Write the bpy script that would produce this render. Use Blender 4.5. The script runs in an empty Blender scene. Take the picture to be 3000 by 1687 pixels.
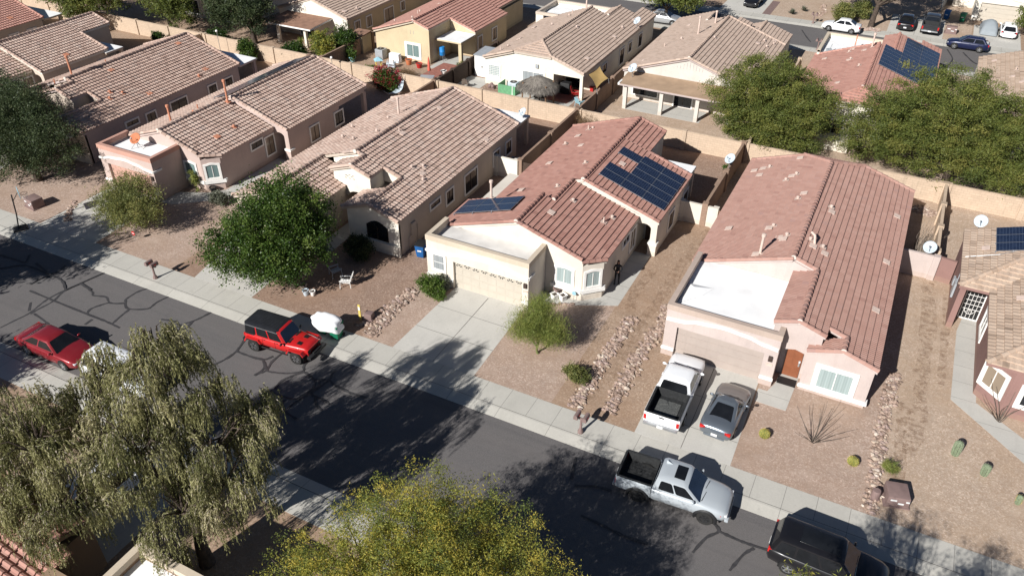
import bpy, bmesh, math, random
import numpy as np
from mathutils import Vector, Matrix, Quaternion

random.seed(11)
RNG = np.random.default_rng(11)
SC = bpy.context.scene
COL = SC.collection
R = math.radians
SLOPE = 1.0 / 3.0


# ------------------------------------------------------------------ objects
def tag(o, label=None, cat=None, group=None, kind=None):
    if label: o['label'] = label
    if cat: o['category'] = cat
    if group: o['group'] = group
    if kind: o['kind'] = kind
    return o


def thing(name, label, cat, loc=(0, 0, 0), rotz=0.0, group=None):
    o = bpy.data.objects.new(name, None)
    o.empty_display_size = 0.3
    COL.objects.link(o)
    o.location = loc
    o.rotation_euler = (0, 0, rotz)
    return tag(o, label, cat, group)


def copy_tree(o, parent=None):
    c = o.copy()
    COL.objects.link(c)
    if parent is not None:
        c.parent = parent
    for ch in list(o.children):
        copy_tree(ch, c)
    return c


class MB:
    """Collects shapes that become one mesh object."""
    def __init__(self):
        self.v = []; self.f = []; self.t = []

    def add(self, verts, faces, tint=None):
        o = len(self.v)
        self.v += [tuple(p) for p in verts]
        if tint is None: tint = random.random()
        for f in faces:
            self.f.append([i + o for i in f]); self.t.append(tint)

    def box(self, x0, x1, y0, y1, z0, z1, tint=None):
        self.add([(x0, y0, z0), (x1, y0, z0), (x1, y1, z0), (x0, y1, z0), (x0, y0, z1), (x1, y0, z1), (x1, y1, z1), (x0, y1, z1)],
                 [(3, 2, 1, 0), (4, 5, 6, 7), (0, 1, 5, 4), (1, 2, 6, 5), (2, 3, 7, 6), (3, 0, 4, 7)], tint)

    def obox(self, c, size, rz=0.0, tilt=None, taper=1.0, tint=None):
        """box centred in x,y with base at c.z, turned by rz"""
        sx, sy, sz = size[0] / 2, size[1] / 2, size[2]
        m = Matrix.Rotation(rz, 4, 'Z')
        if tilt: m = m @ Matrix.Rotation(tilt[0], 4, tilt[1])
        P = []
        for z, k in ((0, 1), (sz, taper)):
            for a, b in ((-1, -1), (1, -1), (1, 1), (-1, 1)):
                P.append(tuple(Vector(c) + m @ Vector((a * sx * k, b * sy * k, z))))
        self.add(P, [(3, 2, 1, 0), (4, 5, 6, 7), (0, 1, 5, 4), (1, 2, 6, 5), (2, 3, 7, 6), (3, 0, 4, 7)], tint)

    def prism(self, plan, z0, z1, tint=None):
        """plan: list of (x,y); z0,z1: number or list per vertex"""
        n = len(plan)
        a = z0 if isinstance(z0, (list, tuple)) else [z0] * n
        b = z1 if isinstance(z1, (list, tuple)) else [z1] * n
        P = [(p[0], p[1], a[i]) for i, p in enumerate(plan)] + [(p[0], p[1], b[i]) for i, p in enumerate(plan)]
        F = [tuple(range(n - 1, -1, -1)), tuple(range(n, 2 * n))]
        F += [(i, (i + 1) % n, n + (i + 1) % n, n + i) for i in range(n)]
        self.add(P, F, tint)

    def wallpoly(self, pts, axis, c0, c1, tint=None):
        """pts in (u,z); axis 'y': u is x, extruded y c0..c1; axis 'x': u is y"""
        n = len(pts)
        P = []
        for c in (c0, c1):
            for u, z in pts:
                P.append((u, c, z) if axis == 'y' else (c, u, z))
        F = [tuple(range(n)), tuple(range(2 * n - 1, n - 1, -1))]
        F += [((i + 1) % n, i, n + i, n + (i + 1) % n) for i in range(n)]
        self.add(P, F, tint)

    def tube(self, pts, r, n=6, tint=None, cap=True):
        pts = [Vector(p) for p in pts]
        rs = r if isinstance(r, (list, tuple)) else [r] * len(pts)
        P = []; F = []
        for i, p in enumerate(pts):
            d = (pts[min(i + 1, len(pts) - 1)] - pts[max(i - 1, 0)])
            if d.length < 1e-9: d = Vector((0, 0, 1))
            d.normalize()
            a = d.cross(Vector((0, 0, 1)) if abs(d.z) < 0.9 else Vector((1, 0, 0))).normalized()
            b = d.cross(a)
            for k in range(n):
                t = 2 * math.pi * k / n
                P.append(tuple(p + (a * math.cos(t) + b * math.sin(t)) * rs[i]))
        for i in range(len(pts) - 1):
            for k in range(n):
                F.append((i * n + k, i * n + (k + 1) % n, (i + 1) * n + (k + 1) % n, (i + 1) * n + k))
        if cap:
            F.append(tuple(range(n - 1, -1, -1)))
            F.append(tuple((len(pts) - 1) * n + k for k in range(n)))
        self.add(P, F, tint)

    def lathe(self, prof, c=(0, 0, 0), n=16, axis=None, tint=None):
        """prof: (r,z) list from bottom to top"""
        P = []; F = []
        m = Matrix.Identity(3)
        if axis is not None:
            m = Vector((0, 0, 1)).rotation_difference(Vector(axis)).to_matrix()
        for r, z in prof:
            for k in range(n):
                t = 2 * math.pi * k / n
                P.append(tuple(Vector(c) + m @ Vector((r * math.cos(t), r * math.sin(t), z))))
        for i in range(len(prof) - 1):
            for k in range(n):
                F.append((i * n + k, i * n + (k + 1) % n, (i + 1) * n + (k + 1) % n, (i + 1) * n + k))
        F.append(tuple(range(n - 1, -1, -1)))
        F.append(tuple((len(prof) - 1) * n + k for k in range(n)))
        self.add(P, F, tint)

    def blob(self, c, r, sub=1, jit=0.15, tint=None):
        """irregular stone / ball"""
        V, Fc = ICO[sub]
        rr = r if isinstance(r, (tuple, list)) else (r, r, r)
        P = [(c[0] + v[0] * rr[0] * random.uniform(1 - jit, 1 + jit), c[1] + v[1] * rr[1] * random.uniform(1 - jit, 1 + jit),
              c[2] + v[2] * rr[2] * random.uniform(1 - jit, 1 + jit)) for v in V]
        self.add(P, Fc, tint)

    def build(self, name, mat, parent=None, smooth=None, origin=None, bevel=None):
        me = bpy.data.meshes.new(name)
        V = self.v
        if origin is not None:
            V = [(x - origin[0], y - origin[1], z - origin[2]) for x, y, z in V]
        me.from_pydata(V, [], self.f)
        at = me.attributes.new('tint', 'FLOAT', 'FACE')
        at.data.foreach_set('value', np.array(self.t, dtype=np.float32))
        return finish(me, name, mat, parent, smooth, origin, bevel)


def finish(me, name, mat, parent=None, smooth=None, origin=None, bevel=None):
    me.materials.append(mat)
    me.update()
    if bevel:
        bm = bmesh.new(); bm.from_mesh(me)
        bmesh.ops.remove_doubles(bm, verts=bm.verts, dist=1e-5)
        ed = [e for e in bm.edges if len(e.link_faces) == 2 and e.calc_face_angle(0) > 0.5]
        bmesh.ops.bevel(bm, geom=ed, offset=bevel, segments=2, affect='EDGES', profile=0.6)
        bm.to_mesh(me); bm.free()
        if smooth is None: smooth = 40
    if smooth:
        me.polygons.foreach_set('use_smooth', [True] * len(me.polygons))
        if smooth < 180:
            me.set_sharp_from_angle(angle=R(smooth))
    o = bpy.data.objects.new(name, me)
    COL.objects.link(o)
    if origin is not None: o.location = origin
    if parent is not None: attach(o, parent)
    return o


def attach(o, parent):
    """parent keeping the mesh where it was modelled (world coordinates)"""
    o.parent = parent
    if parent.get('world_parts'):
        m = Matrix.Translation(parent.location) @ parent.rotation_euler.to_matrix().to_4x4()
        o.matrix_parent_inverse = m.inverted()
    return o


def wthing(name, label, cat, loc=(0, 0, 0), group=None):
    """a thing whose parts are modelled in world coordinates"""
    o = thing(name, label, cat, loc, 0, group)
    o['world_parts'] = 1
    return o


def quads_mesh(name, Q, tint, mat, parent=None, smooth=False):
    """Q: (N,4,3) array of quads"""
    n = len(Q)
    me = bpy.data.meshes.new(name)
    me.vertices.add(n * 4)
    me.vertices.foreach_set('co', np.ascontiguousarray(Q, dtype=np.float32).reshape(-1))
    me.loops.add(n * 4)
    me.loops.foreach_set('vertex_index', np.arange(n * 4, dtype=np.int32))
    me.polygons.add(n)
    me.polygons.foreach_set('loop_start', np.arange(0, n * 4, 4, dtype=np.int32))
    me.update(calc_edges=True)
    at = me.attributes.new('tint', 'FLOAT', 'FACE')
    at.data.foreach_set('value', np.asarray(tint, dtype=np.float32))
    return finish(me, name, mat, parent)


def _ico():
    out = {}
    for s in (1, 2, 3):
        bm = bmesh.new()
        bmesh.ops.create_icosphere(bm, subdivisions=s, radius=1)
        bm.verts.ensure_lookup_table()
        out[s] = ([tuple(v.co) for v in bm.verts], [tuple(v.index for v in f.verts) for f in bm.faces])
        bm.free()
    return out


ICO = _ico()


# ---------------------------------------------------------------- materials
class NT:
    def __init__(self, name):
        self.m = bpy.data.materials.new(name)
        self.m.use_nodes = True
        self.t = self.m.node_tree
        self.b = self.t.nodes['Principled BSDF']

    def n(self, typ, **kw):
        nd = self.t.nodes.new(typ)
        for k, v in kw.items():
            if k.startswith('i_'):
                key = k[2:]
                nd.inputs[int(key) if key.isdigit() else key.replace('_', ' ')].default_value = v
            else:
                setattr(nd, k, v)
        return nd

    def l(self, a, b):
        self.t.links.new(a, b)

    def pos(self, scale=(1, 1, 1)):
        g = self.n('ShaderNodeNewGeometry')
        mp = self.n('ShaderNodeMapping')
        mp.inputs['Scale'].default_value = scale
        self.l(g.outputs['Position'], mp.inputs['Vector'])
        return mp.outputs[0]

    def objpos(self, scale=(1, 1, 1)):
        g = self.n('ShaderNodeTexCoord')
        mp = self.n('ShaderNodeMapping')
        mp.inputs['Scale'].default_value = scale
        self.l(g.outputs['Object'], mp.inputs['Vector'])
        return mp.outputs[0]

    def noise(self, vec, scale, detail=4.0, rough=0.55):
        nd = self.n('ShaderNodeTexNoise')
        nd.inputs['Scale'].default_value = scale
        nd.inputs['Detail'].default_value = detail
        nd.inputs['Roughness'].default_value = rough
        self.l(vec, nd.inputs['Vector'])
        return nd.outputs['Fac']

    def ramp(self, fac, stops):
        nd = self.n('ShaderNodeValToRGB')
        cr = nd.color_ramp
        while len(cr.elements) < len(stops): cr.elements.new(0.5)
        for e, (p, c) in zip(cr.elements, stops):
            e.position = p
            e.color = (c[0], c[1], c[2], 1) if len(c) == 3 else c
        self.l(fac, nd.inputs['Fac'])
        return nd.outputs['Color']

    def mix(self, fac, a, b, mode='MIX'):
        nd = self.n('ShaderNodeMix', data_type='RGBA', blend_type=mode)
        for s, v in ((0, fac), (6, a), (7, b)):
            if isinstance(v, (int, float)): nd.inputs[s].default_value = v
            elif isinstance(v, (tuple, list)): nd.inputs[s].default_value = (v[0], v[1], v[2], 1)
            else: self.l(v, nd.inputs[s])
        return nd.outputs[2]

    def math(self, op, a, b=0.0, c=0.0):
        nd = self.n('ShaderNodeMath', operation=op)
        for i, v in enumerate((a, b, c)):
            if isinstance(v, (int, float)): nd.inputs[i].default_value = v
            else: self.l(v, nd.inputs[i])
        return nd.outputs[0]

    def tint(self):
        return self.n('ShaderNodeAttribute', attribute_name='tint').outputs['Fac']

    def bump(self, h, strength=0.5, dist=0.02):
        nd = self.n('ShaderNodeBump')
        nd.inputs['Strength'].default_value = strength
        nd.inputs['Distance'].default_value = dist
        self.l(h, nd.inputs['Height'])
        self.l(nd.outputs[0], self.b.inputs['Normal'])

    def set(self, col=None, rough=0.8, metal=0.0, spec=0.5, coat=0.0):
        if col is not None:
            if isinstance(col, (tuple, list)): self.b.inputs['Base Color'].default_value = (col[0], col[1], col[2], 1)
            else: self.l(col, self.b.inputs['Base Color'])
        if isinstance(rough, (int, float)): self.b.inputs['Roughness'].default_value = rough
        else: self.l(rough, self.b.inputs['Roughness'])
        self.b.inputs['Metallic'].default_value = metal
        self.b.inputs['Specular IOR Level'].default_value = spec
        if coat:
            self.b.inputs['Coat Weight'].default_value = coat
            self.b.inputs['Coat Roughness'].default_value = 0.03
        return self.m


def mul(c, k): return tuple(min(1, x * k) for x in c)


def m_plain(name, c, rough=0.6, metal=0.0, var=0.12, scale=3.0, spec=0.4):
    n = NT(name)
    f = n.noise(n.pos(), scale, 5)
    return n.set(n.ramp(f, [(0.3, mul(c, 1 - var)), (0.7, mul(c, 1 + var))]), rough, metal, spec)


def m_stucco(name, c, dirt=0.16):
    n = NT(name)
    v = n.pos()
    big = n.noise(v, 0.7, 4)
    fine = n.noise(n.pos((1, 1, 0.6)), 14, 6, 0.7)
    streak = n.noise(n.pos((2.2, 2.2, 0.18)), 1.6, 4)
    a = n.ramp(big, [(0.3, mul(c, 1 - dirt)), (0.65, mul(c, 1.05))])
    a = n.mix(0.35, a, n.ramp(fine, [(0.3, mul(c, 0.8)), (0.7, mul(c, 1.1))]))
    g = n.n('ShaderNodeSeparateXYZ'); n.l(v, g.inputs[0])
    low = n.math('MULTIPLY', n.math('LESS_THAN', g.outputs[2], 0.35), n.math('MULTIPLY', streak, 0.45))
    a = n.mix(low, a, (0.36, 0.25, 0.17))
    a = n.mix(n.math('MULTIPLY', n.math('GREATER_THAN', streak, 0.60), 0.10), a, mul(c, 0.6))
    n.bump(n.noise(v, 45, 4), 0.35, 0.012)
    return n.set(a, 0.92, 0, 0.2)


def m_tile(name, cols, moss=(0.25, 0.2, 0.17)):
    n = NT(name)
    k = len(cols)
    a = n.ramp(n.tint(), [(i / max(1, k - 1), c) for i, c in enumerate(cols)])
    w = n.noise(n.pos(), 0.35, 5)
    a = n.mix(n.math('MULTIPLY', w, 0.34), a, mul(cols[k // 2], 1.18))
    s = n.noise(n.pos(), 9.0, 6, 0.7)
    a = n.mix(n.math('MULTIPLY', n.math('GREATER_THAN', s, 0.56), 0.25), a, moss)
    n.bump(n.noise(n.pos(), 40, 3), 0.3, 0.008)
    return n.set(a, 0.86, 0, 0.25)


def m_paint(name, c, metal=0.0, rough=0.3, coat=0.6, dust=0.06):
    n = NT(name)
    d = n.noise(n.objpos(), 2.0, 5)
    a = n.mix(n.math('MULTIPLY', d, dust * (0.2 if max(c) < 0.08 else 1)), c, (0.42, 0.36, 0.3))
    return n.set(a, n.math('ADD', n.math('MULTIPLY', d, 0.15), rough - 0.07), metal, 0.5, coat)


def m_glass(name, c=(0.012, 0.014, 0.018), rough=0.06):
    n = NT(name)
    f = n.noise(n.pos((1, 1, 1)), 1.3, 3)
    return n.set(n.ramp(f, [(0.3, mul(c, 0.7)), (0.7, mul(c, 1.4))]), rough, 0, 0.6)


def m_blind(name, c, axis=0, scale=48.0):
    """closed curtain or blind seen through glass"""
    n = NT(name)
    g = n.n('ShaderNodeSeparateXYZ'); n.l(n.pos(), g.inputs[0])
    u = n.math('ADD', g.outputs[0], n.math('MULTIPLY', g.outputs[1], 1.0)) if axis == 0 else g.outputs[2]
    w = n.math('SINE', n.math('MULTIPLY', u, scale))
    w2 = n.math('SINE', n.math('MULTIPLY', u, scale * 0.37))
    f = n.math('ADD', n.math('MULTIPLY', w, 0.25), n.math('ADD', n.math('MULTIPLY', w2, 0.22), 0.5))
    return n.set(n.ramp(f, [(0.1, mul(c, 0.84)), (0.9, mul(c, 1.08))]), 0.12, 0, 0.6)


def m_leaf(name, cols, trans=0.25, rough=0.55):
    n = NT(name)
    k = len(cols)
    a = n.ramp(n.tint(), [(i / max(1, k - 1), c) for i, c in enumerate(cols)])
    n.set(a, rough, 0, 0.3)
    tr = n.n('ShaderNodeBsdfTranslucent')
    n.l(a, tr.inputs['Color'])
    mx = n.n('ShaderNodeMixShader')
    mx.inputs[0].default_value = trans
    n.l(n.b.outputs[0], mx.inputs[1]); n.l(tr.outputs[0], mx.inputs[2])
    n.l(mx.outputs[0], n.t.nodes['Material Output'].inputs['Surface'])
    return n.m


def m_gravel(name, c1, c2, c3, patch=None, scale=18.0):
    n = NT(name)
    v = n.pos()
    vo = n.n('ShaderNodeTexVoronoi')
    vo.inputs['Scale'].default_value = scale
    n.l(v, vo.inputs['Vector'])
    sep = n.n('ShaderNodeSeparateColor'); n.l(vo.outputs['Color'], sep.inputs[0])
    a = n.ramp(sep.outputs[0], [(0.0, mul(c1, 1.12)), (0.45, c2), (0.8, mul(c3, 0.95)), (1.0, mul(c3, 1.22))])
    big = n.noise(v, 0.22, 6, 0.6)
    a = n.mix(n.math('MULTIPLY', n.ramp(big, [(0.42, (0, 0, 0)), (0.66, (1, 1, 1))]), 0.6), a, patch or mul(c1, 0.85))
    mid = n.noise(v, 1.7, 5, 0.65)
    a = n.mix(n.math('MULTIPLY', n.ramp(mid, [(0.45, (0, 0, 0)), (0.7, (1, 1, 1))]), 0.4), a, mul(c2, 0.72))
    pale = n.noise(n.pos((0.8, 1.3, 1)), 0.55, 5, 0.7)
    a = n.mix(n.math('MULTIPLY', n.ramp(pale, [(0.52, (0, 0, 0)), (0.72, (1, 1, 1))]), 0.45), a, mul(c3, 1.12))
    dk = n.n('ShaderNodeTexVoronoi'); dk.inputs['Scale'].default_value = scale * 0.35
    n.l(v, dk.inputs['Vector'])
    a = n.mix(n.math('MULTIPLY', n.math('LESS_THAN', dk.outputs['Distance'], 0.13), 0.35), a, mul(c1, 0.5))
    n.bump(vo.outputs['Distance'], 0.4, 0.014)
    return n.set(a, 0.95, 0, 0.15)


def m_asphalt():
    n = NT('asphalt')
    v = n.pos()
    sp = n.noise(v, 34, 3, 0.8)
    a = n.ramp(sp, [(0.25, (0.088, 0.082, 0.081)), (0.5, (0.132, 0.124, 0.122)), (0.78, (0.205, 0.193, 0.188))])
    lane = n.noise(n.pos((0.05, 0.55, 1)), 1.6, 5, 0.6)
    a = n.mix(n.math('MULTIPLY', n.ramp(lane, [(0.4, (0, 0, 0)), (0.65, (1, 1, 1))]), 0.42), a, (0.158, 0.144, 0.138))
    st = n.noise(n.pos((0.5, 0.9, 1)), 0.5, 6, 0.7)
    a = n.mix(n.math('MULTIPLY', n.ramp(st, [(0.55, (0, 0, 0)), (0.72, (1, 1, 1))]), 0.36), a, (0.088, 0.082, 0.082))
    tire = n.noise(n.pos((0.02, 1.6, 1)), 1.0, 3, 0.5)
    a = n.mix(n.math('MULTIPLY', n.ramp(tire, [(0.55, (0, 0, 0)), (0.7, (1, 1, 1))]), 0.28), a, (0.095, 0.09, 0.091))
    n.bump(sp, 0.4, 0.01)
    return n.set(a, 0.93, 0, 0.2)


def m_concrete(name, c, jx=None, jy=None, x0=0.0, y0=0.0):
    """concrete with tooled joints every jx metres along x and jy along y"""
    n = NT(name)
    v = n.pos()
    a = n.ramp(n.noise(v, 0.45, 6, 0.65), [(0.3, mul(c, 0.86)), (0.7, mul(c, 1.07))])
    a = n.mix(0.4, a, n.ramp(n.noise(v, 11, 6, 0.75), [(0.3, mul(c, 0.80)), (0.7, mul(c, 1.12))]))
    st = n.noise(n.pos((1.4, 0.35, 1)), 1.0, 5, 0.7)
    a = n.mix(n.math('MULTIPLY', n.ramp(st, [(0.53, (0, 0, 0)), (0.72, (1, 1, 1))]), 0.30), a, mul(c, 0.66))
    sp = n.noise(n.pos(), 3.1, 3, 0.5)
    a = n.mix(n.math('MULTIPLY', n.math('GREATER_THAN', sp, 0.70), 0.3), a, mul(c, 0.55))
    g = n.n('ShaderNodeSeparateXYZ'); n.l(v, g.inputs[0])
    sx = n.n('ShaderNodeSeparateXYZ')
    for step, off, ax in ((jx, x0, 0), (jy, y0, 1)):
        if step:
            t = n.math('FRACT', n.math('DIVIDE', n.math('SUBTRACT', g.outputs[ax], off - 1000 * step), step))
            ln = n.math('LESS_THAN', n.math('ABSOLUTE', n.math('SUBTRACT', t, 0.5)), 0.011 / step)
            panel = n.n('ShaderNodeTexWhiteNoise', noise_dimensions='1D')
            n.l(n.math('FLOOR', n.math('ADD', n.math('DIVIDE', n.math('SUBTRACT', g.outputs[ax], off), step), 0.5)), panel.inputs['W'])
            a = n.mix(n.math('MULTIPLY', panel.outputs['Value'], 0.16), a, mul(c, 0.7))
            a = n.mix(n.math('MULTIPLY', ln, 0.72), a, (0.10, 0.09, 0.085))
    n.bump(n.noise(v, 60, 3), 0.2, 0.006)
    return n.set(a, 0.9, 0, 0.25)


def m_block(name, c):
    """concrete block wall"""
    n = NT(name)
    g = n.n('ShaderNodeSeparateXYZ'); n.l(n.pos(), g.inputs[0])
    cb = n.n('ShaderNodeCombineXYZ')
    n.l(n.math('ADD', g.outputs[0], g.outputs[1]), cb.inputs[0]); n.l(g.outputs[2], cb.inputs[1])
    br = n.n('ShaderNodeTexBrick')
    br.inputs['Color1'].default_value = (*mul(c, 0.94), 1); br.inputs['Color2'].default_value = (*mul(c, 1.08), 1)
    br.inputs['Mortar'].default_value = (*mul(c, 0.72), 1)
    br.inputs['Scale'].default_value = 1.0
    br.inputs['Brick Width'].default_value = 0.4; br.inputs['Row Height'].default_value = 0.2
    br.inputs['Mortar Size'].default_value = 0.012
    n.l(cb.outputs[0], br.inputs['Vector'])
    a = n.mix(0.3, br.outputs['Color'], n.ramp(n.noise(n.pos(), 1.2, 6, 0.7), [(0.3, mul(c, 0.75)), (0.7, mul(c, 1.15))]))
    a = n.mix(n.math('MULTIPLY', n.math('GREATER_THAN', n.noise(n.pos((3, 3, 0.3)), 1.5, 4), 0.6), 0.2), a, mul(c, 0.55))
    n.bump(br.outputs['Fac'], -0.4, 0.01)
    return n.set(a, 0.93, 0, 0.2)


def m_solar():
    n = NT('solar_cells')
    g = n.n('ShaderNodeTexCoord')
    s = n.n('ShaderNodeSeparateXYZ'); n.l(g.outputs['UV'], s.inputs[0])
    def lines(o, w):
        return n.math('LESS_THAN', n.math('ABSOLUTE', n.math('SUBTRACT', n.math('FRACT', o), 0.5)), w)
    ln = n.math('MAXIMUM', lines(s.outputs[0], 0.035), lines(s.outputs[1], 0.035))
    c = n.n('ShaderNodeCombineXYZ')
    n.l(n.math('FLOOR', n.math('ADD', s.outputs[0], 0.5)), c.inputs[0]); n.l(n.math('FLOOR', n.math('ADD', s.outputs[1], 0.5)), c.inputs[1])
    wn = n.n('ShaderNodeTexWhiteNoise', noise_dimensions='2D'); n.l(c.outputs[0], wn.inputs['Vector'])
    a = n.ramp(wn.outputs['Value'], [(0, (0.008, 0.014, 0.036)), (1, (0.014, 0.024, 0.055))])
    a = n.mix(n.math('MULTIPLY', ln, 0.55), a, (0.14, 0.18, 0.26))
    return n.set(a, 0.12, 0, 0.5)


MAT = {}
def M(k): return MAT[k]


MAT['dirt'] = m_gravel('desert_dirt', (0.27, 0.185, 0.128), (0.345, 0.247, 0.178), (0.41, 0.305, 0.228), (0.32, 0.208, 0.135), 14)
MAT['gravel_pink'] = m_gravel('pink_gravel', (0.31, 0.22, 0.17), (0.40, 0.298, 0.238), (0.47, 0.365, 0.30), (0.35, 0.24, 0.172), 15)
MAT['gravel_red'] = m_gravel('brown_gravel', (0.215, 0.142, 0.105), (0.285, 0.197, 0.150), (0.35, 0.255, 0.20), (0.29, 0.185, 0.125), 15)
MAT['gravel_tan'] = m_gravel('tan_gravel', (0.34, 0.247, 0.178), (0.43, 0.327, 0.248), (0.50, 0.395, 0.31), (0.385, 0.272, 0.182), 15)
MAT['track'] = m_gravel('loose_earth', (0.27, 0.175, 0.115), (0.335, 0.228, 0.155), (0.385, 0.27, 0.19), (0.29, 0.18, 0.11), 20)
def fade(m, lo, hi, scale):
    # worn, broken-up edge: parts of the sheet are missing
    t = m.node_tree
    g = t.nodes.new('ShaderNodeNewGeometry'); nz = t.nodes.new('ShaderNodeTexNoise'); nz.inputs['Scale'].default_value = scale; nz.inputs['Detail'].default_value = 7; nz.inputs['Roughness'].default_value = 0.7
    t.links.new(g.outputs['Position'], nz.inputs['Vector'])
    mr = t.nodes.new('ShaderNodeMapRange'); mr.inputs[1].default_value = lo; mr.inputs[2].default_value = hi
    t.links.new(nz.outputs['Fac'], mr.inputs[0]); t.links.new(mr.outputs[0], t.nodes['Principled BSDF'].inputs['Alpha'])


fade(MAT['track'], 0.46, 0.80, 2.6)
MAT['asphalt'] = m_asphalt()
MAT['seal'] = m_plain('crack_sealant', (0.047, 0.045, 0.047), 0.7, 0, 0.25, 5)
MAT['red_paver'] = m_plain('red_pavers', (0.30, 0.125, 0.095), 0.9, 0, 0.25, 4)
MAT['joint'] = m_plain('joint_grime', (0.11, 0.10, 0.09), 0.9, 0, 0.25, 5)
MAT['walk'] = m_concrete('sidewalk_concrete', (0.50, 0.48, 0.43), 1.48, None, -1.15 - 0.74)
MAT['curb'] = m_concrete('curb_concrete', (0.49, 0.47, 0.42), 2.96, None, -1.15)
MAT['drive'] = m_concrete('driveway_concrete', (0.53, 0.51, 0.465))
MAT['path'] = m_concrete('path_concrete', (0.50, 0.485, 0.445), None, 1.5, 0.4)
MAT['rock'] = None
n_ = NT('river_rock')
MAT['rock'] = n_.set(n_.mix(0.3, n_.ramp(n_.tint(), [(0, (0.13, 0.085, 0.065)), (0.25, (0.27, 0.18, 0.14)), (0.5, (0.40, 0.29, 0.23)), (0.75, (0.30, 0.22, 0.21)), (0.88, (0.46, 0.36, 0.27)), (1, (0.70, 0.62, 0.54))]),
                            n_.ramp(n_.noise(n_.pos(), 12, 4), [(0.3, (0.2, 0.14, 0.11)), (0.7, (0.5, 0.40, 0.32))])), 0.9, 0, 0.2)
MAT['block'] = m_block('tan_block', (0.52, 0.40, 0.295))
MAT['block_dk'] = m_block('brown_block', (0.30, 0.205, 0.15))
MAT['white'] = m_plain('white_trim', (0.80, 0.78, 0.74), 0.8, 0, 0.05, 2)
MAT['whiteroof'] = m_plain('white_roof_coating', (0.84, 0.84, 0.83), 0.75, 0, 0.06, 0.8)
MAT['greyroof'] = m_plain('aged_roof_coating', (0.62, 0.60, 0.57), 0.85, 0, 0.12, 1.1)
MAT['glass'] = m_glass('dark_window_glass')
MAT['autoglass'] = m_glass('car_glass', (0.010, 0.011, 0.013), 0.04)
MAT['blueglass'] = m_glass('tinted_windscreen', (0.014, 0.022, 0.042), 0.04)
MAT['teal'] = m_blind('teal_curtain', (0.16, 0.23, 0.225))
MAT['paleblind'] = m_blind('pale_curtain', (0.32, 0.39, 0.385))
MAT['greyblind'] = m_blind('grey_blind', (0.30, 0.32, 0.33), 0, 40)
MAT['tanblind'] = m_blind('tan_curtain', (0.25, 0.20, 0.15))
MAT['brown'] = m_plain('dark_bronze', (0.06, 0.04, 0.033), 0.5)
MAT['utility'] = m_plain('brown_utility_paint', (0.215, 0.148, 0.135), 0.7)
MAT['wood'] = m_plain('weathered_wood', (0.22, 0.13, 0.075), 0.85, 0, 0.35, 6)
MAT['darkwood'] = m_plain('dark_wood', (0.065, 0.042, 0.03), 0.85, 0, 0.35, 6)
MAT['bark'] = m_plain('tree_bark', (0.075, 0.055, 0.042), 0.95, 0, 0.4, 5)
MAT['palebark'] = m_plain('grey_bark', (0.22, 0.18, 0.145), 0.95, 0, 0.3, 5)
MAT['greenbark'] = m_plain('green_bark', (0.15, 0.17, 0.06), 0.9, 0, 0.3, 5)
MAT['steel'] = m_plain('galvanised_steel', (0.42, 0.43, 0.44), 0.45, 0.7)
MAT['greymetal'] = m_plain('grey_painted_metal', (0.36, 0.38, 0.40), 0.5, 0.1)
MAT['dish'] = m_plain('dish_grey', (0.50, 0.57, 0.62), 0.55)
MAT['orange'] = m_plain('terracotta_paint', (0.50, 0.17, 0.075), 0.7)
MAT['ventpink'] = m_plain('painted_vent', (0.60, 0.47, 0.40), 0.7)
MAT['ventorange'] = m_plain('terracotta_vent', (0.55, 0.235, 0.14), 0.7)
MAT['black'] = m_plain('black_plastic', (0.018, 0.018, 0.019), 0.55)
MAT['rubber'] = m_plain('tyre_rubber', (0.022, 0.021, 0.020), 0.85)
MAT['chrome'] = m_plain('bright_alloy', (0.60, 0.61, 0.62), 0.28, 0.85)
MAT['alloydark'] = m_plain('dark_alloy', (0.05, 0.05, 0.052), 0.4, 0.5)
MAT['lampglass'] = m_plain('lamp_glass', (0.62, 0.63, 0.64), 0.15)
MAT['redlamp'] = m_plain('red_lamp', (0.50, 0.02, 0.018), 0.2)
MAT['plate'] = m_plain('plate_white', (0.66, 0.66, 0.65), 0.5)
MAT['solar'] = m_solar()
MAT['alu'] = m_plain('aluminium_frame', (0.36, 0.38, 0.41), 0.4, 0.7)

# ------------------------------------------------------------------ the setting
def struct(o, name=None):
    o['kind'] = 'structure'
    return o


def sheet(name, polys, z, mat):
    mb = MB()
    for p in polys:
        mb.add([(x, y, z) for x, y in p], [tuple(range(len(p)))])
    return struct(mb.build(name, M(mat)))


def rect(x0, x1, y0, y1): return [(x0, y0), (x1, y0), (x1, y1), (x0, y1)]


XL, XR = -330.0, 260.0
SZ = -0.10     # street surface
# ground as strips either side of the two streets (the streets lie a little lower)
mb = MB()
for a, b in ((-140, 17.0), (29.2, 94.0), (105.6, 480)):
    n = 24
    ys = np.linspace(a, b, 12)
    xs = np.linspace(XL, XR, n)
    for i in range(n - 1):
        for j in range(11):
            mb.add([(xs[i], ys[j], 0), (xs[i + 1], ys[j], 0), (xs[i + 1], ys[j + 1], 0), (xs[i], ys[j + 1], 0)], [(0, 1, 2, 3)])
struct(mb.build('ground', M('dirt')))
def street(name, y0, y1, z):
    mb = MB()
    xs = np.linspace(XL, XR, 90)
    for i in range(89):
        mb.add([(xs[i], y0, z), (xs[i + 1], y0, z), (xs[i + 1], y1, z), (xs[i], y1, z)], [(0, 1, 2, 3)])
    return struct(mb.build(name, M('asphalt')))
street('street', 18.9, 27.1, SZ)
street('far_street', 95.5, 103.9, SZ)


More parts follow.
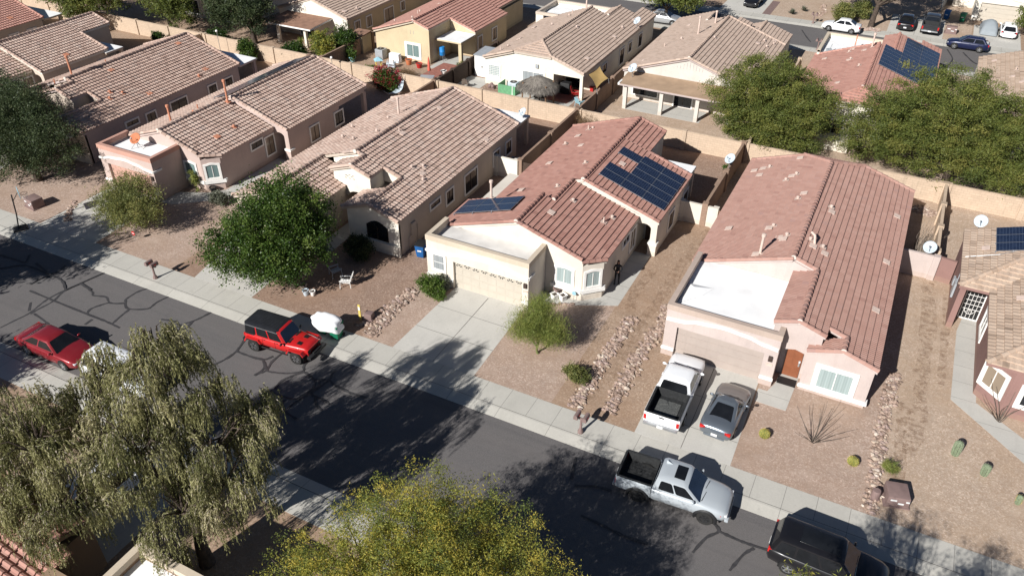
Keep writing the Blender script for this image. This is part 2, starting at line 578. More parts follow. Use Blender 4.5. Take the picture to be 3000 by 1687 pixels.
def curb(name, yo, yi, mat):
    """rolled curb: outer edge at the asphalt, inner edge level with the pavement"""
    mb = MB()
    s = 1 if yi > yo else -1
    prof = [(yo, SZ - 0.1), (yo, SZ + 0.014), (yo + s * 0.08, SZ + 0.026), (yo + s * 0.5, -0.012), (yo + s * 0.62, 0.006), (yi - s * 0.012, 0.008), (yi - s * 0.012, -0.06)]
    for (ya, za), (yb, zb) in zip(prof[:-1], prof[1:]):
        q = [(XL, ya, za), (XR, ya, za), (XR, yb, zb), (XL, yb, zb)]
        mb.add(q if s > 0 else q[::-1], [(0, 1, 2, 3)])
    return struct(mb.build(name, M(mat)))


def walk(name, y0, y1):
    mb = MB()
    mb.box(XL, XR, y0, y1, -0.12, 0.008)
    return struct(mb.build(name, M('walk')))


curb('curb', 26.93, 27.67, 'curb'); walk('sidewalk', 27.67, 29.19)
curb('near_curb', 19.07, 18.42, 'curb'); walk('near_sidewalk', 16.95, 18.42)
curb('far_curb', 103.35, 104.05, 'curb'); walk('far_sidewalk', 104.05, 105.6)
curb('far_near_curb', 95.75, 95.05, 'curb'); walk('far_near_sidewalk', 93.9, 95.05)

# yards, 4 mm sheets
sheet('gravel_yard', [rect(-24.6, -12.2, 29.2, 39.5), rect(-2.5, 4.1, 29.2, 62.9), rect(-72, -57, 29.2, 44), rect(-57, -40, 29.2, 63)], 0.004, 'gravel_pink')
sheet('brown_gravel_yard', [rect(-39.8, -24.6, 29.2, 62.9), rect(-53, -46.9, 29.2, 38), rect(-25.0, -10.4, 53.5, 62.9), rect(-39.9, -25.3, 63.1, 75.5)], 0.006, 'gravel_red')
sheet('side_yard', [rect(-12.2, -7.4, 29.2, 51), rect(-54, -40, 63.1, 75)], 0.004, 'dirt')
sheet('tan_yard', [rect(4.1, 12, 29.2, 63), rect(-10.1, -2.6, 51.7, 63), rect(-25, 30, 63.1, 93.9), rect(-22, 6, 105.6, 130)], 0.004, 'gravel_tan')


def ribbon(mb, pts, w, z):
    """a strip of varying width along a smoothed polyline"""
    pts = [Vector((p[0], p[1], 0)) for p in pts]
    if len(pts) > 2:
        out = []
        for i in range(len(pts) - 1):
            p0, p1, p2, p3 = pts[max(i - 1, 0)], pts[i], pts[i + 1], pts[min(i + 2, len(pts) - 1)]
            for k in range(5):
                t = k / 5
                out.append(0.5 * ((2 * p1) + (p2 - p0) * t + (2 * p0 - 5 * p1 + 4 * p2 - p3) * t * t + (3 * p1 - p0 - 3 * p2 + p3) * t ** 3))
        pts = out + [pts[-1]]
    P = []
    for i, p in enumerate(pts):
        d = (pts[min(i + 1, len(pts) - 1)] - pts[max(i - 1, 0)]).normalized()
        nrm = Vector((-d.y, d.x, 0))
        ww = w * random.uniform(0.65, 1.3) * 0.5
        P += [(p.x + nrm.x * ww, p.y + nrm.y * ww, z), (p.x - nrm.x * ww, p.y - nrm.y * ww, z)]
    mb.add(P, [(2 * i, 2 * i + 1, 2 * i + 3, 2 * i + 2) for i in range(len(pts) - 1)])


CR=[
[(-44.48,19.93),(-44.35,20.82),(-44.22,21.73),(-44.47,22.97),(-44.43,24.02),(-44.15,25.23)],
[(-44.06,21.69),(-44.10,22.16),(-44.00,23.22),(-44.29,24.23),(-44.01,25.44)],
[(-43.94,21.82),(-42.96,21.66),(-42.16,21.48)],
[(-45.14,22.50),(-44.44,21.86)],
[(-44.13,25.38),(-42.67,25.07),(-42.28,24.82),(-41.42,25.07),(-40.67,24.75),(-39.85,25.18),(-40.11,25.49),(-40.09,26.41),(-39.83,26.95)],
[(-41.00,23.28),(-41.23,23.78),(-40.86,24.59),(-40.67,24.75)],
[(-39.85,25.18),(-39.19,24.84),(-38.13,25.38),(-38.13,26.14),(-37.94,27.01)],
[(-38.84,23.32),(-39.01,24.19),(-39.07,24.90)],
[(-46.31,23.31),(-43.88,23.28),(-41.00,23.28),(-39.35,23.29),(-38.11,23.23)],
[(-40.23,22.48),(-40.27,23.06)],
[(-36.54,24.99),(-35.64,25.22),(-35.11,25.14),(-34.61,25.93),(-34.35,26.92)],
[(-35.11,25.14),(-34.70,24.65),(-34.51,23.96)],
[(-34.66,25.73),(-34.52,24.98),(-34.29,24.41),(-33.63,24.19)],
[(-34.34,24.38),(-34.04,23.75)],
[(-30.66,23.25),(-30.40,23.91),(-30.34,24.79),(-30.65,25.85)],
[(-30.34,24.79),(-29.53,24.78),(-28.46,24.91),(-28.13,25.40)],
[(-28.46,24.91),(-27.90,24.37),(-27.95,23.63)],
[(-27.93,23.74),(-27.65,24.30),(-27.87,25.01),(-27.84,25.98)],
[(-28.87,24.80),(-28.49,24.90),(-27.71,24.37),(-27.40,24.27),(-26.41,24.63),(-25.78,25.16),(-26.02,25.55),(-26.11,26.13)],
[(-25.78,25.16),(-25.08,25.02),(-24.70,24.92),(-24.04,25.31),(-24.19,25.79),(-24.14,26.11)],
[(-24.70,24.92),(-24.39,24.39),(-24.50,23.48),(-24.85,23.11),(-25.78,23.00),(-26.37,23.08)],
[(-24.49,25.03),(-24.21,24.58),(-24.20,24.01),(-23.99,23.84),(-23.42,23.85),(-22.81,23.70)],
[(-24.02,25.27),(-23.49,25.06),(-22.86,24.99),(-22.24,24.93),(-21.33,25.02)],
[(-24.02,25.27),(-24.11,24.54),(-24.30,23.68),(-24.53,22.90),(-24.56,22.25)],
[(-26.17,23.28),(-26.31,23.89),(-26.08,24.51),(-25.73,25.09)],
[(-23.78,23.76),(-23.37,23.32),(-22.86,23.13)],
[(-25.15,22.86),(-24.98,22.31),(-24.31,22.11),(-23.65,22.00)],
[(-2.66,23.46),(-2.34,24.52),(-1.92,25.13),(-2.26,25.49)],
[(-1.92,25.13),(-1.27,25.07),(-0.68,25.05),(0.34,25.13)],
[(-0.96,23.30),(-0.62,24.39),(-0.28,24.94)],
[(-8.82,24.57),(-7.84,25.00),(-7.11,25.08)],
[(-9.12,24.86),(-9.50,26.29)],
[(-7.86,23.08),(-6.78,23.02),(-5.71,22.92),(-4.57,22.99)],
[(-51.79,25.16),(-50.18,25.26),(-49.45,25.35),(-50.01,26.09)],
[(-50.26,24.06),(-49.10,25.09),(-46.73,25.19),(-46.72,26.33)],
[(-46.88,23.74),(-46.70,24.93),(-45.48,25.01),(-44.33,24.41)],
[(-44.33,24.41),(-43.74,26.89)],
[(-44.07,25.34),(-42.88,25.16)],
[(-47.19,25.23),(-48.70,25.59)],
[(-12.20,101.46),(-11.31,99.26),(-10.52,97.53)],
[(3.74,102.26),(4.43,99.09),(4.13,96.67)],
[(5.39,101.94),(6.34,99.34),(6.88,98.51)],
]
mb = MB()
for i, c in enumerate(CR):
    ribbon(mb, c, 0.145, SZ + 0.004 + 0.0012 * i)
struct(mb.build('road_cracks', M('seal')))

# driveways and paths
def slab(name, polys, mat, z=0.012):
    mb = MB()
    for p in polys: mb.prism(p, -0.1, z)
    return struct(mb.build(name, M(mat)))


slab('driveway', [[(-22.4, 29.2), (-16.95, 29.2), (-17.2, 36.4), (-22.15, 36.4)]], 'drive')
slab('driveway', [[(-7.45, 29.2), (-2.45, 29.2), (-2.6, 36.4), (-7.6, 36.4)]], 'drive')
slab('driveway', [[(-52.9, 29.2), (-47.2, 29.2), (-47.6, 35.9), (-52.9, 35.9)]], 'drive')
slab('driveway', [[(-37.95, 29.2), (-33.1, 29.2), (-33.4, 35.6), (-39.2, 35.6)]], 'drive')
slab('driveway', [[(-63, 29.2), (-68.5, 29.2), (-68.5, 35.6), (-63.3, 35.6)]][::1], 'drive')
slab('driveway', [rect(-30.6, -25.2, 8, 16.95), rect(-14.5, -8.6, 4, 16.95)], 'drive')
slab('far_driveway', [rect(-3.1, 3.0, 105.6, 113.5), rect(6.2, 11.2, 105.6, 113.4)], 'drive')
slab('far_driveway', [rect(-23.3, -17.9, 105.6, 113)], 'drive')
sheet('paver_strip', [rect(-17.85, -16.9, 105.6, 112)], 0.014, 'utility')
mb = MB()
for x0, y0, x1, y1 in ((-19.65, 29.2, -19.72, 36.05), (-4.98, 29.2, -5.1, 36.0), (-50.1, 29.2, -50.2, 35.6), (-0.1, 105.6, -0.1, 113)):
    ribbon(mb, [(x0, y0), (x1, y1)], 0.035, 0.016)
for xa, xb, ys in ((-22.3, -17.0, (31.6, 33.9)), (-7.5, -2.5, (30.9, 33.4)), (-52.8, -47.4, (31.5,)), (-3, 3, (108.5,))):
    for y in ys: ribbon(mb, [(xa, y), (xb, y)], 0.025, 0.0172)
for y in (27.668, 18.424, 104.04):
    ribbon(mb, [(XL, y), (XR, y)], 0.03, 0.0105)
struct(mb.build('concrete_joints', M('joint')))
slab('path', [[(-16.9, 36.8), (-14.9, 37.75), (-12.1, 39.1), (-12.15, 45.6), (-13.5, 45.6), (-13.5, 39.6), (-14.4, 38.5), (-16.9, 38.4)]], 'path', 0.010)
slab('path', [[(-2.45, 34.42), (-0.78, 34.4), (-0.72, 36.1), (-0.66, 37.4), (-1.7, 37.4), (-1.75, 36.35), (-2.0, 35.5), (-2.5, 35.5)]], 'path', 0.016)
slab('path', [[(7.06, 39.44), (8.3, 39.8), (8.3, 48.0), (7.35, 48.0), (7.07, 46.2)], [(7.08, 39.43), (8.3, 39.79), (11.5, 37.2), (11.5, 35.2)]], 'path', 0.010)
slab('path', [[(-47.6, 35.5), (-46.6, 35.6), (-44.2, 37.6), (-42.9, 39.8), (-43.0, 45.4), (-44.7, 45.4), (-44.6, 39.3), (-45.6, 38.2), (-47.6, 37.3)]], 'path', 0.010)
slab('path', [[(-33.3, 34.9), (-31.9, 35.8), (-32.0, 40.9), (-33.2, 40.9)]], 'path', 0.010)
slab('patio', [rect(-22.9, -15.5, 68.85, 71.6), rect(-44.9, -42.0, 69.5, 74.5), rect(-40.0, -37.3, 66.9, 69.5), rect(-34.0, -27.6, 65.5, 69.6)], 'path', 0.013)
sheet('paver_strip', [[(-44.5, 66.2), (-42.9, 66.0), (-42.1, 71.5), (-44.2, 71.5)], rect(-40.0, -34.2, 64.3, 66.8), rect(-31, -28, 67.4, 71)], 0.016, 'red_paver') if 'red_paver' in MAT else None
# tyre tracks / loose earth
mb = MB()
for pts, w, z in (([(-10.6, 30.2), (-10.2, 33), (-10.25, 37.5), (-10.0, 41), (-9.9, 46), (-9.4, 51)], 0.75, 0.0075),
                  ([(-10.8, 37.9), (-11.6, 40.5), (-11.4, 44)], 0.6, 0.0078),
                  ([(5.3, 34), (5.6, 37), (5.5, 41), (5.5, 46), (5.2, 51)], 0.85, 0.0075), ([(6.5, 40.5), (6.45, 46), (6.3, 50)], 0.4, 0.0076),
                  ([(4.9, 30.5), (5.0, 34), (4.8, 38)], 0.6, 0.0079)):
    ribbon(mb, pts, w, z)
struct(mb.build('loose_earth', M('track')))


def rocks(name, path, w, count, label, size=(0.045, 0.125)):
    count = int(count * 1.7)
    mb = MB()
    pts = [Vector((p[0], p[1], 0)) for p in path]
    seg = [(pts[i + 1] - pts[i]).length for i in range(len(pts) - 1)]
    tot = sum(seg)
    for _ in range(count):
        d = random.random() * tot
        i = 0
        while d > seg[i] and i < len(seg) - 1:
            d -= seg[i]; i += 1
        dr = (pts[i + 1] - pts[i]).normalized()
        off = max(-1.25, min(1.25, random.gauss(0, 0.5))) * w / 2
        p = pts[i] + dr * d + Vector((-dr.y, dr.x, 0)) * off
        r = random.uniform(*size) * (0.75 if random.random() < 0.55 else 1.15)
        mb.blob((p.x, p.y, r * 0.35), (r * random.uniform(0.8, 1.5), r * random.uniform(0.7, 1.2), r * random.uniform(0.5, 0.9)), 1, 0.36)
    o = mb.build(name, M('rock'))
    return tag(o, label, 'rocks', None, 'stuff')


rocks('rock_border', [(-24.2, 34.6), (-24.65, 32.6), (-24.2, 31.0), (-24.3, 29.4)], 0.9, 330, 'river rock strip beside the cream house driveway')
rocks('rock_border', [(-25.6, 29.9), (-24.9, 30.3), (-25.7, 30.9)], 0.3, 40, 'short curved row of rocks at the yellow marker post')
rocks('rock_border', [(-10.85, 38.4), (-11.0, 35.5), (-10.9, 32), (-11.0, 29.4)], 0.75, 520, 'river rock strip left of the dirt side yard')
rocks('rock_border', [(-9.3, 40.6), (-9.0, 38.3), (-9.35, 35.5), (-9.2, 32.4), (-9.15, 29.9)], 0.8, 640, 'river rock strip left of the pink house driveway')
rocks('rock_border', [(4.15, 40.3), (4.0, 37.8), (4.0, 33.5), (4.15, 29.3)], 0.62, 560, 'river rock strip right of the pink house', (0.05, 0.12))
rocks('rock_border', [(3.6, 61.5), (4.9, 60.6)], 1.2, 130, 'rock patch in the corner behind the pink house')
rocks('rock_border', [(-51.4, 30.2), (-52.6, 31.4), (-53.4, 32.6)], 0.5, 70, 'rocks left of the dish house driveway')
rocks('rock_border', [(-11.3, 107.6), (-11.2, 110.5), (-11.6, 113.4)], 0.7, 120, 'rocks across the far street')
rocks('rock_border', [(-15.9, 37.3), (-14.6, 37.95)], 0.12, 26, 'row of small edging stones by the bay window', (0.06, 0.1))
rocks('rock_border', [(-5.7, 104.9), (-4.6, 105.6), (-3.9, 105.0)], 0.9, 90, 'pale stones around the trunk across the far street', (0.1, 0.2))

# ------------------------------------------------------------------ houses

MAT['tile_f'] = m_tile('rose_brown_tiles', [(0.30, 0.165, 0.135), (0.345, 0.198, 0.160), (0.38, 0.222, 0.18), (0.41, 0.25, 0.205), (0.335, 0.205, 0.178)])
MAT['tile_e'] = m_tile('red_brown_tiles', [(0.235, 0.118, 0.095), (0.30, 0.155, 0.125), (0.345, 0.185, 0.148), (0.385, 0.215, 0.175), (0.24, 0.132, 0.112)])
MAT['tile_d'] = m_tile('tan_rose_tiles', [(0.27, 0.19, 0.152), (0.385, 0.272, 0.22), (0.455, 0.33, 0.27), (0.53, 0.41, 0.34), (0.34, 0.27, 0.235)])
MAT['tile_b'] = m_tile('brown_rose_tiles', [(0.25, 0.172, 0.138), (0.355, 0.243, 0.195), (0.425, 0.30, 0.242), (0.495, 0.365, 0.30), (0.31, 0.24, 0.205)])
MAT['tile_tan'] = m_tile('tan_tiles', [(0.37, 0.278, 0.218), (0.43, 0.325, 0.258), (0.475, 0.362, 0.292), (0.505, 0.39, 0.315), (0.40, 0.31, 0.25)])
MAT['tile_sand'] = m_tile('sand_tiles', [(0.24, 0.175, 0.13), (0.40, 0.295, 0.22), (0.47, 0.355, 0.27), (0.53, 0.41, 0.315), (0.33, 0.25, 0.195)])
MAT['tile_red'] = m_tile('terracotta_tiles', [(0.34, 0.172, 0.138), (0.405, 0.21, 0.168), (0.455, 0.25, 0.20), (0.425, 0.23, 0.185)])
MAT['st_f'] = m_stucco('rose_stucco', (0.53, 0.445, 0.41))
MAT['st_e'] = m_stucco('cream_stucco', (0.68, 0.62, 0.535))
MAT['st_d'] = m_stucco('beige_stucco', (0.55, 0.465, 0.385))
MAT['st_dw'] = m_stucco('light_cream_stucco', (0.74, 0.69, 0.60))
MAT['st_c'] = m_stucco('dusty_pink_stucco', (0.52, 0.41, 0.365))
MAT['st_b'] = m_stucco('pinkish_grey_stucco', (0.47, 0.39, 0.365))
MAT['st_yel'] = m_stucco('yellow_tan_stucco', (0.58, 0.475, 0.31))
MAT['st_b3'] = m_stucco('ivory_stucco', (0.76, 0.71, 0.60))
MAT['st_grey'] = m_stucco('pale_grey_stucco', (0.60, 0.555, 0.50))
MAT['st_g'] = m_stucco('mauve_stucco', (0.275, 0.165, 0.145))
MAT['st_brown'] = m_stucco('brown_stucco', (0.30, 0.21, 0.14))
MAT['cap_e'] = m_stucco('sand_parapet', (0.585, 0.495, 0.385))
MAT['cap_f'] = m_stucco('tan_parapet', (0.47, 0.375, 0.315))
MAT['cap_c'] = m_stucco('salmon_parapet', (0.52, 0.30, 0.235))
MAT['gdoor_e'] = m_plain('cream_garage_door', (0.50, 0.45, 0.375), 0.6, 0, 0.04, 2)
MAT['gdoor_f'] = m_plain('rose_beige_garage_door', (0.40, 0.335, 0.295), 0.6, 0, 0.04, 2)
MAT['gdoor_c'] = m_plain('salmon_garage_door', (0.48, 0.29, 0.23), 0.6, 0, 0.06, 2)
MAT['door_red'] = m_plain('red_brown_door', (0.24, 0.085, 0.04), 0.5, 0, 0.1, 3)
MAT['door_dark'] = m_plain('dark_brown_door', (0.10, 0.06, 0.042), 0.6)
MAT['brownroof'] = m_plain('brown_patio_roof', (0.27, 0.155, 0.105), 0.9, 0, 0.2, 1.5)
MAT['tanroof'] = m_plain('tan_patio_roof', (0.36, 0.25, 0.165), 0.9, 0, 0.16, 0.9)
MAT['mortar'] = m_plain('white_mortar', (0.62, 0.56, 0.50), 0.9)


def plane_z(d, ref, zref, p):
    return {'E': lambda x, y: zref - p * (x - ref), 'W': lambda x, y: zref + p * (x - ref),
            'S': lambda x, y: zref + p * (y - ref), 'N': lambda x, y: zref - p * (y - ref)}[d]


class House:
    def __init__(s, label, loc, wall, roof, fascia=None, name='house', cat='house', group='tile roofed houses', rib=0.3, amp=0.02):
        s.e = wthing(name, label, cat, (loc[0], loc[1], 0), group)
        s.w, s.r, s.fs, s.capruns, s.mo = MB(), MB(), MB(), [], []
        s.wm, s.rm, s.fm = wall, roof, fascia or wall
        s.rib, s.amp = rib, amp
        s.trim = 'white'

    # ---- roof slope: sawtooth courses of ribbed tiles over a slab
    def slope(s, d, ref, zref, poly, p=SLOPE, e=0.36, slab=True):
        z = plane_z(d, ref, zref, p)
        sx = {'E': 1, 'W': -1, 'N': 1, 'S': -1}[d]
        ew = d in 'EW'
        us = [q[1] if ew else q[0] for q in poly]
        ss = [sx * (q[0] if ew else q[1]) for q in poly]
        u0, u1, s0, s1 = min(us), max(us), min(ss), max(ss)
        du = s.rib / 4
        nu = max(2, int(round((u1 - u0) / du)) + 1)
        U = np.linspace(u0, u1, nu)
        wave = s.amp * np.sin(2 * np.pi * U / s.rib)
        nk = int(math.ceil((s1 - s0) / e))
        V = []; F = []
        for k in range(nk):
            sb, st = s1 - k * e + 0.03, max(s0, s1 - (k + 1) * e)
            rows = [(sb, -0.01, 0), (sb, 0.088, 1), (st, 0.012, 1)]
            base = len(V)
            for sv, off, wv in rows:
                for i in range(nu):
                    x, y = (sx * sv, U[i]) if ew else (U[i], sx * sv)
                    V.append((x, y, z(x, y) + off + (wave[i] if wv else 0)))
            for r_ in range(2):
                for i in range(nu - 1):
                    a = base + r_ * nu + i
                    F.append((a, a + 1, a + nu + 1, a + nu))
        # cut to the plan outline
        n = len(poly)
        area = sum(poly[i][0] * poly[(i + 1) % n][1] - poly[(i + 1) % n][0] * poly[i][1] for i in range(n))
        pl = poly if area > 0 else poly[::-1]
        cuts = []
        for i in range(n):
            a, b = pl[i], pl[(i + 1) % n]
            dx, dy = b[0] - a[0], b[1] - a[1]
            if (abs(dx) > 1e-6 and abs(dy) > 1e-6) or n > 4:
                cuts.append(((a[0], a[1], 0), (dy, -dx, 0)))
        if cuts:
            me = bpy.data.meshes.new('t'); me.from_pydata(V, [], F)
            bm = bmesh.new(); bm.from_mesh(me)
            for co, no in cuts:
                L = math.hypot(no[0], no[1])
                k = 0.035
                co = (co[0] + no[0] / L * k, co[1] + no[1] / L * k, 0)
                bmesh.ops.bisect_plane(bm, geom=bm.verts[:] + bm.edges[:] + bm.faces[:], plane_co=co, plane_no=no, clear_outer=True)
            bm.verts.index_update()
            V = [tuple(v.co) for v in bm.verts]; F = [tuple(v.index for v in f.verts) for f in bm.faces]
            bm.free(); bpy.data.meshes.remove(me)
        off = len(s.r.v)
        s.r.v += V
        rnd = {}
        for f in F:
            cx = sum(V[i][0] for i in f) / len(f); cy = sum(V[i][1] for i in f) / len(f)
            sv = sx * (cx if ew else cy); u = cy if ew else cx
            k = int((s1 - sv + 0.03) / e)
            key = (k, int(math.floor(u / 0.33 + 0.5 * (k % 2))))
            if key not in rnd:
                t = random.gauss(0.5, 0.15 if s.rib < 0.2 else 0.21)
                if random.random() < 0.05: t = random.random()
                rnd[key] = max(0.0, min(1.0, t))
            s.r.f.append([i + off for i in f]); s.r.t.append(rnd[key])
        if slab:
            s.fs.prism(pl, [z(*q) - 0.21 for q in pl], [z(*q) - 0.025 for q in pl])

    # ---- barrel caps along ridges, hips and gable edges
    def cap(s, p0, p1, r=0.135, step=0.42, lift=0.03, end=False):
        p0, p1 = Vector(p0), Vector(p1)
        L = (p1 - p0).length
        d = (p1 - p0) / L
        side = d.cross(Vector((0, 0, 1))).normalized()
        up = side.cross(d)
        n = max(1, int(round(L / step)))
        st = L / n
        mbc = MB()
        for i in range(n):
            a = p0 + d * (i * st) + up * lift
            b = p0 + d * ((i + 1) * st + 0.04) + up * (lift - 0.015)
            P = []
            K = 7
            for c, rr in ((a, r * 1.12), (b, r * 0.92)):
                for k in range(K):
                    t = math.pi * (k / (K - 1)) * 1.1 - 0.157
                    P.append(tuple(c + side * math.cos(t) * rr + up * math.sin(t) * rr))
            F = [(k, k + 1, K + k + 1, K + k) for k in range(K - 1)]
            F.append(tuple(range(K - 1, -1, -1)))
            mbc.add(P, F, max(0, min(1, random.gauss(0.5, 0.25))))
        s.capruns.append(mbc)
        if end:
            mm = MB(); s.mo.append(mm)
            mm.lathe([(r * 1.0, 0), (r * 1.18, 0.02), (r * 1.2, 0.07), (r * 0.9, 0.1)], tuple(p0 - d * 0.06), 10, tuple(d))

    def window(s, p, u, w, h, trim=0.13, glass='glass', mull=1, arch=0.0, frame='white', sill=False, bars=None, flush=0.0, label=None):
        """p: lower left corner of the glass seen from outside, u: direction along the wall"""
        p, u = Vector(p), Vector((u[0], u[1], 0)).normalized()
        nrm = u.cross(Vector((0, 0, 1)))
        def P(a, z, o): return tuple(p + u * a + Vector((0, 0, z)) + nrm * o)
        def slabq(mb, outline, o0, o1):
            n = len(outline)
            V = [P(a, z, o0) for a, z in outline] + [P(a, z, o1) for a, z in outline]
            F = [tuple(range(n, 2 * n)), tuple(range(n - 1, -1, -1))] + [(i, (i + 1) % n, n + (i + 1) % n, n + i) for i in range(n)]
            mb.add(V, F)
        top = [(a * w / 8, h + arch * math.sin(math.pi * a / 8)) for a in range(9)] if arch else [(0, h), (w, h)]
        mt, mp = MB(), MB()
        if trim:
            t = trim
            slabq(mt, [(-t, -t), (w + t, -t), (w + t, 0), (-t, 0)], 0.002, 0.075)
            slabq(mt, [(-t, 0), (0, 0), (0, h), (-t, h)], 0.002, 0.07)
            slabq(mt, [(w, 0), (w + t, 0), (w + t, h), (w, h)], 0.002, 0.07)
            tt = [(a + (-t if i == 0 else t if i == len(top) - 1 else 0), z) for i, (a, z) in enumerate(top)]
            slabq(mt, tt + [(a + (t if i == 0 else -t if i == len(top) - 1 else 0) * 0, z + t) for i, (a, z) in list(enumerate(tt))[::-1]], 0.002, 0.07)
            if sill: slabq(mt, [(-t - 0.06, -t - 0.1), (w + t + 0.06, -t - 0.1), (w + t + 0.06, -t), (-t - 0.06, -t)], 0.002, 0.12)
        else:
            slabq(mt, [(-0.03, -0.03), (w + 0.03, -0.03), (w + 0.03, 0), (-0.03, 0)], 0.002, 0.03)
        wo = mt.build('window', M(s.trim), s.e)
        if label: wo['label'] = label
        slabq(mp, [(0, 0), (w, 0)] + top[::-1], 0.0, 0.018)
        po = mp.build('pane', M(glass), wo)
        attach_child(po, s.e, wo)
        mf = MB()
        fr = 0.035
        slabq(mf, [(0, 0), (w, 0), (w, fr), (0, fr)], 0.018, 0.04)
        slabq(mf, [(0, fr), (fr, fr), (fr, h), (0, h)], 0.018, 0.04)
        slabq(mf, [(w - fr, fr), (w, fr), (w, h), (w - fr, h)], 0.018, 0.04)
        if not arch: slabq(mf, [(fr, h - fr), (w - fr, h - fr), (w - fr, h), (fr, h)], 0.018, 0.04)
        for m_ in range(mull):
            a = w * (m_ + 1) / (mull + 1)
            slabq(mf, [(a - 0.022, fr), (a + 0.022, fr), (a + 0.022, h - fr), (a - 0.022, h - fr)], 0.018, 0.046)
        if bars:
            for i in range(1, bars[0]): slabq(mf, [(w * i / bars[0] - 0.012, fr), (w * i / bars[0] + 0.012, fr), (w * i / bars[0] + 0.012, h - fr), (w * i / bars[0] - 0.012, h - fr)], 0.018, 0.042)
            for i in range(1, bars[1]): slabq(mf, [(fr, h * i / bars[1] - 0.012), (w - fr, h * i / bars[1] - 0.012), (w - fr, h * i / bars[1] + 0.012), (fr, h * i / bars[1] + 0.012)], 0.018, 0.043)
        fo = mf.build('sash', M(frame), wo)
        attach_child(fo, s.e, wo)
        return wo

    def part(s, name, mb, mat, bevel=None, smooth=None, label=None):
        o = mb.build(name, M(mat), s.e, smooth, None, bevel)
        if label: o['label'] = label
        return o

    def wx(s, x, y0, y1, z0, z1, **k):   # window in a wall facing +X
        return s.window((x, y0, z0), (0, 1), y1 - y0, z1 - z0, **k)

    def wy(s, y, x0, x1, z0, z1, **k):   # window in a wall facing -Y
        return s.window((x0, y, z0), (1, 0), x1 - x0, z1 - z0, **k)

    def vent(s, x, y, z, d='E', kind='patch', col='ventpink'):
        mb = MB()
        sg = {'E': 1, 'W': -1}[d]
        def q(a, b, c): return (x + a, y + b, z + c - sg * a * SLOPE)
        if kind == 'patch':
            for i in range(3):
                y0 = -0.24 + i * 0.165
                mb.add([q(-0.2, y0, 0.06), q(0.22, y0, 0.085), q(0.22, y0 + 0.14, 0.085), q(-0.2, y0 + 0.14, 0.06),
                        q(-0.2, y0, 0.10), q(0.22, y0, 0.125), q(0.22, y0 + 0.14, 0.125), q(-0.2, y0 + 0.14, 0.10)],
                       [(3, 2, 1, 0), (4, 5, 6, 7), (0, 1, 5, 4), (1, 2, 6, 5), (2, 3, 7, 6), (3, 0, 4, 7)])
            return s.part('roof_vent', mb, col)
        if kind == 'cowl':
            mb.add([q(-0.2, -0.17, 0.075), q(0.2, -0.17, 0.1), q(0.2, 0.17, 0.1), q(-0.2, 0.17, 0.075)], [(0, 1, 2, 3)])
            mb.lathe([(0.06, 0.0), (0.06, 0.15), (0.11, 0.15), (0.11, 0.22), (0.03, 0.26)], q(0, 0, 0.02), 10)
            return s.part('roof_vent', mb, col)
        h = {'pipe': 0.42, 'tall': 1.25, 'flue': 1.75}[kind]
        mb.add([q(-0.2, -0.2, 0.055), q(0.2, -0.2, 0.085), q(0.2, 0.2, 0.085), q(-0.2, 0.2, 0.055)], [(0, 1, 2, 3)])
        rr = 0.05 if kind == 'pipe' else 0.085
        prof = [(rr, -0.05), (rr, h)]
        if kind != 'pipe': prof += [(rr * 1.6, h), (rr * 1.6, h + 0.16), (rr * 0.6, h + 0.2)]
        mb.lathe(prof, q(0, 0, 0), 10)
        return s.part('vent_pipe', mb, col, None, 40)

    def solar(s, d, ref, zref, cells, p=SLOPE, lift=0.17):
        """cells: list of (u0,u1,s0,s1): u along the eave (y), s = x range"""
        z = plane_z(d, ref, zref, p)
        for x0, x1, y0, y1 in cells:
            g = 0.012
            mf, mc = MB(), MB()
            Q = [(x0 + g, y0 + g), (x1 - g, y0 + g), (x1 - g, y1 - g), (x0 + g, y1 - g)]
            mf.prism(Q, [z(*q) + lift - 0.045 for q in Q], [z(*q) + lift for q in Q])
            for q in (Q[0], Q[2]): mf.box(q[0] - 0.03, q[0] + 0.03, q[1] - 0.03, q[1] + 0.03, z(*q) - 0.02, z(*q) + lift - 0.02)
            po = s.part('solar_panel', mf, 'alu')
            e = 0.028
            Q2 = [(x0 + e, y0 + e), (x1 - e, y0 + e), (x1 - e, y1 - e), (x0 + e, y1 - e)]
            mc.add([(q[0], q[1], z(*q) + lift + 0.004) for q in Q2], [(0, 1, 2, 3)])
            co = mc.build('solar_cells', M('solar'), po)
            uv = co.data.uv_layers.new(name='UVMap')
            nx, ny = (6, 10) if abs(y1 - y0) > abs(x1 - x0) else (10, 6)
            for li, (a, b) in enumerate(((0, 0), (nx, 0), (nx, ny), (0, ny))): uv.data[li].uv = (a + 0.5, b + 0.5)
            attach_child(co, s.e, po)

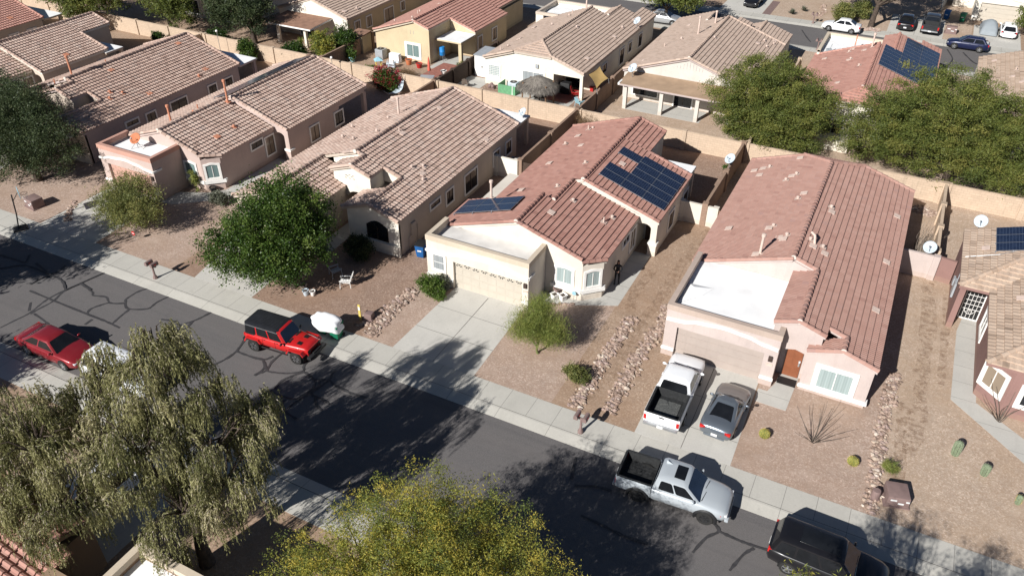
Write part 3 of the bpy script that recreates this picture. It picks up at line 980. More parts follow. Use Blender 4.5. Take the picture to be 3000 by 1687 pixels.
    def garage_door(s, x0, x1, y, z1, mat, fans=0):
        mb = MB()
        nrow = 4
        rh = z1 / nrow
        for i in range(nrow):
            mb.box(x0, x1, y, y + 0.05, i * rh + 0.008, (i + 1) * rh - 0.008)
            for k in range(8):
                a = x0 + (x1 - x0) * (k + 0.08) / 8; b = x0 + (x1 - x0) * (k + 0.92) / 8
                mb.box(a, b, y - 0.012, y, i * rh + 0.07, (i + 1) * rh - 0.07)
        mb.box(x0, x1, y + 0.02, y + 0.06, 0, z1)
        do = s.part('garage_door', mb, mat)
        for k in range(fans):
            cx = x0 + (x1 - x0) * (k + 0.5) / fans
            mw = MB()
            z0 = z1 - rh + 0.10
            up = k % 2 == 0
            for j in range(4):
                t0, t1 = math.pi * (0.08 + j * 0.24), math.pi * (0.20 + j * 0.24)
                pts = []
                for t, rr in ((t0, 0.09), (t0, 0.24), (t1, 0.24), (t1, 0.09)):
                    zz = math.sin(t) * rr
                    pts.append((cx + math.cos(t) * rr, y - 0.016, z0 + (zz if up else 0.27 - zz)))
                mw.add(pts, [(0, 1, 2, 3)])
            wo = mw.build('door_window', M('glass'), do)
            attach_child(wo, s.e, do)
        return do

    def band(s, pts, y, h=0.16, proud=0.09, name='trim_band'):
        """moulding that follows (x,z) points on a wall facing -Y"""
        mb = MB()
        out = []
        for i in range(len(pts) - 1):
            for k in range(4):
                t = k / 4; t2 = t * t * (3 - 2 * t)
                out.append((pts[i][0] + (pts[i + 1][0] - pts[i][0]) * t, pts[i][1] + (pts[i + 1][1] - pts[i][1]) * t2))
        out.append(pts[-1])
        lo = [(x, z - h / 2) for x, z in out]; hi = [(x, z + h / 2) for x, z in out]
        for i in range(len(out) - 1):
            mb.wallpoly([lo[i], lo[i + 1], hi[i + 1], hi[i]], 'y', y - proud, y + 0.0)
        return s.part(name, mb, s.trim)

    def done(s):
        s.part('wall', s.w, s.wm)
        s.part('roof', s.r, s.rm)
        s.part('fascia', s.fs, s.fm)
        for c in s.capruns: s.part('ridge_cap', c, s.rm, None, 40)
        for c in s.mo: s.part('ridge_end', c, 'mortar', None, 40)
        return s.e


def attach_child(o, root, par):
    """o is modelled in world coordinates, par is a part of root"""
    o.parent = par
    m = Matrix.Translation(root.location)
    o.matrix_parent_inverse = Matrix.Identity(4)
    return o


def flat_roof(h, x0, x1, y0, y1, z, mat='whiteroof', name='flat_roof', bump=0.0):
    mb = MB()
    nx, ny = max(2, int((x1 - x0) / 0.35)), max(2, int((y1 - y0) / 0.35))
    xs, ys = np.linspace(x0, x1, nx), np.linspace(y0, y1, ny)
    P = [(x, y, z + bump * (math.sin(x * 3.1 + y * 1.7) + math.sin(y * 2.3 - x)) + random.uniform(-1, 1) * bump * 0.5) for x in xs for y in ys]
    F = [(i * ny + j, (i + 1) * ny + j, (i + 1) * ny + j + 1, i * ny + j + 1) for i in range(nx - 1) for j in range(ny - 1)]
    mb.add(P, F)
    return h.part(name, mb, mat, None, 60)


def patio_cover(h, x0, x1, y0, y1, z, posts, mat='whiteroof', edge=None, z2=None, pm=None, th=0.16, pw=0.3):
    z2 = z if z2 is None else z2      # height at y1
    mb = MB()
    mb.prism([(x0, y0), (x1, y0), (x1, y1), (x0, y1)], [z - 0.03, z - 0.03, z2 - 0.03, z2 - 0.03], [z, z, z2, z2])
    h.part('patio_roof', mb, mat)
    mb = MB()
    mb.prism([(x0 - 0.02, y0 - 0.02), (x1 + 0.02, y0 - 0.02), (x1 + 0.02, y1), (x0 - 0.02, y1)], [z - 0.03 - th] * 2 + [z2 - 0.03 - th] * 2, [z - 0.034] * 2 + [z2 - 0.034] * 2)
    h.part('patio_fascia', mb, edge or h.wm)
    for px, py in posts:
        mb = MB(); mb.box(px - pw / 2, px + pw / 2, py - pw / 2, py + pw / 2, 0, z - 0.05 - th * 0.5)
        h.part('post', mb, pm or h.wm)


def parapet(h, x0, x1, y0, y1, z, cap, t=0.24, right_to=None, band=0.34, back_left=None):
    """low wall round a flat garage roof: front and two sides from roof level up"""
    yl = back_left or y1
    yr = right_to or y1
    w = h.w
    w.box(x0, x0 + t, y0 + t, yl, 0, z)
    w.box(x1 - t, x1, y0 + t, yr, 0, z)
    mb = MB()
    k = 0.03
    mb.box(x0 - k, x1 + k, y0 - k, y0 + t + k, z - band, z + 0.02)
    mb.box(x0 - k, x0 + t + k, y0 + t + k, yl - 0.01, z - band, z + 0.02)
    mb.box(x1 - t - k, x1 + k, y0 + t + k, yr - 0.01, z - band, z + 0.02)
    h.part('parapet_cap', mb, cap)


def front_wall(h, x0, x1, y, t, ztop, ox0, ox1, oz):
    """garage front wall with a door opening"""
    h.w.box(x0, ox0, y, y + t, 0, ztop); h.w.box(ox1, x1, y, y + t, 0, ztop); h.w.box(ox0, ox1, y, y + t, oz, ztop)


def pier(h, x0, x1, y, z0=0.52):
    mb = MB(); mb.box(x0, x1, y - 0.1, y + 0.0, z0 - 0.09, z0 + 0.07)
    h.part('ledge', mb, h.trim)
    h.w.box(x0 + 0.02, x1 - 0.02, y - 0.055, y, 0, z0 - 0.09)


def lamp(h, x, y, z):
    mb = MB(); mb.box(x - 0.11, x + 0.11, y - 0.13, y - 0.002, z, z + 0.33)
    h.part('wall_lamp', mb, 'brown', 0.02)
    mb = MB(); mb.box(x - 0.17, x + 0.17, y - 0.03, y - 0.002, z - 0.36, z - 0.19)
    for k in range(4): mb.box(x - 0.14 + k * 0.075, x - 0.10 + k * 0.075, y - 0.04, y - 0.03, z - 0.33, z - 0.22)
    h.part('address_plaque', mb, 'ventpink')


# ------- plan with the flat-roofed front garage and the shifted front room (three houses)
def model_e(h, dx=0.0, dy=0.0, frx=-18.95, frz=4.64, fre=-13.28, rre=-11.85, rrx=-17.45, cap='cap_e', gd='gdoor_e', fans=8, side_win=True,
            gx0=-24.15, gx1=-16.9, go0=-22.2, go1=-17.32, gfront=36.0, notch=True, back=57.1, step=True, bayblind='paleblind', fl='whiteroof', win_frame='white', recess=None):
    X = lambda v: v + dx
    Y = lambda v: v + dy
    frx, fre, rre, rrx, gx0, gx1, go0, go1 = [X(v) for v in (frx, fre, rre, rrx, gx0, gx1, go0, go1)]
    rrz = 2.75 + (rre - rrx) * SLOPE
    ny = Y(53.06) if notch else Y(back)
    fl_x = frx - (frz - 2.75) / SLOPE      # left eave of the front part
    rl_x = rrx - (rrz - 2.75) / SLOPE
    h.slope('E', rre, 2.75, rect(rrx, rre, Y(45.55), ny))
    if notch: h.slope('E', rre, 2.75, rect(rrx, rrx + 2.2, ny, Y(back)))
    jx = frx + 0.75 if step else frx
    jy = Y(42.36)
    h.slope('E', fre, 2.75, [(frx, Y(38.4)), (fre - 1.15, Y(38.4)), (fre, Y(39.65)), (fre, jy), (frx, jy)])
    h.slope('E', fre, 2.75, rect(jx, fre, jy, Y(45.55)))
    h.slope('W', frx, frz, rect(fl_x, frx, Y(38.4), jy if step else Y(45.5)))
    if step:
        h.slope('W', rrx, rrz, rect(rl_x, jx, jy, Y(45.55)))
    h.slope('W', rrx, rrz, rect(rl_x, rrx, Y(45.55), Y(back)))
    # caps
    h.cap((frx, Y(38.35), frz + 0.03), (frx, jy if step else Y(45.5), frz + 0.03), end=True)
    if step: h.cap((jx, jy, frz - 0.22), (jx, Y(45.5), frz - 0.22), end=True)
    h.cap((rrx, Y(45.5), rrz + 0.03), (rrx, Y(back), rrz + 0.03), end=True)
    h.cap((fre - 1.15, Y(38.4), 2.75 + 1.15 * SLOPE), (frx, Y(38.4), frz))
    h.cap((fre, Y(39.65), 2.77), (fre - 1.15, Y(38.4), 2.79 + 1.15 * SLOPE * 0.4))
    h.cap((rre, Y(45.55), 2.77), (rrx, Y(45.55), rrz))
    h.cap((fl_x, Y(38.4), 2.77), (frx, Y(38.4), frz))
    h.cap((rl_x, Y(back), 2.77), (rrx, Y(back), rrz))
    if notch:
        h.cap((rre, ny, 2.77), (rrx + 2.2, ny, rrz - 2.2 * SLOPE)); h.cap((rrx + 2.2, Y(back), rrz - 2.2 * SLOPE), (rrx, Y(back), rrz))
    else: h.cap((rre, ny, 2.77), (rrx, ny, rrz))
    # walls
    w = h.w
    fw, rw = fre - 0.1, rre - 0.1
    gl = max(fl_x, gx0) + 0.1
    w.prism([(gl, Y(38.5)), (fw - 1.02, Y(38.5)), (fw, Y(39.5)), (fw, Y(47.5)), (gl, Y(47.5))], 0, 2.6)
    if recess:
        w.box(rl_x + 0.1, rw, Y(47.5), Y(recess), 0, 2.6); w.box(rl_x + 0.1, rrx + 1.6, Y(recess), Y(back) - 0.12, 0, 2.6)
        w.box(rw - 0.35, rw, Y(back) - 0.5, Y(back) - 0.12, 0, 2.25); w.box(rw - 0.2, rw, Y(recess), Y(back) - 0.5, 2.25, 2.6); w.box(rrx + 1.6, rw, Y(back) - 0.5, Y(back) - 0.32, 2.25, 2.6)
    else: w.prism([(rl_x + 0.1, Y(47.5)), (rw, Y(47.5)), (rw, ny - 0.12 if notch else Y(back) - 0.12), (rl_x + 0.1, ny - 0.12 if notch else Y(back) - 0.12)], 0, 2.6)
    if notch:
        w.prism([(rl_x + 0.1, ny - 0.12), (rrx + 2.1, ny - 0.12), (rrx + 2.1, Y(back) - 0.12), (rl_x + 0.1, Y(back) - 0.12)], 0, 2.6)
    # gables
    def gz(x, rx, rz): return rz - abs(x - rx) * SLOPE - 0.19
    w.wallpoly([(gl, 2.6), (fw - 1.02, 2.6), (fw - 1.02, gz(fw - 1.02, frx, frz)), (frx, gz(frx, frx, frz)), (gl, gz(gl, frx, frz))], 'y', Y(38.5), Y(38.7))
    w.wallpoly([(jx, 2.9), (fw, 2.62), (rw, 2.62), (rw, gz(rw, rrx, rrz)), (rrx, gz(rrx, rrx, rrz)), (jx, gz(jx, rrx, rrz))], 'y', Y(45.65), Y(45.85))
    xr = rrx + 2.1 if notch else rw
    w.wallpoly([(rl_x + 0.1, 2.6), (xr, 2.6), (xr, gz(xr, rrx, rrz)), (rrx, gz(rrx, rrx, rrz)), (rl_x + 0.1, gz(rl_x + 0.1, rrx, rrz))], 'y', Y(back) - 0.32, Y(back) - 0.12)
    if notch:
        w.wallpoly([(xr, 2.6), (rw, 2.6), (rw, gz(rw, rrx, rrz)), (xr, gz(xr, rrx, rrz))], 'y', ny - 0.32, ny - 0.12)
        w.box(xr - 0.2, xr, ny - 0.12, Y(back) - 0.32, 2.6, gz(xr, rrx, rrz))
    # entry arch: pillar, header and dark doorway behind
    w.box(rw - 0.42, rw, Y(45.65), Y(46.05), 0, 2.6)
    w.box(rw - 0.2, rw, Y(46.05), Y(47.5), 0, 2.6)
    K = 8
    arc = [(fw + (rw - 0.42 - fw) * (0.5 - 0.5 * math.cos(math.pi * k / K)), 2.02 + 0.33 * math.sin(math.pi * k / K)) for k in range(K + 1)]
    w.wallpoly([(fw, 2.62)] + arc + [(rw - 0.42, 2.62)], 'y', Y(45.65), Y(45.9))
    w.box(rw - 0.5, rw + 0.07, Y(45.57), Y(46.12), 0, 0.85)
    mb = MB(); mb.box(rw - 0.54, rw + 0.11, Y(45.53), Y(46.16), 0.85, 1.0); h.part('ledge', mb, h.trim)
    mb = MB(); mb.box(fw + 0.15, fw + 1.05, Y(47.42), Y(47.49), 0.02, 2.05)
    for a, b in ((0.1, 0.95), (1.1, 1.9)):
        mb.box(fw + 0.25, fw + 0.55, Y(47.40), Y(47.42), a, b); mb.box(fw + 0.65, fw + 0.95, Y(47.40), Y(47.42), a, b)
    h.part('front_door', mb, 'door_dark')
    # garage
    front_wall(h, gx0, gx1, Y(gfront), 0.24, 3.5, go0, go1, 2.06)
    parapet(h, gx0, gx1, Y(gfront), Y(38.48), 3.52, cap)
    flat_roof(h, gx0 + 0.24, gx1 - 0.24, Y(gfront) + 0.24, Y(38.5), 3.0, fl)
    h.garage_door(go0, go1, Y(gfront) + 0.2, 2.06, gd, fans)
    h.band([(gx0 - 0.05, 2.44), (go0 - 0.45, 2.46), (go0 + 0.75, 2.70), ((go0 + go1) / 2 - 0.1, 2.82), (go1 - 1.1, 2.68), (go1 - 0.1, 2.46), (gx1 + 0.05, 2.42)], Y(gfront))
    mb = MB(); mb.box(gx1, gx1 + 0.09, Y(gfront) - 0.09, Y(gfront) + 0.75, 2.34, 2.50); h.part('trim_band', mb, h.trim)
    pier(h, gx0 - 0.03, go0, Y(gfront), 0.62); pier(h, go1, gx1 + 0.04, Y(gfront), 0.62)
    lamp(h, (go1 + gx1) / 2 + 0.02, Y(gfront), 1.72)
    # bay windows
    h.wy(Y(38.5), fre - 2.85, fre - 1.78, 1.02, 2.06, glass=bayblind, trim=0.16, arch=0.10)
    c = Vector((fw - 1.02, Y(38.5), 0)); dd = Vector((1.02, 1.0, 0)).normalized()
    a = c + dd * 0.26
    h.window((a.x, a.y, 1.02), (dd.x, dd.y), 0.92, 1.02, trim=0.16, arch=0.10, glass=bayblind)
    mb = MB()
    nn = dd.cross(Vector((0, 0, 1)))
    mb.box(fre - 3.2, fw - 1.02, Y(38.38), Y(38.5), 0.58, 0.84)
    e_ = c + dd * 1.42
    mb.prism([(c.x, c.y), (c.x + nn.x * 0.12, c.y + nn.y * 0.12), (e_.x + nn.x * 0.12 + 0.12, e_.y + nn.y * 0.12 + 0.1), (e_.x, e_.y)], 0.58, 0.84)
    mb.box(fw, fw + 0.12, Y(39.5), Y(39.75), 0.58, 0.84)
    h.part('ledge', mb, h.trim)
    # side windows
    if side_win:
        h.wx(fw, Y(42.85), Y(44.1), 1.82, 2.32, glass='glass', frame=win_frame)
        h.wx(fw, Y(44.45), Y(45.4), 0.66, 2.16, glass='tanblind', frame=win_frame, mull=1)
        h.wx(rw, Y(48.35), Y(49.45), 0.6, 1.85, glass='tanblind', frame='brown')
        h.wx(rw, Y(51.7), Y(52.8), 0.72, 1.85, glass='glass', frame='brown')


def model_d(h, dx=0.0, dy=0.0, front=True, cream='st_dw', winl='glass', trimg='white'):
    X = lambda v: v + dx
    Y = lambda v: v + dy
    e, r, l = X(-27.22), X(-33.4), X(-39.6)
    rz = 2.75 + (e - r) * SLOPE
    gx, gz_ = X(-36.46), rz - (r - X(-36.46)) * SLOPE
    ge = X(-33.4)
    h.slope('E', e, 2.75, rect(r, e, Y(41.6), Y(55.4)))
    h.slope('E', e, 2.75, rect(X(-32.7), X(-31.1), Y(39.95), Y(41.6)))
    h.slope('E', e, 2.75, rect(X(-29.6), e, Y(37.45), Y(41.6)))
    h.slope('W', r, rz, rect(l, r, Y(41.6), Y(55.1)))
    h.slope('W', r, rz, rect(l, gx, Y(35.3), Y(41.6)))
    h.slope('E', ge, 2.75, rect(gx, ge, Y(35.3), Y(41.5)))
    z2 = rz - (X(-32.7) - r) * SLOPE
    z3 = rz - (X(-29.6) - r) * SLOPE
    h.slope('W', X(-32.7), z2, rect(X(-34.55), X(-32.7), Y(39.95), Y(41.5)))
    h.slope('W', X(-29.6), z3, rect(X(-31.85), X(-29.6), Y(37.45), Y(40.0)))
    up = 0.03
    h.cap((r, Y(41.5), rz + up), (r, Y(55.2), rz + up), end=True)
    h.cap((gx, Y(35.3), gz_ + up), (gx, Y(41.5), gz_ + up), end=True)
    h.cap((X(-32.7), Y(39.95), z2 + up), (X(-32.7), Y(41.6), z2 + up), end=True)
    h.cap((X(-29.6), Y(37.45), z3 + up), (X(-29.6), Y(41.5), z3 + up), end=True)
    def zz(x, rx, z): return z - abs(x - rx) * SLOPE
    h.cap((X(-34.5), Y(41.6), zz(X(-34.5), r, rz)), (r, Y(41.6), rz))
    h.cap((X(-32.7), Y(41.6), zz(X(-32.7), r, rz)), (r, Y(41.6), rz))
    h.cap((X(-29.7), Y(41.6), zz(X(-29.7), r, rz)), (X(-31.05), Y(41.6), zz(X(-31.05), r, rz)))
    h.cap((X(-31.1), Y(39.95), zz(X(-31.1), X(-32.7), z2)), (X(-32.7), Y(39.95), z2))
    h.cap((X(-34.55), Y(39.95), zz(X(-34.55), X(-32.7), z2)), (X(-32.7), Y(39.95), z2))
    h.cap((e, Y(37.45), 2.77), (X(-29.6), Y(37.45), z3))
    h.cap((X(-31.85), Y(37.45), zz(X(-31.85), X(-29.6), z3)), (X(-29.6), Y(37.45), z3))
    h.cap((e, Y(55.35), 2.77), (r, Y(55.35), rz)); h.cap((l, Y(55.1), 2.77), (r, Y(55.1), rz))
    h.cap((ge, Y(35.3), 2.77), (gx, Y(35.3), gz_)); h.cap((l, Y(35.3), 2.77), (gx, Y(35.3), gz_))
    w = h.w
    wr, wl = e - 0.1, l + 0.1
    w.box(wl, wr, Y(41.75), Y(55.15), 0, 2.6)
    w.box(wl, ge - 0.1, Y(35.5), Y(41.75), 0, 2.6)
    w.box(X(-31.5), wr, Y(37.6), Y(41.75), 0, 2.6)
    def gab(pts, y0, y1, mb=w): mb.wallpoly(pts, 'y', y0, y1)
    d = 0.2
    cm = MB()
    gab([(wl, 2.6), (wr, 2.6), (wr, zz(wr, r, rz) - d), (r, rz - d), (wl, zz(wl, r, rz) - d)], Y(54.95), Y(55.15))
    gab([(X(-35.6), 2.9), (X(-29.7), 2.9), (X(-29.7), zz(X(-29.7), r, rz) - d), (r, rz - d), (X(-35.6), zz(X(-35.6), r, rz) - d)], Y(41.72), Y(41.9), cm)
    h.part('gable_wall', cm, cream); cm = MB()
    gab([(wl, 2.6), (ge - 0.1, 2.6), (ge - 0.1, zz(ge - 0.1, gx, gz_) - d), (gx, gz_ - d), (wl, zz(wl, gx, gz_) - d)], Y(35.5), Y(35.7))
    # entry tower with arch
    K = 8
    a0, a1 = X(-33.3), X(-31.75)
    arc = [(a0 + (a1 - a0) * (0.5 - 0.5 * math.cos(math.pi * k / K)), 2.0 + 0.45 * math.sin(math.pi * k / K)) for k in range(K + 1)]
    t0, t1 = X(-34.4), X(-31.25)
    gab([(t0, 2.4), (a0, 2.0)] + arc[1:-1] + [(a1, 2.0), (t1, 2.0), (t1, zz(t1, X(-32.7), z2) - d), (X(-32.7), z2 - d), (t0, zz(t0, X(-32.7), z2) - d)], Y(40.1), Y(40.3), cm)
    cm.box(t1 - 0.2, t1, Y(40.3), Y(41.75), 2.0, zz(t1, X(-32.7), z2) - d)
    cm.box(t1 - 0.45, t1, Y(40.1), Y(40.3), 0, 2.0)
    cm.box(t0, t0 + 0.2, Y(40.3), Y(41.75), 2.8, zz(t0, X(-32.7), z2) - d)
    h.part('entry_tower', cm, cream); cm = MB()
    # front room gable
    f0, f1 = X(-31.5), wr
    K = 8
    gab([(f0, 0), (f1, 0), (f1, zz(f1, X(-29.6), z3) - d), (X(-29.6), z3 - d), (f0, zz(f0, X(-29.6), z3) - d)], Y(37.55), Y(37.75), cm)
    h.part('front_wall', cm, cream)
    mb = MB()
    for dxv, dzv in ((0, 0.28), (-0.17, 0.14), (0.17, 0.14), (0, 0), (-0.34, 0), (0.34, 0), (0.3, 0.24), (-0.3, 0.2)):
        for s_ in (-1, 1):
            cx, cz = X(-33.0) + dxv, 3.42 + dzv
            mb.add([(cx, Y(40.094), cz), (cx + s_ * 0.035, Y(40.094), cz + 0.05), (cx + s_ * 0.09, Y(40.094), cz + 0.02), (cx + s_ * 0.05, Y(40.094), cz - 0.02)], [(0, 1, 2, 3)])
    h.part('gable_vent', mb, 'brown')
    if front:
        h.wy(Y(37.55), X(-29.95), X(-28.2), 0.86, 1.92, trim=0, arch=0.42, frame='brown', glass='glass')
        mb = MB(); mb.box(X(-30.55), X(-27.25), Y(37.40), Y(37.55), 0.0, 0.78); h.part('plinth', mb, cream)
    mb = MB(); mb.box(X(-33.0), X(-32.05), Y(41.66), Y(41.74), 0.02, 2.05); h.part('front_door', mb, 'door_dark')
    for y0, y1, z0, z1 in ((41.56, 42.8, 1.66, 2.02), (43.72, 44.66, 0.95, 1.97), (46.45, 48.28, 0.5, 2.0), (51.05, 52.0, 0.88, 1.95), (53.2, 54.1, 0.86, 1.92)):
        h.wx(wr, Y(y0), Y(y1), z0, z1, glass=winl, frame='brown', trim=0.14)
    patio_cover(h, X(-33.5), X(-27.4), Y(55.45), Y(57.9), 2.55, [(X(-27.6), Y(57.6)), (X(-33.2), Y(57.6))])


# ======================= front row =======================
E_ = House('cream house with red tiled roof, two solar arrays and flat cream garage roof', (-18, 46), 'st_e', 'tile_e', 'st_e', rib=0.165, amp=0.014)
model_e(E_, fl='greyroof')
E_.wy(36.0, -23.66, -22.84, 1.14, 2.26, glass='greyblind', mull=0, bars=(1, 2), trim=0.13)
# solar on the right slope, 15 panels as the roof shows
zr = 2.75
cw = [(-15.25, -13.62), (-13.62, -12.0)]
for (x0, x1, y0, y1) in ((-16.85, -15.25, 50.65, 51.75),): E_.solar('E', -11.85, 2.75, [(x0, x1, y0, y1)])
ys = [46.9 + i * 1.03 for i in range(6)]
cells = [(a, b, ys[i], ys[i + 1]) for a, b in cw for i in range(5)]
cells += [(-16.85, -15.25, ys[i], ys[i + 1]) for i in range(2)]
E_.solar('E', -11.85, 2.75, cells)
E_.solar('W', -18.95, 4.64, [(-24.3 + i * 1.42, -24.3 + (i + 1) * 1.42, 39.75 + j * 1.02, 39.75 + (j + 1) * 1.02) for i in range(3) for j in range(2)], lift=0.24)
patio_cover(E_, -15.2, -12.1, 53.1, 55.2, 2.55, [(-12.3, 55.0)])
for v in ((-17.73, 40.96, 4.23), (-16.15, 49.7, 4.18)): E_.vent(*v)
for v in ((-14.84, 42.96, 3.27, 'E', 'pipe'), (-14.59, 43.86, 3.18, 'E', 'cowl'), (-17.2, 43.3, 4.05, 'E', 'cowl')): E_.vent(*v)
for v in ((-21.59, 49.09, 3.23, 'W'), (-21.2, 55.72, 3.36, 'W', 'pipe'), (-20.9, 55.9, 3.4, 'W', 'cowl'), (-21.58, 54.48, 3.23, 'W'), (-18.47, 48.39, 4.27, 'W', 'cowl'), (-21.6, 44.4, 3.23, 'W'),
          (-18.9, 44.5, 4.13, 'W', 'cowl'), (-21.9, 52.8, 3.15, 'W', 'cowl'), (-22.65, 42.0, 3.5, 'W', 'tall'), (-20.4, 52.2, 3.62, 'W')): E_.vent(*v)
E_.done()

C_ = House('dusty pink house with brown tiles and white flat garage roof carrying an orange dish', (-48.5, 46), 'st_c', 'tile_d', 'st_c', rib=0.3, amp=0.024)
model_e(C_, -31.42, -0.05, frx=-18.03, frz=4.31, rrx=-17.28, cap='cap_c', gd='gdoor_c', fans=0, gx0=-21.85, gx1=-16.25, go0=-21.2, go1=-16.75, gfront=35.65, notch=False, back=56.55, step=False, bayblind='teal', win_frame='brown', recess=52.4)
C_.solar('W', -48.7, 4.563, [(-51.2, -49.3, 45.9 + i * 1.05, 45.9 + (i + 1) * 1.05) for i in range(10)], lift=0.22)
for v in ((-46.42, 42.99, 3.33, 'E', 'cowl', 'ventorange'), (-46.36, 41.05, 3.31, 'E', 'patch', 'ventorange'), (-48.71, 45.0, 4.3, 'E', 'flue', 'ventorange'), (-49.7, 42.2, 4.2, 'W', 'cowl', 'ventorange'),
          (-50.6, 40.6, 3.9, 'W', 'tall', 'ventorange'), (-50.5, 43.4, 3.95, 'W', 'pipe', 'ventorange')): C_.vent(*v)
C_.done()

A_ = House('tan house at the left edge with a long tiled roof and notched back corner', (-77, 46), 'st_d', 'tile_d', 'st_dw', rib=0.3, amp=0.024)
model_e(A_, -60.14, -0.55, cap='cap_e', gd='gdoor_e', fans=0, bayblind='glass', back=56.6, win_frame='brown')
A_.vent(-73.05, 48.68, 3.1, 'E', 'patch', 'ventorange')
for v in ((-76.3, 44.3, 4.2, 'E', 'cowl', 'ventorange'), (-78.5, 42.0, 4.0, 'E', 'cowl', 'ventorange')): A_.vent(*v)
patio_cover(A_, -75.0, -71.7, 52.0, 54.1, 2.55, [(-71.9, 53.9)])
A_.done()

D_ = House('beige house with tan rose tiles, cream front gables and arched front window', (-33.4, 46), 'st_d', 'tile_d', 'st_d', rib=0.3, amp=0.024)
model_d(D_)
for v in ((-32.50, 51.60, 4.50, 'E', 'patch'), (-32.47, 46.16, 4.49, 'E', 'patch'), (-27.92, 50.98, 2.97, 'E', 'patch'), (-29.78, 43.19, 3.59, 'E', 'cowl'), (-29.3, 43.95, 3.45, 'E', 'cowl'),
          (-28.94, 43.2, 3.31, 'E', 'patch'), (-28.49, 42.6, 3.16, 'E', 'cowl'), (-32.75, 46.2, 4.58, 'E', 'pipe'), (-35.09, 49.6, 4.25, 'W', 'tall'), (-35.5, 48.7, 4.1, 'W', 'cowl'),
          (-35.73, 44.38, 4.05, 'W', 'cowl'), (-37.5, 45.3, 3.45, 'W', 'cowl'), (-34.29, 45.46, 4.52, 'W', 'cowl'), (-33.81, 36.34, 2.95, 'E', 'patch'), (-38.3, 47.6, 3.2, 'W', 'cowl')): D_.vent(*v)
mb = MB(); mb.box(-27.32, -27.18, 38.9, 39.45, 1.0, 1.9); mb.tube([(-27.25, 39.7, 0), (-27.25, 39.7, 1.5)], 0.03); mb.tube([(-27.25, 38.6, 0), (-27.25, 38.6, 0.9), (-27.25, 38.9, 1.1)], 0.025)
D_.part('meter_box', mb, 'st_d')
D_.done()

B_ = House('pinkish grey house with brown rose tiles whose front hides under a dark tree', (-63.5, 46), 'st_b', 'tile_b', 'st_b', rib=0.3, amp=0.024)
model_d(B_, -30.08, 0.0, cream='st_d')
for v in ((-62.51, 45.34, 4.45, 'E', 'patch', 'ventorange'), (-58.36, 45.35, 3.07, 'E', 'patch', 'ventorange'), (-58.38, 52.09, 3.08, 'E', 'patch', 'ventorange'), (-57.9, 50.73, 2.93, 'E', 'cowl', 'ventorange'),
          (-60.18, 42.94, 3.68, 'E', 'cowl', 'ventorange'), (-59.52, 43.63, 3.46, 'E', 'cowl', 'ventorange'), (-59.53, 42.29, 3.46, 'E', 'cowl', 'ventorange'), (-63.9, 42.5, 4.55, 'W', 'flue', 'ventorange'),
          (-64.1, 46.2, 4.5, 'W', 'pipe', 'ventorange'), (-64.6, 41.2, 4.3, 'W', 'pipe', 'ventorange'), (-62.6, 53.3, 4.5, 'E', 'patch', 'ventorange')): B_.vent(*v)
B_.done()

Z_ = House('house with a salmon red tiled roof cut off by the top left corner', (-92.7, 47), 'st_d', 'tile_red', 'st_d', rib=0.3, amp=0.024)
model_d(Z_, -59.36, 1.05)
Z_.vent(-88.0, 53.6, 3.2, 'E', 'patch', 'ventorange')
Z_.done()

# ---- pink house on the right
F_ = House('rose stucco house with rose brown tiles and a bright white flat garage roof', (-2.8, 46), 'st_f', 'tile_f', 'st_f', rib=0.165, amp=0.013)
h = F_
zr = 2.75 + (2.97 + 2.8) * SLOPE
h.slope('E', 2.97, 2.75, [(-2.8, 42.2), (2.97, 42.2), (2.97, 58.05), (-0.65, 58.05), (-2.8, 55.95)])
h.slope('E', 2.97, 2.75, rect(-1.35, 2.97, 37.6, 42.2))
h.slope('E', 2.97, 2.75, rect(-1.35, 0.1, 36.75, 37.6))
h.slope('E', 2.97, 2.75, rect(1.12, 2.97, 36.36, 37.6))
h.slope('W', -2.8, zr, [(-8.55, 42.0), (-2.8, 42.0), (-2.8, 55.95), (-4.85, 57.8), (-8.55, 57.8)])
z2, z3 = 2.75 + (2.97 + 1.35) * SLOPE, 2.75 + (2.97 - 1.12) * SLOPE
h.slope('W', -1.35, z2, rect(-2.62, -1.35, 36.75, 42.15))
h.slope('W', 1.12, z3, rect(-0.6, 1.12, 36.36, 37.55))
h.slope('N', 55.95, zr, [(-2.8, 55.95), (-0.65, 58.05), (-4.9, 58.05)], p=0.335)
h.cap((-2.8, 42.1, zr + .03), (-2.8, 55.95, zr + .03), end=True)
h.cap((-1.35, 36.75, z2 + .03), (-1.35, 42.1, z2 + .03), end=True)
h.cap((1.12, 36.36, z3 + .03), (1.12, 37.6, z3 + .03), end=True)
h.cap((-4.88, 57.9, zr - 0.70), (-2.8, 55.95, zr)); h.cap((-0.65, 58.0, zr - 0.70), (-2.8, 55.95, zr))
h.cap((-8.5, 42.0, zr - 5.7 * SLOPE), (-2.8, 42.0, zr)); h.cap((-1.4, 42.2, zr - 1.4 * SLOPE), (-2.8, 42.2, zr))
h.cap((0.1, 36.75, z2 - 1.45 * SLOPE), (-1.35, 36.75, z2)); h.cap((-2.6, 36.75, z2 - 1.25 * SLOPE), (-1.35, 36.75, z2))
h.cap((2.97, 36.36, 2.77), (1.12, 36.36, z3)); h.cap((-0.6, 36.36, z3 - 1.72 * SLOPE), (1.12, 36.36, z3)); h.cap((1.1, 37.6, z3), (0.15, 37.6, z3 + 0.97 * SLOPE))
h.cap((2.97, 58.0, 2.77), (-0.65, 58.0, 2.75 + 3.62 * SLOPE)); h.cap((-8.5, 57.75, 2.77), (-4.85, 57.75, zr - 2.05 * SLOPE))
w = h.w
w.box(-8.45, 2.87, 42.1, 57.9, 0, 2.6)
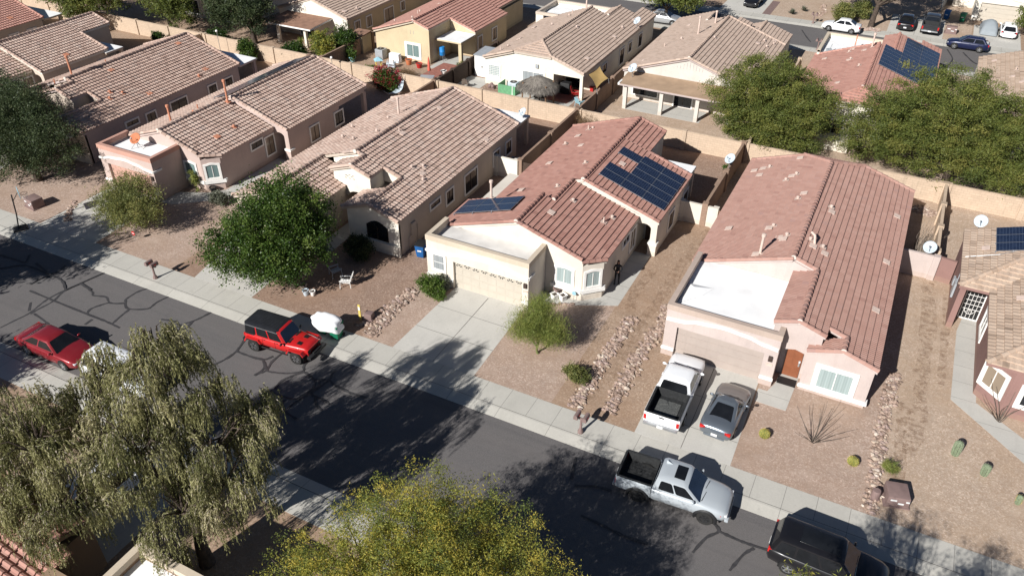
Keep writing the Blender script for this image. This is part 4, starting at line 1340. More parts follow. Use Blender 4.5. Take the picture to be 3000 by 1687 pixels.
w.box(-0.55, 2.87, 36.5, 42.1, 0, 2.6)
w.box(-1.95, -0.55, 37.4, 42.1, 0, 2.6)
w.wallpoly([(-8.45, 2.6), (2.87, 2.6), (2.87, 2.6), (-2.8, zr - 0.2), (-8.45, 2.62)], 'y', 42.1, 42.3)
w.wallpoly([(-8.45, 2.6), (2.87, 2.6), (-0.65, zr - 0.9), (-4.85, zr - 0.9)], 'y', 57.7, 57.9)
w.wallpoly([(-2.55, 2.3), (-2.0, 2.3), (-1.8, 2.12), (-1.2, 2.28), (-0.6, 2.12), (-0.55, 2.3), (0.0, 2.6), (0.0, z2 - 0.2 - 1.35 * SLOPE), (-1.35, z2 - 0.2), (-2.55, z2 - 0.2 - 1.2 * SLOPE)], 'y', 36.85, 37.05)
w.box(-2.55, -2.35, 37.05, 42.1, 2.5, z2 - 0.62)
w.box(-0.2, 0.0, 37.05, 37.6, 2.6, z2 - 0.65)
w.wallpoly([(-0.55, 2.6), (2.87, 2.6), (2.87, 2.6), (1.12, z3 - 0.2), (-0.55, z3 - 0.2 - 1.67 * SLOPE)], 'y', 36.5, 36.7)
front_wall(h, -8.25, -1.95, 36.0, 0.24, 3.5, -7.55, -2.65, 2.1)
parapet(h, -8.25, -1.95, 36.0, 42.08, 3.52, 'cap_f', right_to=36.85)
w.box(-2.2, -1.96, 36.85, 37.4, 0, 2.3)
flat_roof(h, -8.0, -2.3, 36.24, 42.08, 3.02, 'whiteroof', bump=0.012)
mb = MB()   # loose fold of the roofing membrane
P = [(-7.95, 39.2, 3.05), (-7.95, 37.0, 3.05), (-6.9, 38.3, 3.05), (-6.5, 39.3, 3.05), (-7.5, 38.6, 3.30)]
mb.add(P, [(0, 1, 4), (1, 2, 4), (2, 3, 4), (3, 0, 4)])
h.part('roof_membrane', mb, 'whiteroof')
h.garage_door(-7.55, -2.65, 36.2, 2.1, 'gdoor_f')
h.band([(-8.2, 2.56), (-7.4, 2.6), (-6.3, 2.86), (-5.0, 2.98), (-3.7, 2.88), (-2.7, 2.64), (-1.98, 2.56)], 36.0, 0.17)
pier(h, -8.3, -7.55, 36.0, 0.5); pier(h, -2.65, -1.9, 36.0, 0.5)
lamp(h, -2.28, 36.0, 1.72)
mb = MB(); mb.box(-1.62, -0.74, 37.3, 37.38, 0.04, 2.02)
for a in (-1.54, -1.14):
    for z0, z1 in ((0.15, 0.62), (0.72, 1.35), (1.45, 1.9)): mb.box(a, a + 0.32, 37.28, 37.3, z0, z1)
do = h.part('front_door', mb, 'door_red')
mb = MB(); mb.box(-0.87, -0.80, 37.2, 37.3, 0.92, 1.2); mb.box(-0.88, -0.79, 37.26, 37.3, 0.88, 1.3)
attach_child(mb.build('door_handle', M('chrome'), do), h.e, do)
mb = MB(); mb.box(-1.7, -0.7, 36.45, 37.1, 0.018, 0.03); h.part('door_mat', mb, 'black')
h.wy(36.5, 0.26, 2.0, 0.55, 1.86, trim=0.24, glass='paleblind')
mb = MB(); mb.box(-0.62, 2.98, 36.38, 36.5, 0.26, 0.44); mb.box(2.87, 2.98, 36.5, 36.8, 0.26, 0.44); h.part('ledge', mb, 'white')
for v in ((-1.82, 49.75, 4.35, 'E', 'cowl'), (-1.72, 49.3, 4.3, 'E'), (2.2, 53.22, 3.01, 'E'), (2.18, 46.96, 3.01, 'E'), (2.19, 41.44, 3.01, 'E'), (-1.3, 44.2, 4.17, 'E'), (-1.5, 44.7, 4.26, 'E', 'cowl'),
          (-2.3, 44.8, 4.5, 'E', 'cowl'), (-2.05, 44.3, 4.42, 'E'), (-5.10, 57.2, 3.9, 'W'), (-7.34, 55.78, 3.15, 'W'), (-7.89, 55.5, 2.97, 'W'), (-7.34, 54.6, 3.15, 'W'), (-6.9, 55.9, 3.3, 'W', 'cowl'),
          (-5.08, 54.01, 3.9, 'W'), (-5.32, 53.3, 3.82, 'W', 'cowl'), (-4.8, 54.2, 4.0, 'W', 'cowl'), (-3.78, 50.92, 4.34, 'W'), (-4.0, 50.1, 4.27, 'W', 'cowl'), (-4.72, 46.22, 4.02, 'W', 'cowl'), (-4.95, 46.0, 3.95, 'W'),
          (-4.76, 42.69, 4.01, 'W', 'tall'), (-5.0, 42.6, 3.93, 'W'), (-3.83, 44.44, 4.32, 'W'), (-3.7, 44.9, 4.36, 'W', 'cowl'), (-4.1, 44.7, 4.2, 'W'), (-7.43, 46.2, 3.12, 'W')): F_.vent(*v)
mb = MB(); mb.tube([(-2.0, 44.6, 4.45), (-2.1, 44.75, 4.95), (-2.35, 44.9, 5.05)], 0.08, 8); h.part('vent_pipe', mb, 'ventpink')
F_.done()

# ---- mauve house at the right edge
G_ = House('mauve stucco house at the right edge with sand tiled hips and white framed windows', (10, 46), 'st_g', 'tile_sand', 'st_g', rib=0.33, amp=0.012)
h = G_
ez = 3.1
h.slope('W', 6.32, ez, [(6.32, 46.3), (13.0, 52.98), (13.0, 53.4), (6.32, 53.4)], p=SLOPE)
h.slope('S', 46.3, ez, [(6.32, 46.3), (7.92, 46.3), (13.0, 51.4), (13.0, 53.0)])
h.slope('W', 7.9, ez, [(7.9, 39.3), (13.0, 44.4), (13.0, 51.4), (7.9, 46.3)])
h.slope('S', 39.3, ez, [(7.9, 39.3), (14.0, 39.3), (14.0, 45.4)])
h.cap((6.32, 46.3, ez), (13, 52.98, ez + 6.68 * SLOPE), r=0.15); h.cap((7.9, 39.3, ez), (13, 44.4, ez + 5.1 * SLOPE), r=0.15)
w = h.w
w.prism([(9.35, 39.35), (13, 39.35), (13, 53.3), (6.45, 53.3), (6.45, 47.9), (8.12, 47.9), (8.12, 40.55)], 0, 2.95)
w.box(6.42, 6.75, 46.4, 47.9, 0, 2.95)
h.window((8.22, 40.40, 1.05), (1.23, -1.2), 1.2, 1.25, trim=0.2, glass='tanblind')
h.wy(39.35, 10.0, 11.5, 1.0, 2.1, trim=0.22, glass='glass')
h.window((8.12, 45.9, 1.0), (0, -1), 1.4, 1.2, trim=0.2)
mb = MB(); mb.box(7.0, 8.1, 47.82, 47.9, 0.02, 2.15); do = h.part('front_door', mb, 'black')
mb = MB()
for x in (7.0, 8.06): mb.box(x, x + 0.06, 47.74, 47.8, 0.02, 2.15)
for z in (0.02, 2.1): mb.box(7.06, 8.06, 47.74, 47.8, z, z + 0.06)
for i in range(1, 5): mb.box(7.0 + i * 0.212, 7.02 + i * 0.212, 47.75, 47.78, 0.08, 2.1)
for z in (0.75, 1.08, 1.4, 1.75): mb.box(7.06, 8.06, 47.755, 47.785, z, z + 0.025)
mb.tube([(7.53 + 0.3 * math.cos(math.pi * k / 8), 47.76, 0.75 - 0.34 * math.sin(math.pi * k / 8)) for k in range(9)], 0.016, 5)
for t in (0.25, 0.5, 0.75): mb.tube([(7.53, 47.76, 0.75), (7.53 + 0.3 * math.cos(math.pi * t), 47.76, 0.75 - 0.34 * math.sin(math.pi * t))], 0.012, 5)
attach_child(mb.build('door_grille', M('white'), do), h.e, do)
mb = MB(); mb.box(6.3, 6.42, 48.2, 48.9, 1.0, 2.0); mb.box(6.28, 6.40, 49.3, 49.7, 1.2, 1.7); mb.tube([(6.4, 48.5, 2.0), (6.4, 48.5, 3.0)], 0.03); h.part('meter_box', mb, 'greymetal')
mb = MB(); mb.tube([(6.45, 49.6, 3.22), (8.2, 49.75, 3.82), (10.0, 50.7, 4.42), (12.5, 52.2, 5.26)], 0.022); h.part('conduit', mb, 'steel')
h.solar('W', 6.32, ez, [(7.95 + i * 1.68, 7.95 + (i + 1) * 1.68, 50.1 + j * 1.03, 50.1 + (j + 1) * 1.03) for i in range(2) for j in range(3)])
for v in ((7.45, 50.6, 3.5, 'W'), (9.3, 45.5, 3.6, 'W'), (9.7, 44.2, 3.72, 'W', 'pipe'), (9.8, 43.7, 3.75, 'W')): G_.vent(*v)
G_.done()

# ======================= back row =======================
B3 = House('ivory house with tan tiles, clipped gable and white walled garage roof', (-32, 76), 'st_b3', 'tile_tan', 'st_d', rib=0.3, amp=0.012)
h = B3
zr = 2.75 + (32.22 - 26.85) * SLOPE
h.slope('E', -26.85, 2.75, [(-32.22, 70.5), (-30.3, 68.45), (-26.85, 68.45), (-26.85, 83.3), (-32.22, 83.3)])
h.slope('E', -26.85, 2.75, rect(-30.3, -26.85, 83.3, 87.2)); h.slope('E', -26.85, 2.75, rect(-28.6, -26.85, 87.2, 89.8))
h.slope('W', -32.22, zr, [(-37.6, 68.3), (-34.3, 68.3), (-32.22, 70.5), (-32.22, 83.3), (-37.6, 82.3)])
h.slope('S', 70.5, zr, [(-34.35, 68.35), (-30.25, 68.35), (-32.22, 70.5)], p=0.31)
h.slope('W', -30.3, 3.9, rect(-31.2, -30.3, 83.3, 87.2))
h.cap((-32.22, 70.5, zr + .03), (-32.22, 83.3, zr + .03)); h.cap((-34.35, 68.4, zr - 0.68), (-32.22, 70.5, zr)); h.cap((-30.25, 68.4, zr - 0.68), (-32.22, 70.5, zr))
h.cap((-26.85, 68.45, 2.77), (-30.3, 68.45, 2.75 + 3.45 * SLOPE)); h.cap((-37.6, 68.3, 2.77), (-34.3, 68.3, 3.85)); h.cap((-30.3, 83.3, 3.93), (-30.3, 87.2, 3.93), end=True)
w = h.w
w.box(-37.5, -30.0, 68.5, 89, 0, 2.6); w.box(-30.0, -26.95, 71.6, 89.5, 0, 2.6)
w.box(-27.25, -26.95, 68.5, 68.85, 0, 2.25)
w.wallpoly([(-37.5, 2.6), (-30.0, 2.6), (-30.0, 2.25), (-26.95, 2.25), (-26.95, 2.62), (-30.3, 3.72), (-34.3, 3.72), (-37.5, 2.62)], 'y', 68.5, 68.7)
w.box(-27.15, -26.95, 68.85, 71.6, 2.25, 2.59)
parapet(h, -38.4, -30.9, 87.3, 82.3, 3.5, 'st_d') if False else None
w.box(-38.4, -38.15, 82.1, 87.5, 0, 3.45); w.box(-38.15, -31.2, 87.25, 87.5, 0, 3.45); w.box(-38.15, -37.5, 82.1, 82.35, 0, 3.45)
mb = MB(); mb.box(-38.43, -38.12, 82.07, 87.53, 3.2, 3.5); mb.box(-38.12, -31.2, 87.22, 87.53, 3.2, 3.5); mb.box(-38.12, -35.7, 82.07, 82.38, 3.2, 3.5); h.part('parapet_cap', mb, 'st_d')
flat_roof(h, -38.1, -31.2, 82.4, 87.2, 3.0, 'whiteroof', bump=0.02)
h.wy(68.5, -37.05, -35.88, 0.95, 2.0, glass='paleblind', mull=0, bars=(6, 6), trim=0.14)
h.wy(68.5, -33.3, -31.0, 0.1, 2.05, glass='greyblind', trim=0.1)
for y0, y1, z0, z1 in ((73.55, 74.7, 1.1, 1.95), (78.45, 79.7, 0.45, 2.0), (81.1, 82.0, 1.0, 1.95), (84.3, 85.4, 0.6, 1.95)): h.wx(-26.95, y0, y1, z0, z1, frame='brown')
mb = MB(); mb.box(-31.9, -31.6, 68.35, 68.5, 2.55, 2.9); h.part('wall_lamp', mb, 'greymetal')
mb = MB(); mb.wallpoly([(-29.9, 0.05), (-28.2, 0.05), (-28.2, 2.1), (-29.9, 2.1)], 'y', 71.5, 71.58); h.part('patio_door', mb, 'glass')
for v in ((-27.85, 71.62, 3.1, 'E'), (-27.87, 79.02, 3.1, 'E'), (-31.23, 76.75, 4.21, 'E', 'cowl'), (-28.11, 82.0, 3.17, 'E', 'cowl'), (-28.0, 85.4, 3.13, 'E'), (-32.6, 82.6, 4.4, 'W', 'tall'), (-36.3, 69.5, 3.2, 'W', 'pipe'), (-36.0, 70.6, 3.3, 'W', 'cowl'),
          (-33.7, 80.5, 4.05, 'W', 'cowl'), (-33.8, 81.6, 4.0, 'W', 'pipe'), (-34.2, 77.2, 3.9, 'W', 'cowl'), (-36.6, 77.8, 3.1, 'W'), (-36.2, 73.5, 3.2, 'W')): B3.vent(*v)
B3.done()

B4 = House('pale grey house with tan tiles and a long tan patio roof on square posts', (-18, 78), 'st_grey', 'tile_tan', 'st_b', rib=0.3, amp=0.012)
h = B4
zr = 2.75 + (17.87 - 11.65) * SLOPE
h.slope('E', -11.65, 2.75, rect(-17.87, -11.65, 71.6, 86.0)); h.slope('E', -11.65, 2.75, rect(-14.6, -11.65, 86.0, 89.9)); h.slope('E', -11.65, 2.75, rect(-17.0, -15.6, 86.0, 87.4))
h.slope('W', -17.87, zr, rect(-24.1, -17.87, 71.6, 86.0)); h.slope('W', -14.6, 3.73, rect(-16.4, -14.6, 87.4, 89.9)); h.slope('W', -20.1, 4.08, rect(-24.1, -20.1, 86.0, 89.9)); h.slope('E', -20.1, 4.08, rect(-20.1, -17.5, 86.0, 87.6))
h.cap((-17.87, 71.6, zr + .03), (-17.87, 86, zr + .03), end=True); h.cap((-24.1, 71.6, 2.77), (-17.87, 71.6, zr)); h.cap((-11.65, 71.6, 2.77), (-17.87, 71.6, zr)); h.cap((-14.6, 86, 3.76), (-14.6, 89.9, 3.76)); h.cap((-20.1, 86, 4.1), (-20.1, 87.6, 4.1), end=True)
h.cap((-11.65, 86, 2.77), (-17.87, 86, zr))
w = h.w
w.box(-24.0, -11.75, 71.75, 89.7, 0, 2.6)
w.wallpoly([(-24.0, 2.6), (-11.75, 2.6), (-17.87, zr - 0.2)], 'y', 71.75, 71.95); w.wallpoly([(-24.0, 2.6), (-11.75, 2.6), (-17.87, zr - 0.2)], 'y', 85.7, 85.9)
patio_cover(h, -23.45, -12.6, 68.6, 71.7, 2.5, [(-22.8, 69.05), (-19.3, 69.1), (-15.9, 69.1), (-12.9, 69.1)], 'tanroof', 'st_b', 2.72, 'st_grey', pw=0.34)
mb = MB(); mb.box(-23.47, -23.3, 68.55, 71.7, 2.36, 2.56); h.part('gutter', mb, 'white')
h.wy(71.75, -22.95, -20.5, 0.5, 1.5, trim=0.12, frame='brown'); h.wy(71.75, -18.8, -17.1, 0.05, 1.95, trim=0.12, frame='brown')
mb = MB()
for i in range(9): mb.box(-18.9 + i * 0.3, -18.88 + i * 0.3, 71.73, 71.75, 3.7, 4.45 - abs(i - 4) * 0.14)
h.part('gable_vent', mb, 'greymetal')
for v in ((-19.5, 80.4, 4.2, 'W', 'flue'), (-18.7, 83.8, 4.45, 'W', 'tall'), (-19.9, 82.4, 4.1, 'W', 'cowl'), (-20.9, 79.5, 3.8, 'W', 'cowl'), (-22.0, 77.6, 3.4, 'W', 'pipe'), (-21.8, 85.2, 3.5, 'W'), (-22.9, 73.6, 3.1, 'W'), (-17.42, 78.73, 4.67, 'E', 'cowl'),
          (-13.54, 84.2, 3.38, 'E', 'cowl'), (-12.73, 85.6, 3.11, 'E'), (-13.0, 83.0, 3.2, 'E', 'cowl'), (-12.6, 84.6, 3.05, 'E', 'cowl'), (-13.9, 82.8, 3.5, 'E')): B4.vent(*v)
B4.done()

B5 = House('salmon tiled house between two big trees with blue solar panels', (-2.8, 80), 'st_b3', 'tile_red', 'st_d', rib=0.3, amp=0.012)
h = B5
zr = 2.75 + (2.9 + 2.78) * SLOPE
h.slope('E', 2.9, 2.75, [(-2.78, 72.2), (-0.6, 70.2), (2.9, 70.2), (2.9, 85), (-2.78, 85)])
h.slope('E', 2.9, 2.75, rect(-1.35, 2.9, 85, 90.9)); h.slope('E', 2.9, 2.75, rect(0.9, 2.9, 90.9, 92.3))
h.slope('W', -2.78, zr, [(-8.4, 70.2), (-4.9, 70.2), (-2.78, 72.2), (-2.78, 85), (-8.4, 84.3)])
h.slope('W', -1.35, 4.16, rect(-2.65, -1.35, 85, 90.9))
h.slope('S', 72.2, zr, [(-4.9, 70.1), (-0.6, 70.1), (-2.78, 72.2)], p=0.33)
h.cap((-2.78, 72.2, zr + .03), (-2.78, 85, zr + .03), end=True); h.cap((-4.9, 70.15, zr - .7), (-2.78, 72.2, zr)); h.cap((-0.6, 70.15, zr - .7), (-2.78, 72.2, zr)); h.cap((-1.35, 85, 4.19), (-1.35, 90.9, 4.19), end=True); h.cap((-8.4, 84.4, 2.77), (-2.78, 85.0, zr))
w = h.w
w.box(-8.3, 2.8, 70.35, 90, 0, 2.6); w.wallpoly([(-8.3, 2.6), (2.8, 2.6), (-0.6, zr - 0.9), (-4.9, zr - 0.9)], 'y', 70.35, 70.55)
w.wallpoly([(-8.3, 2.6), (-1, 2.6), (-2.78, zr - 0.2)], 'y', 84.6, 84.8); w.wallpoly([(-2.6, 2.6), (2.8, 2.6), (-1.35, 3.95), (-2.6, 3.6)], 'y', 90.5, 90.7)
w.box(-8.25, -8.0, 84.3, 90.6, 0, 3.35); w.box(-8.0, -2.7, 90.35, 90.6, 0, 3.35); mb = MB(); mb.box(-8.28, -7.97, 84.3, 90.63, 3.15, 3.4); mb.box(-7.97, -2.7, 90.32, 90.63, 3.15, 3.4); h.part('parapet_cap', mb, 'cap_e')
flat_roof(h, -8.0, -2.65, 84.8, 90.35, 2.9, 'whiteroof')
h.solar('E', 2.9, 2.75, [(-2.25 + i * 1.68, -2.25 + (i + 1) * 1.68, 79.0 + j * 1.02, 80.02 + j * 1.02) for j in range(6) for i in range(3)] + [(-0.57 + i * 1.68, -0.57 + (i + 1) * 1.68, 85.12 + j * 1.02, 86.14 + j * 1.02) for j in range(5) for i in range(2)])
for v in ((-5.08, 84.3, 3.85, 'W'), (-5.26, 83.4, 3.8, 'W', 'cowl'), (-7.25, 82.4, 3.13, 'W'), (-4.98, 80.76, 3.89, 'W'), (-3.81, 78.39, 4.28, 'W', 'cowl'), (-5.01, 74.16, 3.88, 'W'), (-3.96, 83.3, 4.23, 'W'), (-3.36, 84.0, 4.43, 'W', 'tall'), (-4.8, 80.9, 3.95, 'W', 'cowl'), (-6.9, 74.3, 3.2, 'W'), (-8.0, 77.6, 2.87, 'W')):
    B5.vent(v[0], v[1], v[2], v[3], v[4] if len(v) > 4 else 'patch', 'ventpink')
mb = MB(); mb.tube([(-5.1, 87.6, 2.9), (-5.1, 87.6, 4.4)], 0.06, 8); h.part('vent_pipe', mb, 'ventorange')
mb = MB()
for x, y in ((-7.3, 85.6), (-5.2, 86.2)): mb.obox((x, y, 2.92), (0.5, 0.3, 0.3), 0.6); mb.tube([(x, y, 2.95), (x + 0.2, y + 0.1, 3.7)], 0.04)
h.part('roof_unit', mb, 'greymetal')
w.box(-6.5, -2.5, 68.6, 70.3, 0, 0.9)
h.wy(70.35, -5.2, -3.4, 0.3, 2.1, trim=0.14)
B5.done()

B6 = House('sand tiled house at the right edge beyond the big tree', (12, 83), 'st_b3', 'tile_sand', 'st_d', rib=0.33, amp=0.012)
h = B6
h.slope('W', 6.37, 2.75, rect(6.37, 12.0, 73.5, 91.7)); h.slope('E', 12.0, 2.75 + 5.63 * SLOPE, rect(12.0, 17.6, 73.5, 91.7)); h.cap((12, 73.5, 4.65), (12, 91.7, 4.65))
h.w.box(6.47, 17.5, 73.7, 91.5, 0, 2.6); h.w.wallpoly([(6.47, 2.6), (17.5, 2.6), (12, 4.4)], 'y', 91.3, 91.5); h.w.wallpoly([(6.47, 2.6), (17.5, 2.6), (12, 4.4)], 'y', 73.7, 73.9)
for v in ((7.6, 89.6, 3.15, 'W'), (9.0, 84.2, 3.6, 'W'), (9.3, 85.9, 3.7, 'W', 'pipe'), (9.7, 82.3, 3.85, 'W'), (9.9, 82.8, 3.9, 'W', 'cowl')): B6.vent(*v)
h.w.box(6.3, 6.4, 74, 91, 0, 0.01)
B6.done()

B2 = House('yellow tan house with salmon tiles and a small white patio roof', (-47, 76), 'st_yel', 'tile_red', 'cap_e', rib=0.3, amp=0.014)
h = B2
zr = 2.75 + 5.0 * SLOPE
h.slope('E', -42.0, 2.75, rect(-47.0, -45.1, 70.25, 74.6)); h.slope('E', -42.0, 2.75, rect(-47.0, -42.0, 74.6, 82.2)); h.slope('E', -42.0, 2.75, rect(-47.0, -43.2, 82.2, 89.0))
h.slope('W', -47.0, zr, rect(-52.1, -47.0, 70.2, 89.0))
h.cap((-47, 70.2, zr + .03), (-47, 89, zr + .03), end=True); h.cap((-52.1, 70.2, 2.77), (-47, 70.2, zr)); h.cap((-45.1, 70.25, 2.75 + 3.1 * SLOPE), (-47, 70.25, zr)); h.cap((-42, 74.6, 2.77), (-45.1, 74.6, 2.75 + 3.1 * SLOPE))
w = h.w
w.box(-52.0, -45.2, 70.4, 88.8, 0, 2.6); w.box(-45.2, -42.1, 74.75, 82.1, 0, 2.6); w.box(-45.2, -43.3, 82.1, 88.8, 0, 2.6)
w.wallpoly([(-52.0, 2.6), (-45.2, 2.6), (-45.2, 2.75 + 3.2 * SLOPE - 0.2), (-47, zr - 0.2), (-52.0, 2.6)][:4] + [(-52.0, 2.6)], 'y', 70.4, 70.6)
w.box(-45.4, -45.2, 70.6, 75, 2.6, 2.75 + 3.2 * SLOPE - 0.2)
w.wallpoly([(-45.2, 2.6), (-42.1, 2.6), (-45.2, 2.75 + 3.2 * SLOPE - 0.2)], 'y', 74.75, 74.95)
h.wy(70.4, -48.05, -46.5, 0.5, 1.8, trim=0.24, glass='teal')
for y0, y1 in ((75.3, 76.2), (78.6, 79.6)): h.wx(-42.1, y0, y1, 0.68, 1.95, glass='tanblind', frame='brown')
mb = MB(); mb.box(-43.32, -43.24, 82.3, 83.2, 0.05, 2.05); h.part('side_door', mb, 'door_dark')
patio_cover(h, -45.0, -42.0, 71.5, 74.7, 2.5, [(-42.2, 71.75)], edge='st_yel', pw=0.36)
mb = MB(); [mb.box(-48.4 + a, -48.37 + a, 70.38, 70.4, 2.9, 3.3) for a in (0.9, 1.3)]; h.part('gable_vent', mb, 'greymetal')
for v in ((-48.0, 71.7, 4.1, 'W', 'cowl'), (-49.0, 74.3, 3.75, 'W', 'pipe'), (-49.4, 75.4, 3.6, 'W', 'cowl'), (-50.9, 72.6, 3.1, 'W', 'cowl'), (-44.5, 85.0, 3.6, 'E', 'cowl'), (-48.8, 78.5, 3.8, 'W')): B2.vent(*v)
B2.done()

B1 = House('tan house with cream gable wall and brown patio roof behind the bushes', (-61, 77), 'st_yel', 'tile_tan', 'st_d', rib=0.3, amp=0.016)
h = B1
zr = 2.75 + 5.0 * SLOPE
h.slope('E', -56.65, 2.75, rect(-61.6, -56.65, 71.7, 90)); h.slope('W', -61.6, zr - 0.02, rect(-66.5, -61.6, 71.7, 90))
h.cap((-61.6, 71.7, zr + .03), (-61.6, 90, zr + .03)); h.cap((-56.65, 71.7, 2.77), (-61.6, 71.7, zr)); h.cap((-66.5, 71.7, 2.77), (-61.6, 71.7, zr))
h.w.box(-66.4, -56.75, 71.85, 89.8, 0, 2.6)
mb = MB(); mb.wallpoly([(-66.4, 0), (-56.75, 0), (-56.75, 2.6), (-61.6, zr - 0.2), (-66.4, 2.6)], 'y', 71.78, 71.86); h.part('front_wall', mb, 'st_dw')
patio_cover(h, -65.1, -58.8, 67.8, 71.7, 2.4, [(-64.0, 68.6), (-60.1, 68.5)], 'brownroof', 'white', 2.6, 'st_dw')
h.wy(71.78, -63.6, -61.6, 0.1, 2.0, trim=0.12)
for y0, y1, z0, z1 in ((73.05, 74.0, 0.9, 2.05), (75.3, 76.25, 0.9, 2.03), (78.9, 80.7, 0.4, 1.95), (82.4, 83.2, 0.95, 1.95)): h.wx(-56.75, y0, y1, z0, z1, glass='tanblind', frame='brown')
for v in ((-57.4, 74.6, 3.05, 'E', 'cowl'), (-57.8, 72.8, 3.15, 'E')): B1.vent(*v)
B1.done()

B0 = House('cream house mostly hidden by the trees at the top left', (-78, 78), 'st_dw', 'tile_tan', 'st_d', rib=0.3, amp=0.016)
h = B0
h.slope('E', -71.5, 2.75, rect(-76.6, -71.5, 71, 88)); h.slope('W', -76.6, 4.45, rect(-82, -76.6, 71, 88))
h.w.box(-81.9, -71.6, 71.2, 87.8, 0, 2.6); h.w.wallpoly([(-81.9, 2.6), (-71.6, 2.6), (-76.6, 4.25)], 'y', 71.2, 71.4)
h.wy(71.2, -77.0, -75.8, 0.8, 2.0); h.wy(71.2, -80.3, -78.6, 0.4, 2.0)
B0.done()

# across the far street and on the near side
H_ = House('ivory garage front beyond the covered car across the far street', (8, 118), 'st_dw', 'tile_tan', 'st_d')
h = H_
front_wall(h, 5.75, 11.4, 115.4, 0.24, 3.6, 6.35, 10.7, 2.2)
h.garage_door(6.35, 10.7, 115.6, 2.2, 'gdoor_e')
parapet(h, 5.75, 11.4, 115.4, 121, 3.62, 'st_dw'); flat_roof(h, 5.99, 11.16, 115.64, 121, 3.1)
h.band([(5.75, 2.75), (6.6, 2.85), (8.5, 3.15), (10.5, 2.85), (11.4, 2.75)], 115.4)
pier(h, 5.7, 6.35, 115.4); h.slope('W', 10, 5.0, rect(3.2, 10, 121, 134)); h.slope('E', 10, 5.0, rect(10, 16, 121, 134)); h.w.box(3.3, 15.9, 121, 134, 0, 2.7)
H_.done()

H8 = House('house with bright red barrel tiles at the bottom left corner', (-25, 6), 'st_brown', 'tile_red', 'st_brown', rib=0.34, amp=0.05)
h = H8
h.slope('E', -24.4, 2.75, rect(-29.2, -24.4, 1.0, 9.75), e=0.42); h.slope('N', 11.3, 2.9, [(-30.5, 9.8), (-25.0, 9.8), (-25.0, 11.3), (-30.5, 11.3)], e=0.42)
h.slope('W', -29.2, 4.35, rect(-34.0, -29.2, 1.0, 9.75), e=0.42)
h.cap((-24.4, 9.72, 2.77), (-29.2, 9.72, 4.35), r=0.16); h.cap((-29.2, 1, 4.38), (-29.2, 9.7, 4.38), r=0.16)
h.w.box(-33.9, -24.5, 1.0, 9.6, 0, 2.6); h.w.box(-30.4, -25.1, 9.6, 11.2, 0, 2.6); h.w.wallpoly([(-33.9, 2.6), (-24.5, 2.6), (-29.2, 4.15)], 'y', 9.4, 9.6)
h.w.box(-22.0, -21.75, 3.0, 11.2, 0, 3.35); h.w.box(-18.7, -18.45, 3.0, 11.2, 0, 3.35); h.w.box(-21.75, -18.7, 10.95, 11.2, 0, 3.35); h.w.box(-24.5, -22.0, 1, 9, 0, 3.0)
mb = MB(); mb.box(-22.03, -21.72, 3.0, 11.23, 3.1, 3.4); mb.box(-21.72, -18.73, 10.92, 11.23, 3.1, 3.4); mb.box(-18.73, -18.42, 3.0, 11.23, 3.1, 3.4); h.part('parapet_cap', mb, 'cap_e')
flat_roof(h, -21.75, -18.7, 3.0, 10.95, 2.9)
H8.done()

# ------------------------------------------------------------------ walls, gates, small things
def block_wall(label, p0, p1, h, mat='block', pil=4.9, t=0.17, cat='wall', name='block_wall', pends=True):
    p0, p1 = Vector((*p0, 0)), Vector((*p1, 0))
    d = p1 - p0; L = d.length; d.normalize()
    rz = math.atan2(d.y, d.x)
    e = thing(name, label, cat, p0, rz, 'garden walls between the yards')
    mb = MB(); mb.box(0, L, -t / 2, t / 2, -0.1, h - 0.06)
    mb.build('wall_panel', M(mat), e)
    mb = MB(); n = max(1, int(L / 0.4))
    mb.box(0, L, -t / 2 - 0.015, t / 2 + 0.015, h - 0.06, h)
    mb.build('coping', M(mat), e)
    k = max(1, int(round(L / pil)))
    for i in range(k + 1):
        if (i in (0, k)) and not pends: continue
        x = L * i / k
        mb = MB(); mb.box(x - 0.2, x + 0.2, -0.2, 0.2, -0.1, h + 0.05); mb.box(x - 0.012 + 0.22, x + 0.012 + 0.22, -t / 2 - 0.006, t / 2 + 0.006, 0, h - 0.07)
        mb.build('pilaster', M(mat), e)
    return e


for lab, xa, xb in (('tan block wall behind the left edge tan house', -100, -70.2), ('tan block wall behind the pinkish grey house', -69.6, -55.3), ('tan block wall behind the dusty pink house, bougainvillea against it', -54.9, -40.3),
                    ('tan block wall behind the beige house in front of the thatched umbrella', -39.8, -25.4), ('tan block wall behind the cream house below the long patio roof', -24.9, -10.4),
                    ('tan block wall behind the rose house under the two big trees', -9.9, 4.9), ('tan block wall behind the mauve house at the right edge', 5.4, 26)):
    block_wall(lab, (xa, 63.02), (xb, 63.02), 1.68)
block_wall('brown block wall between the beige and the cream house yards', (-25.1, 51.45), (-25.1, 62.9), 1.78, 'block_dk')
block_wall('brown block wall between the cream and the rose house yards', (-10.15, 51.35), (-10.15, 62.9), 1.78, 'block_dk')
block_wall('tan block wall between the rose and the mauve house yards', (5.17, 52.4), (5.17, 62.9), 1.75, 'block', 3.4)
block_wall('brown block wall between the dusty pink and the beige house yards', (-40.05, 57.2), (-40.05, 62.9), 1.75, 'block_dk')
block_wall('brown block wall between the pinkish grey and dusty pink house yards', (-55.1, 57.2), (-55.1, 62.9), 1.75, 'block_dk')
block_wall('cream stucco yard wall at the right side of the cream house', (-11.85, 51.3), (-9.35, 51.3), 1.62, 'st_e', 2.4)
block_wall('short cream stucco wall joining the beige house to the brown side wall', (-27.2, 51.3), (-25.4, 51.3), 1.7, 'st_dw', 3)
block_wall('short rose stucco wall joining the rose house to the side wall', (2.9, 51.5), (5.2, 51.5), 1.75, 'st_f', 3)
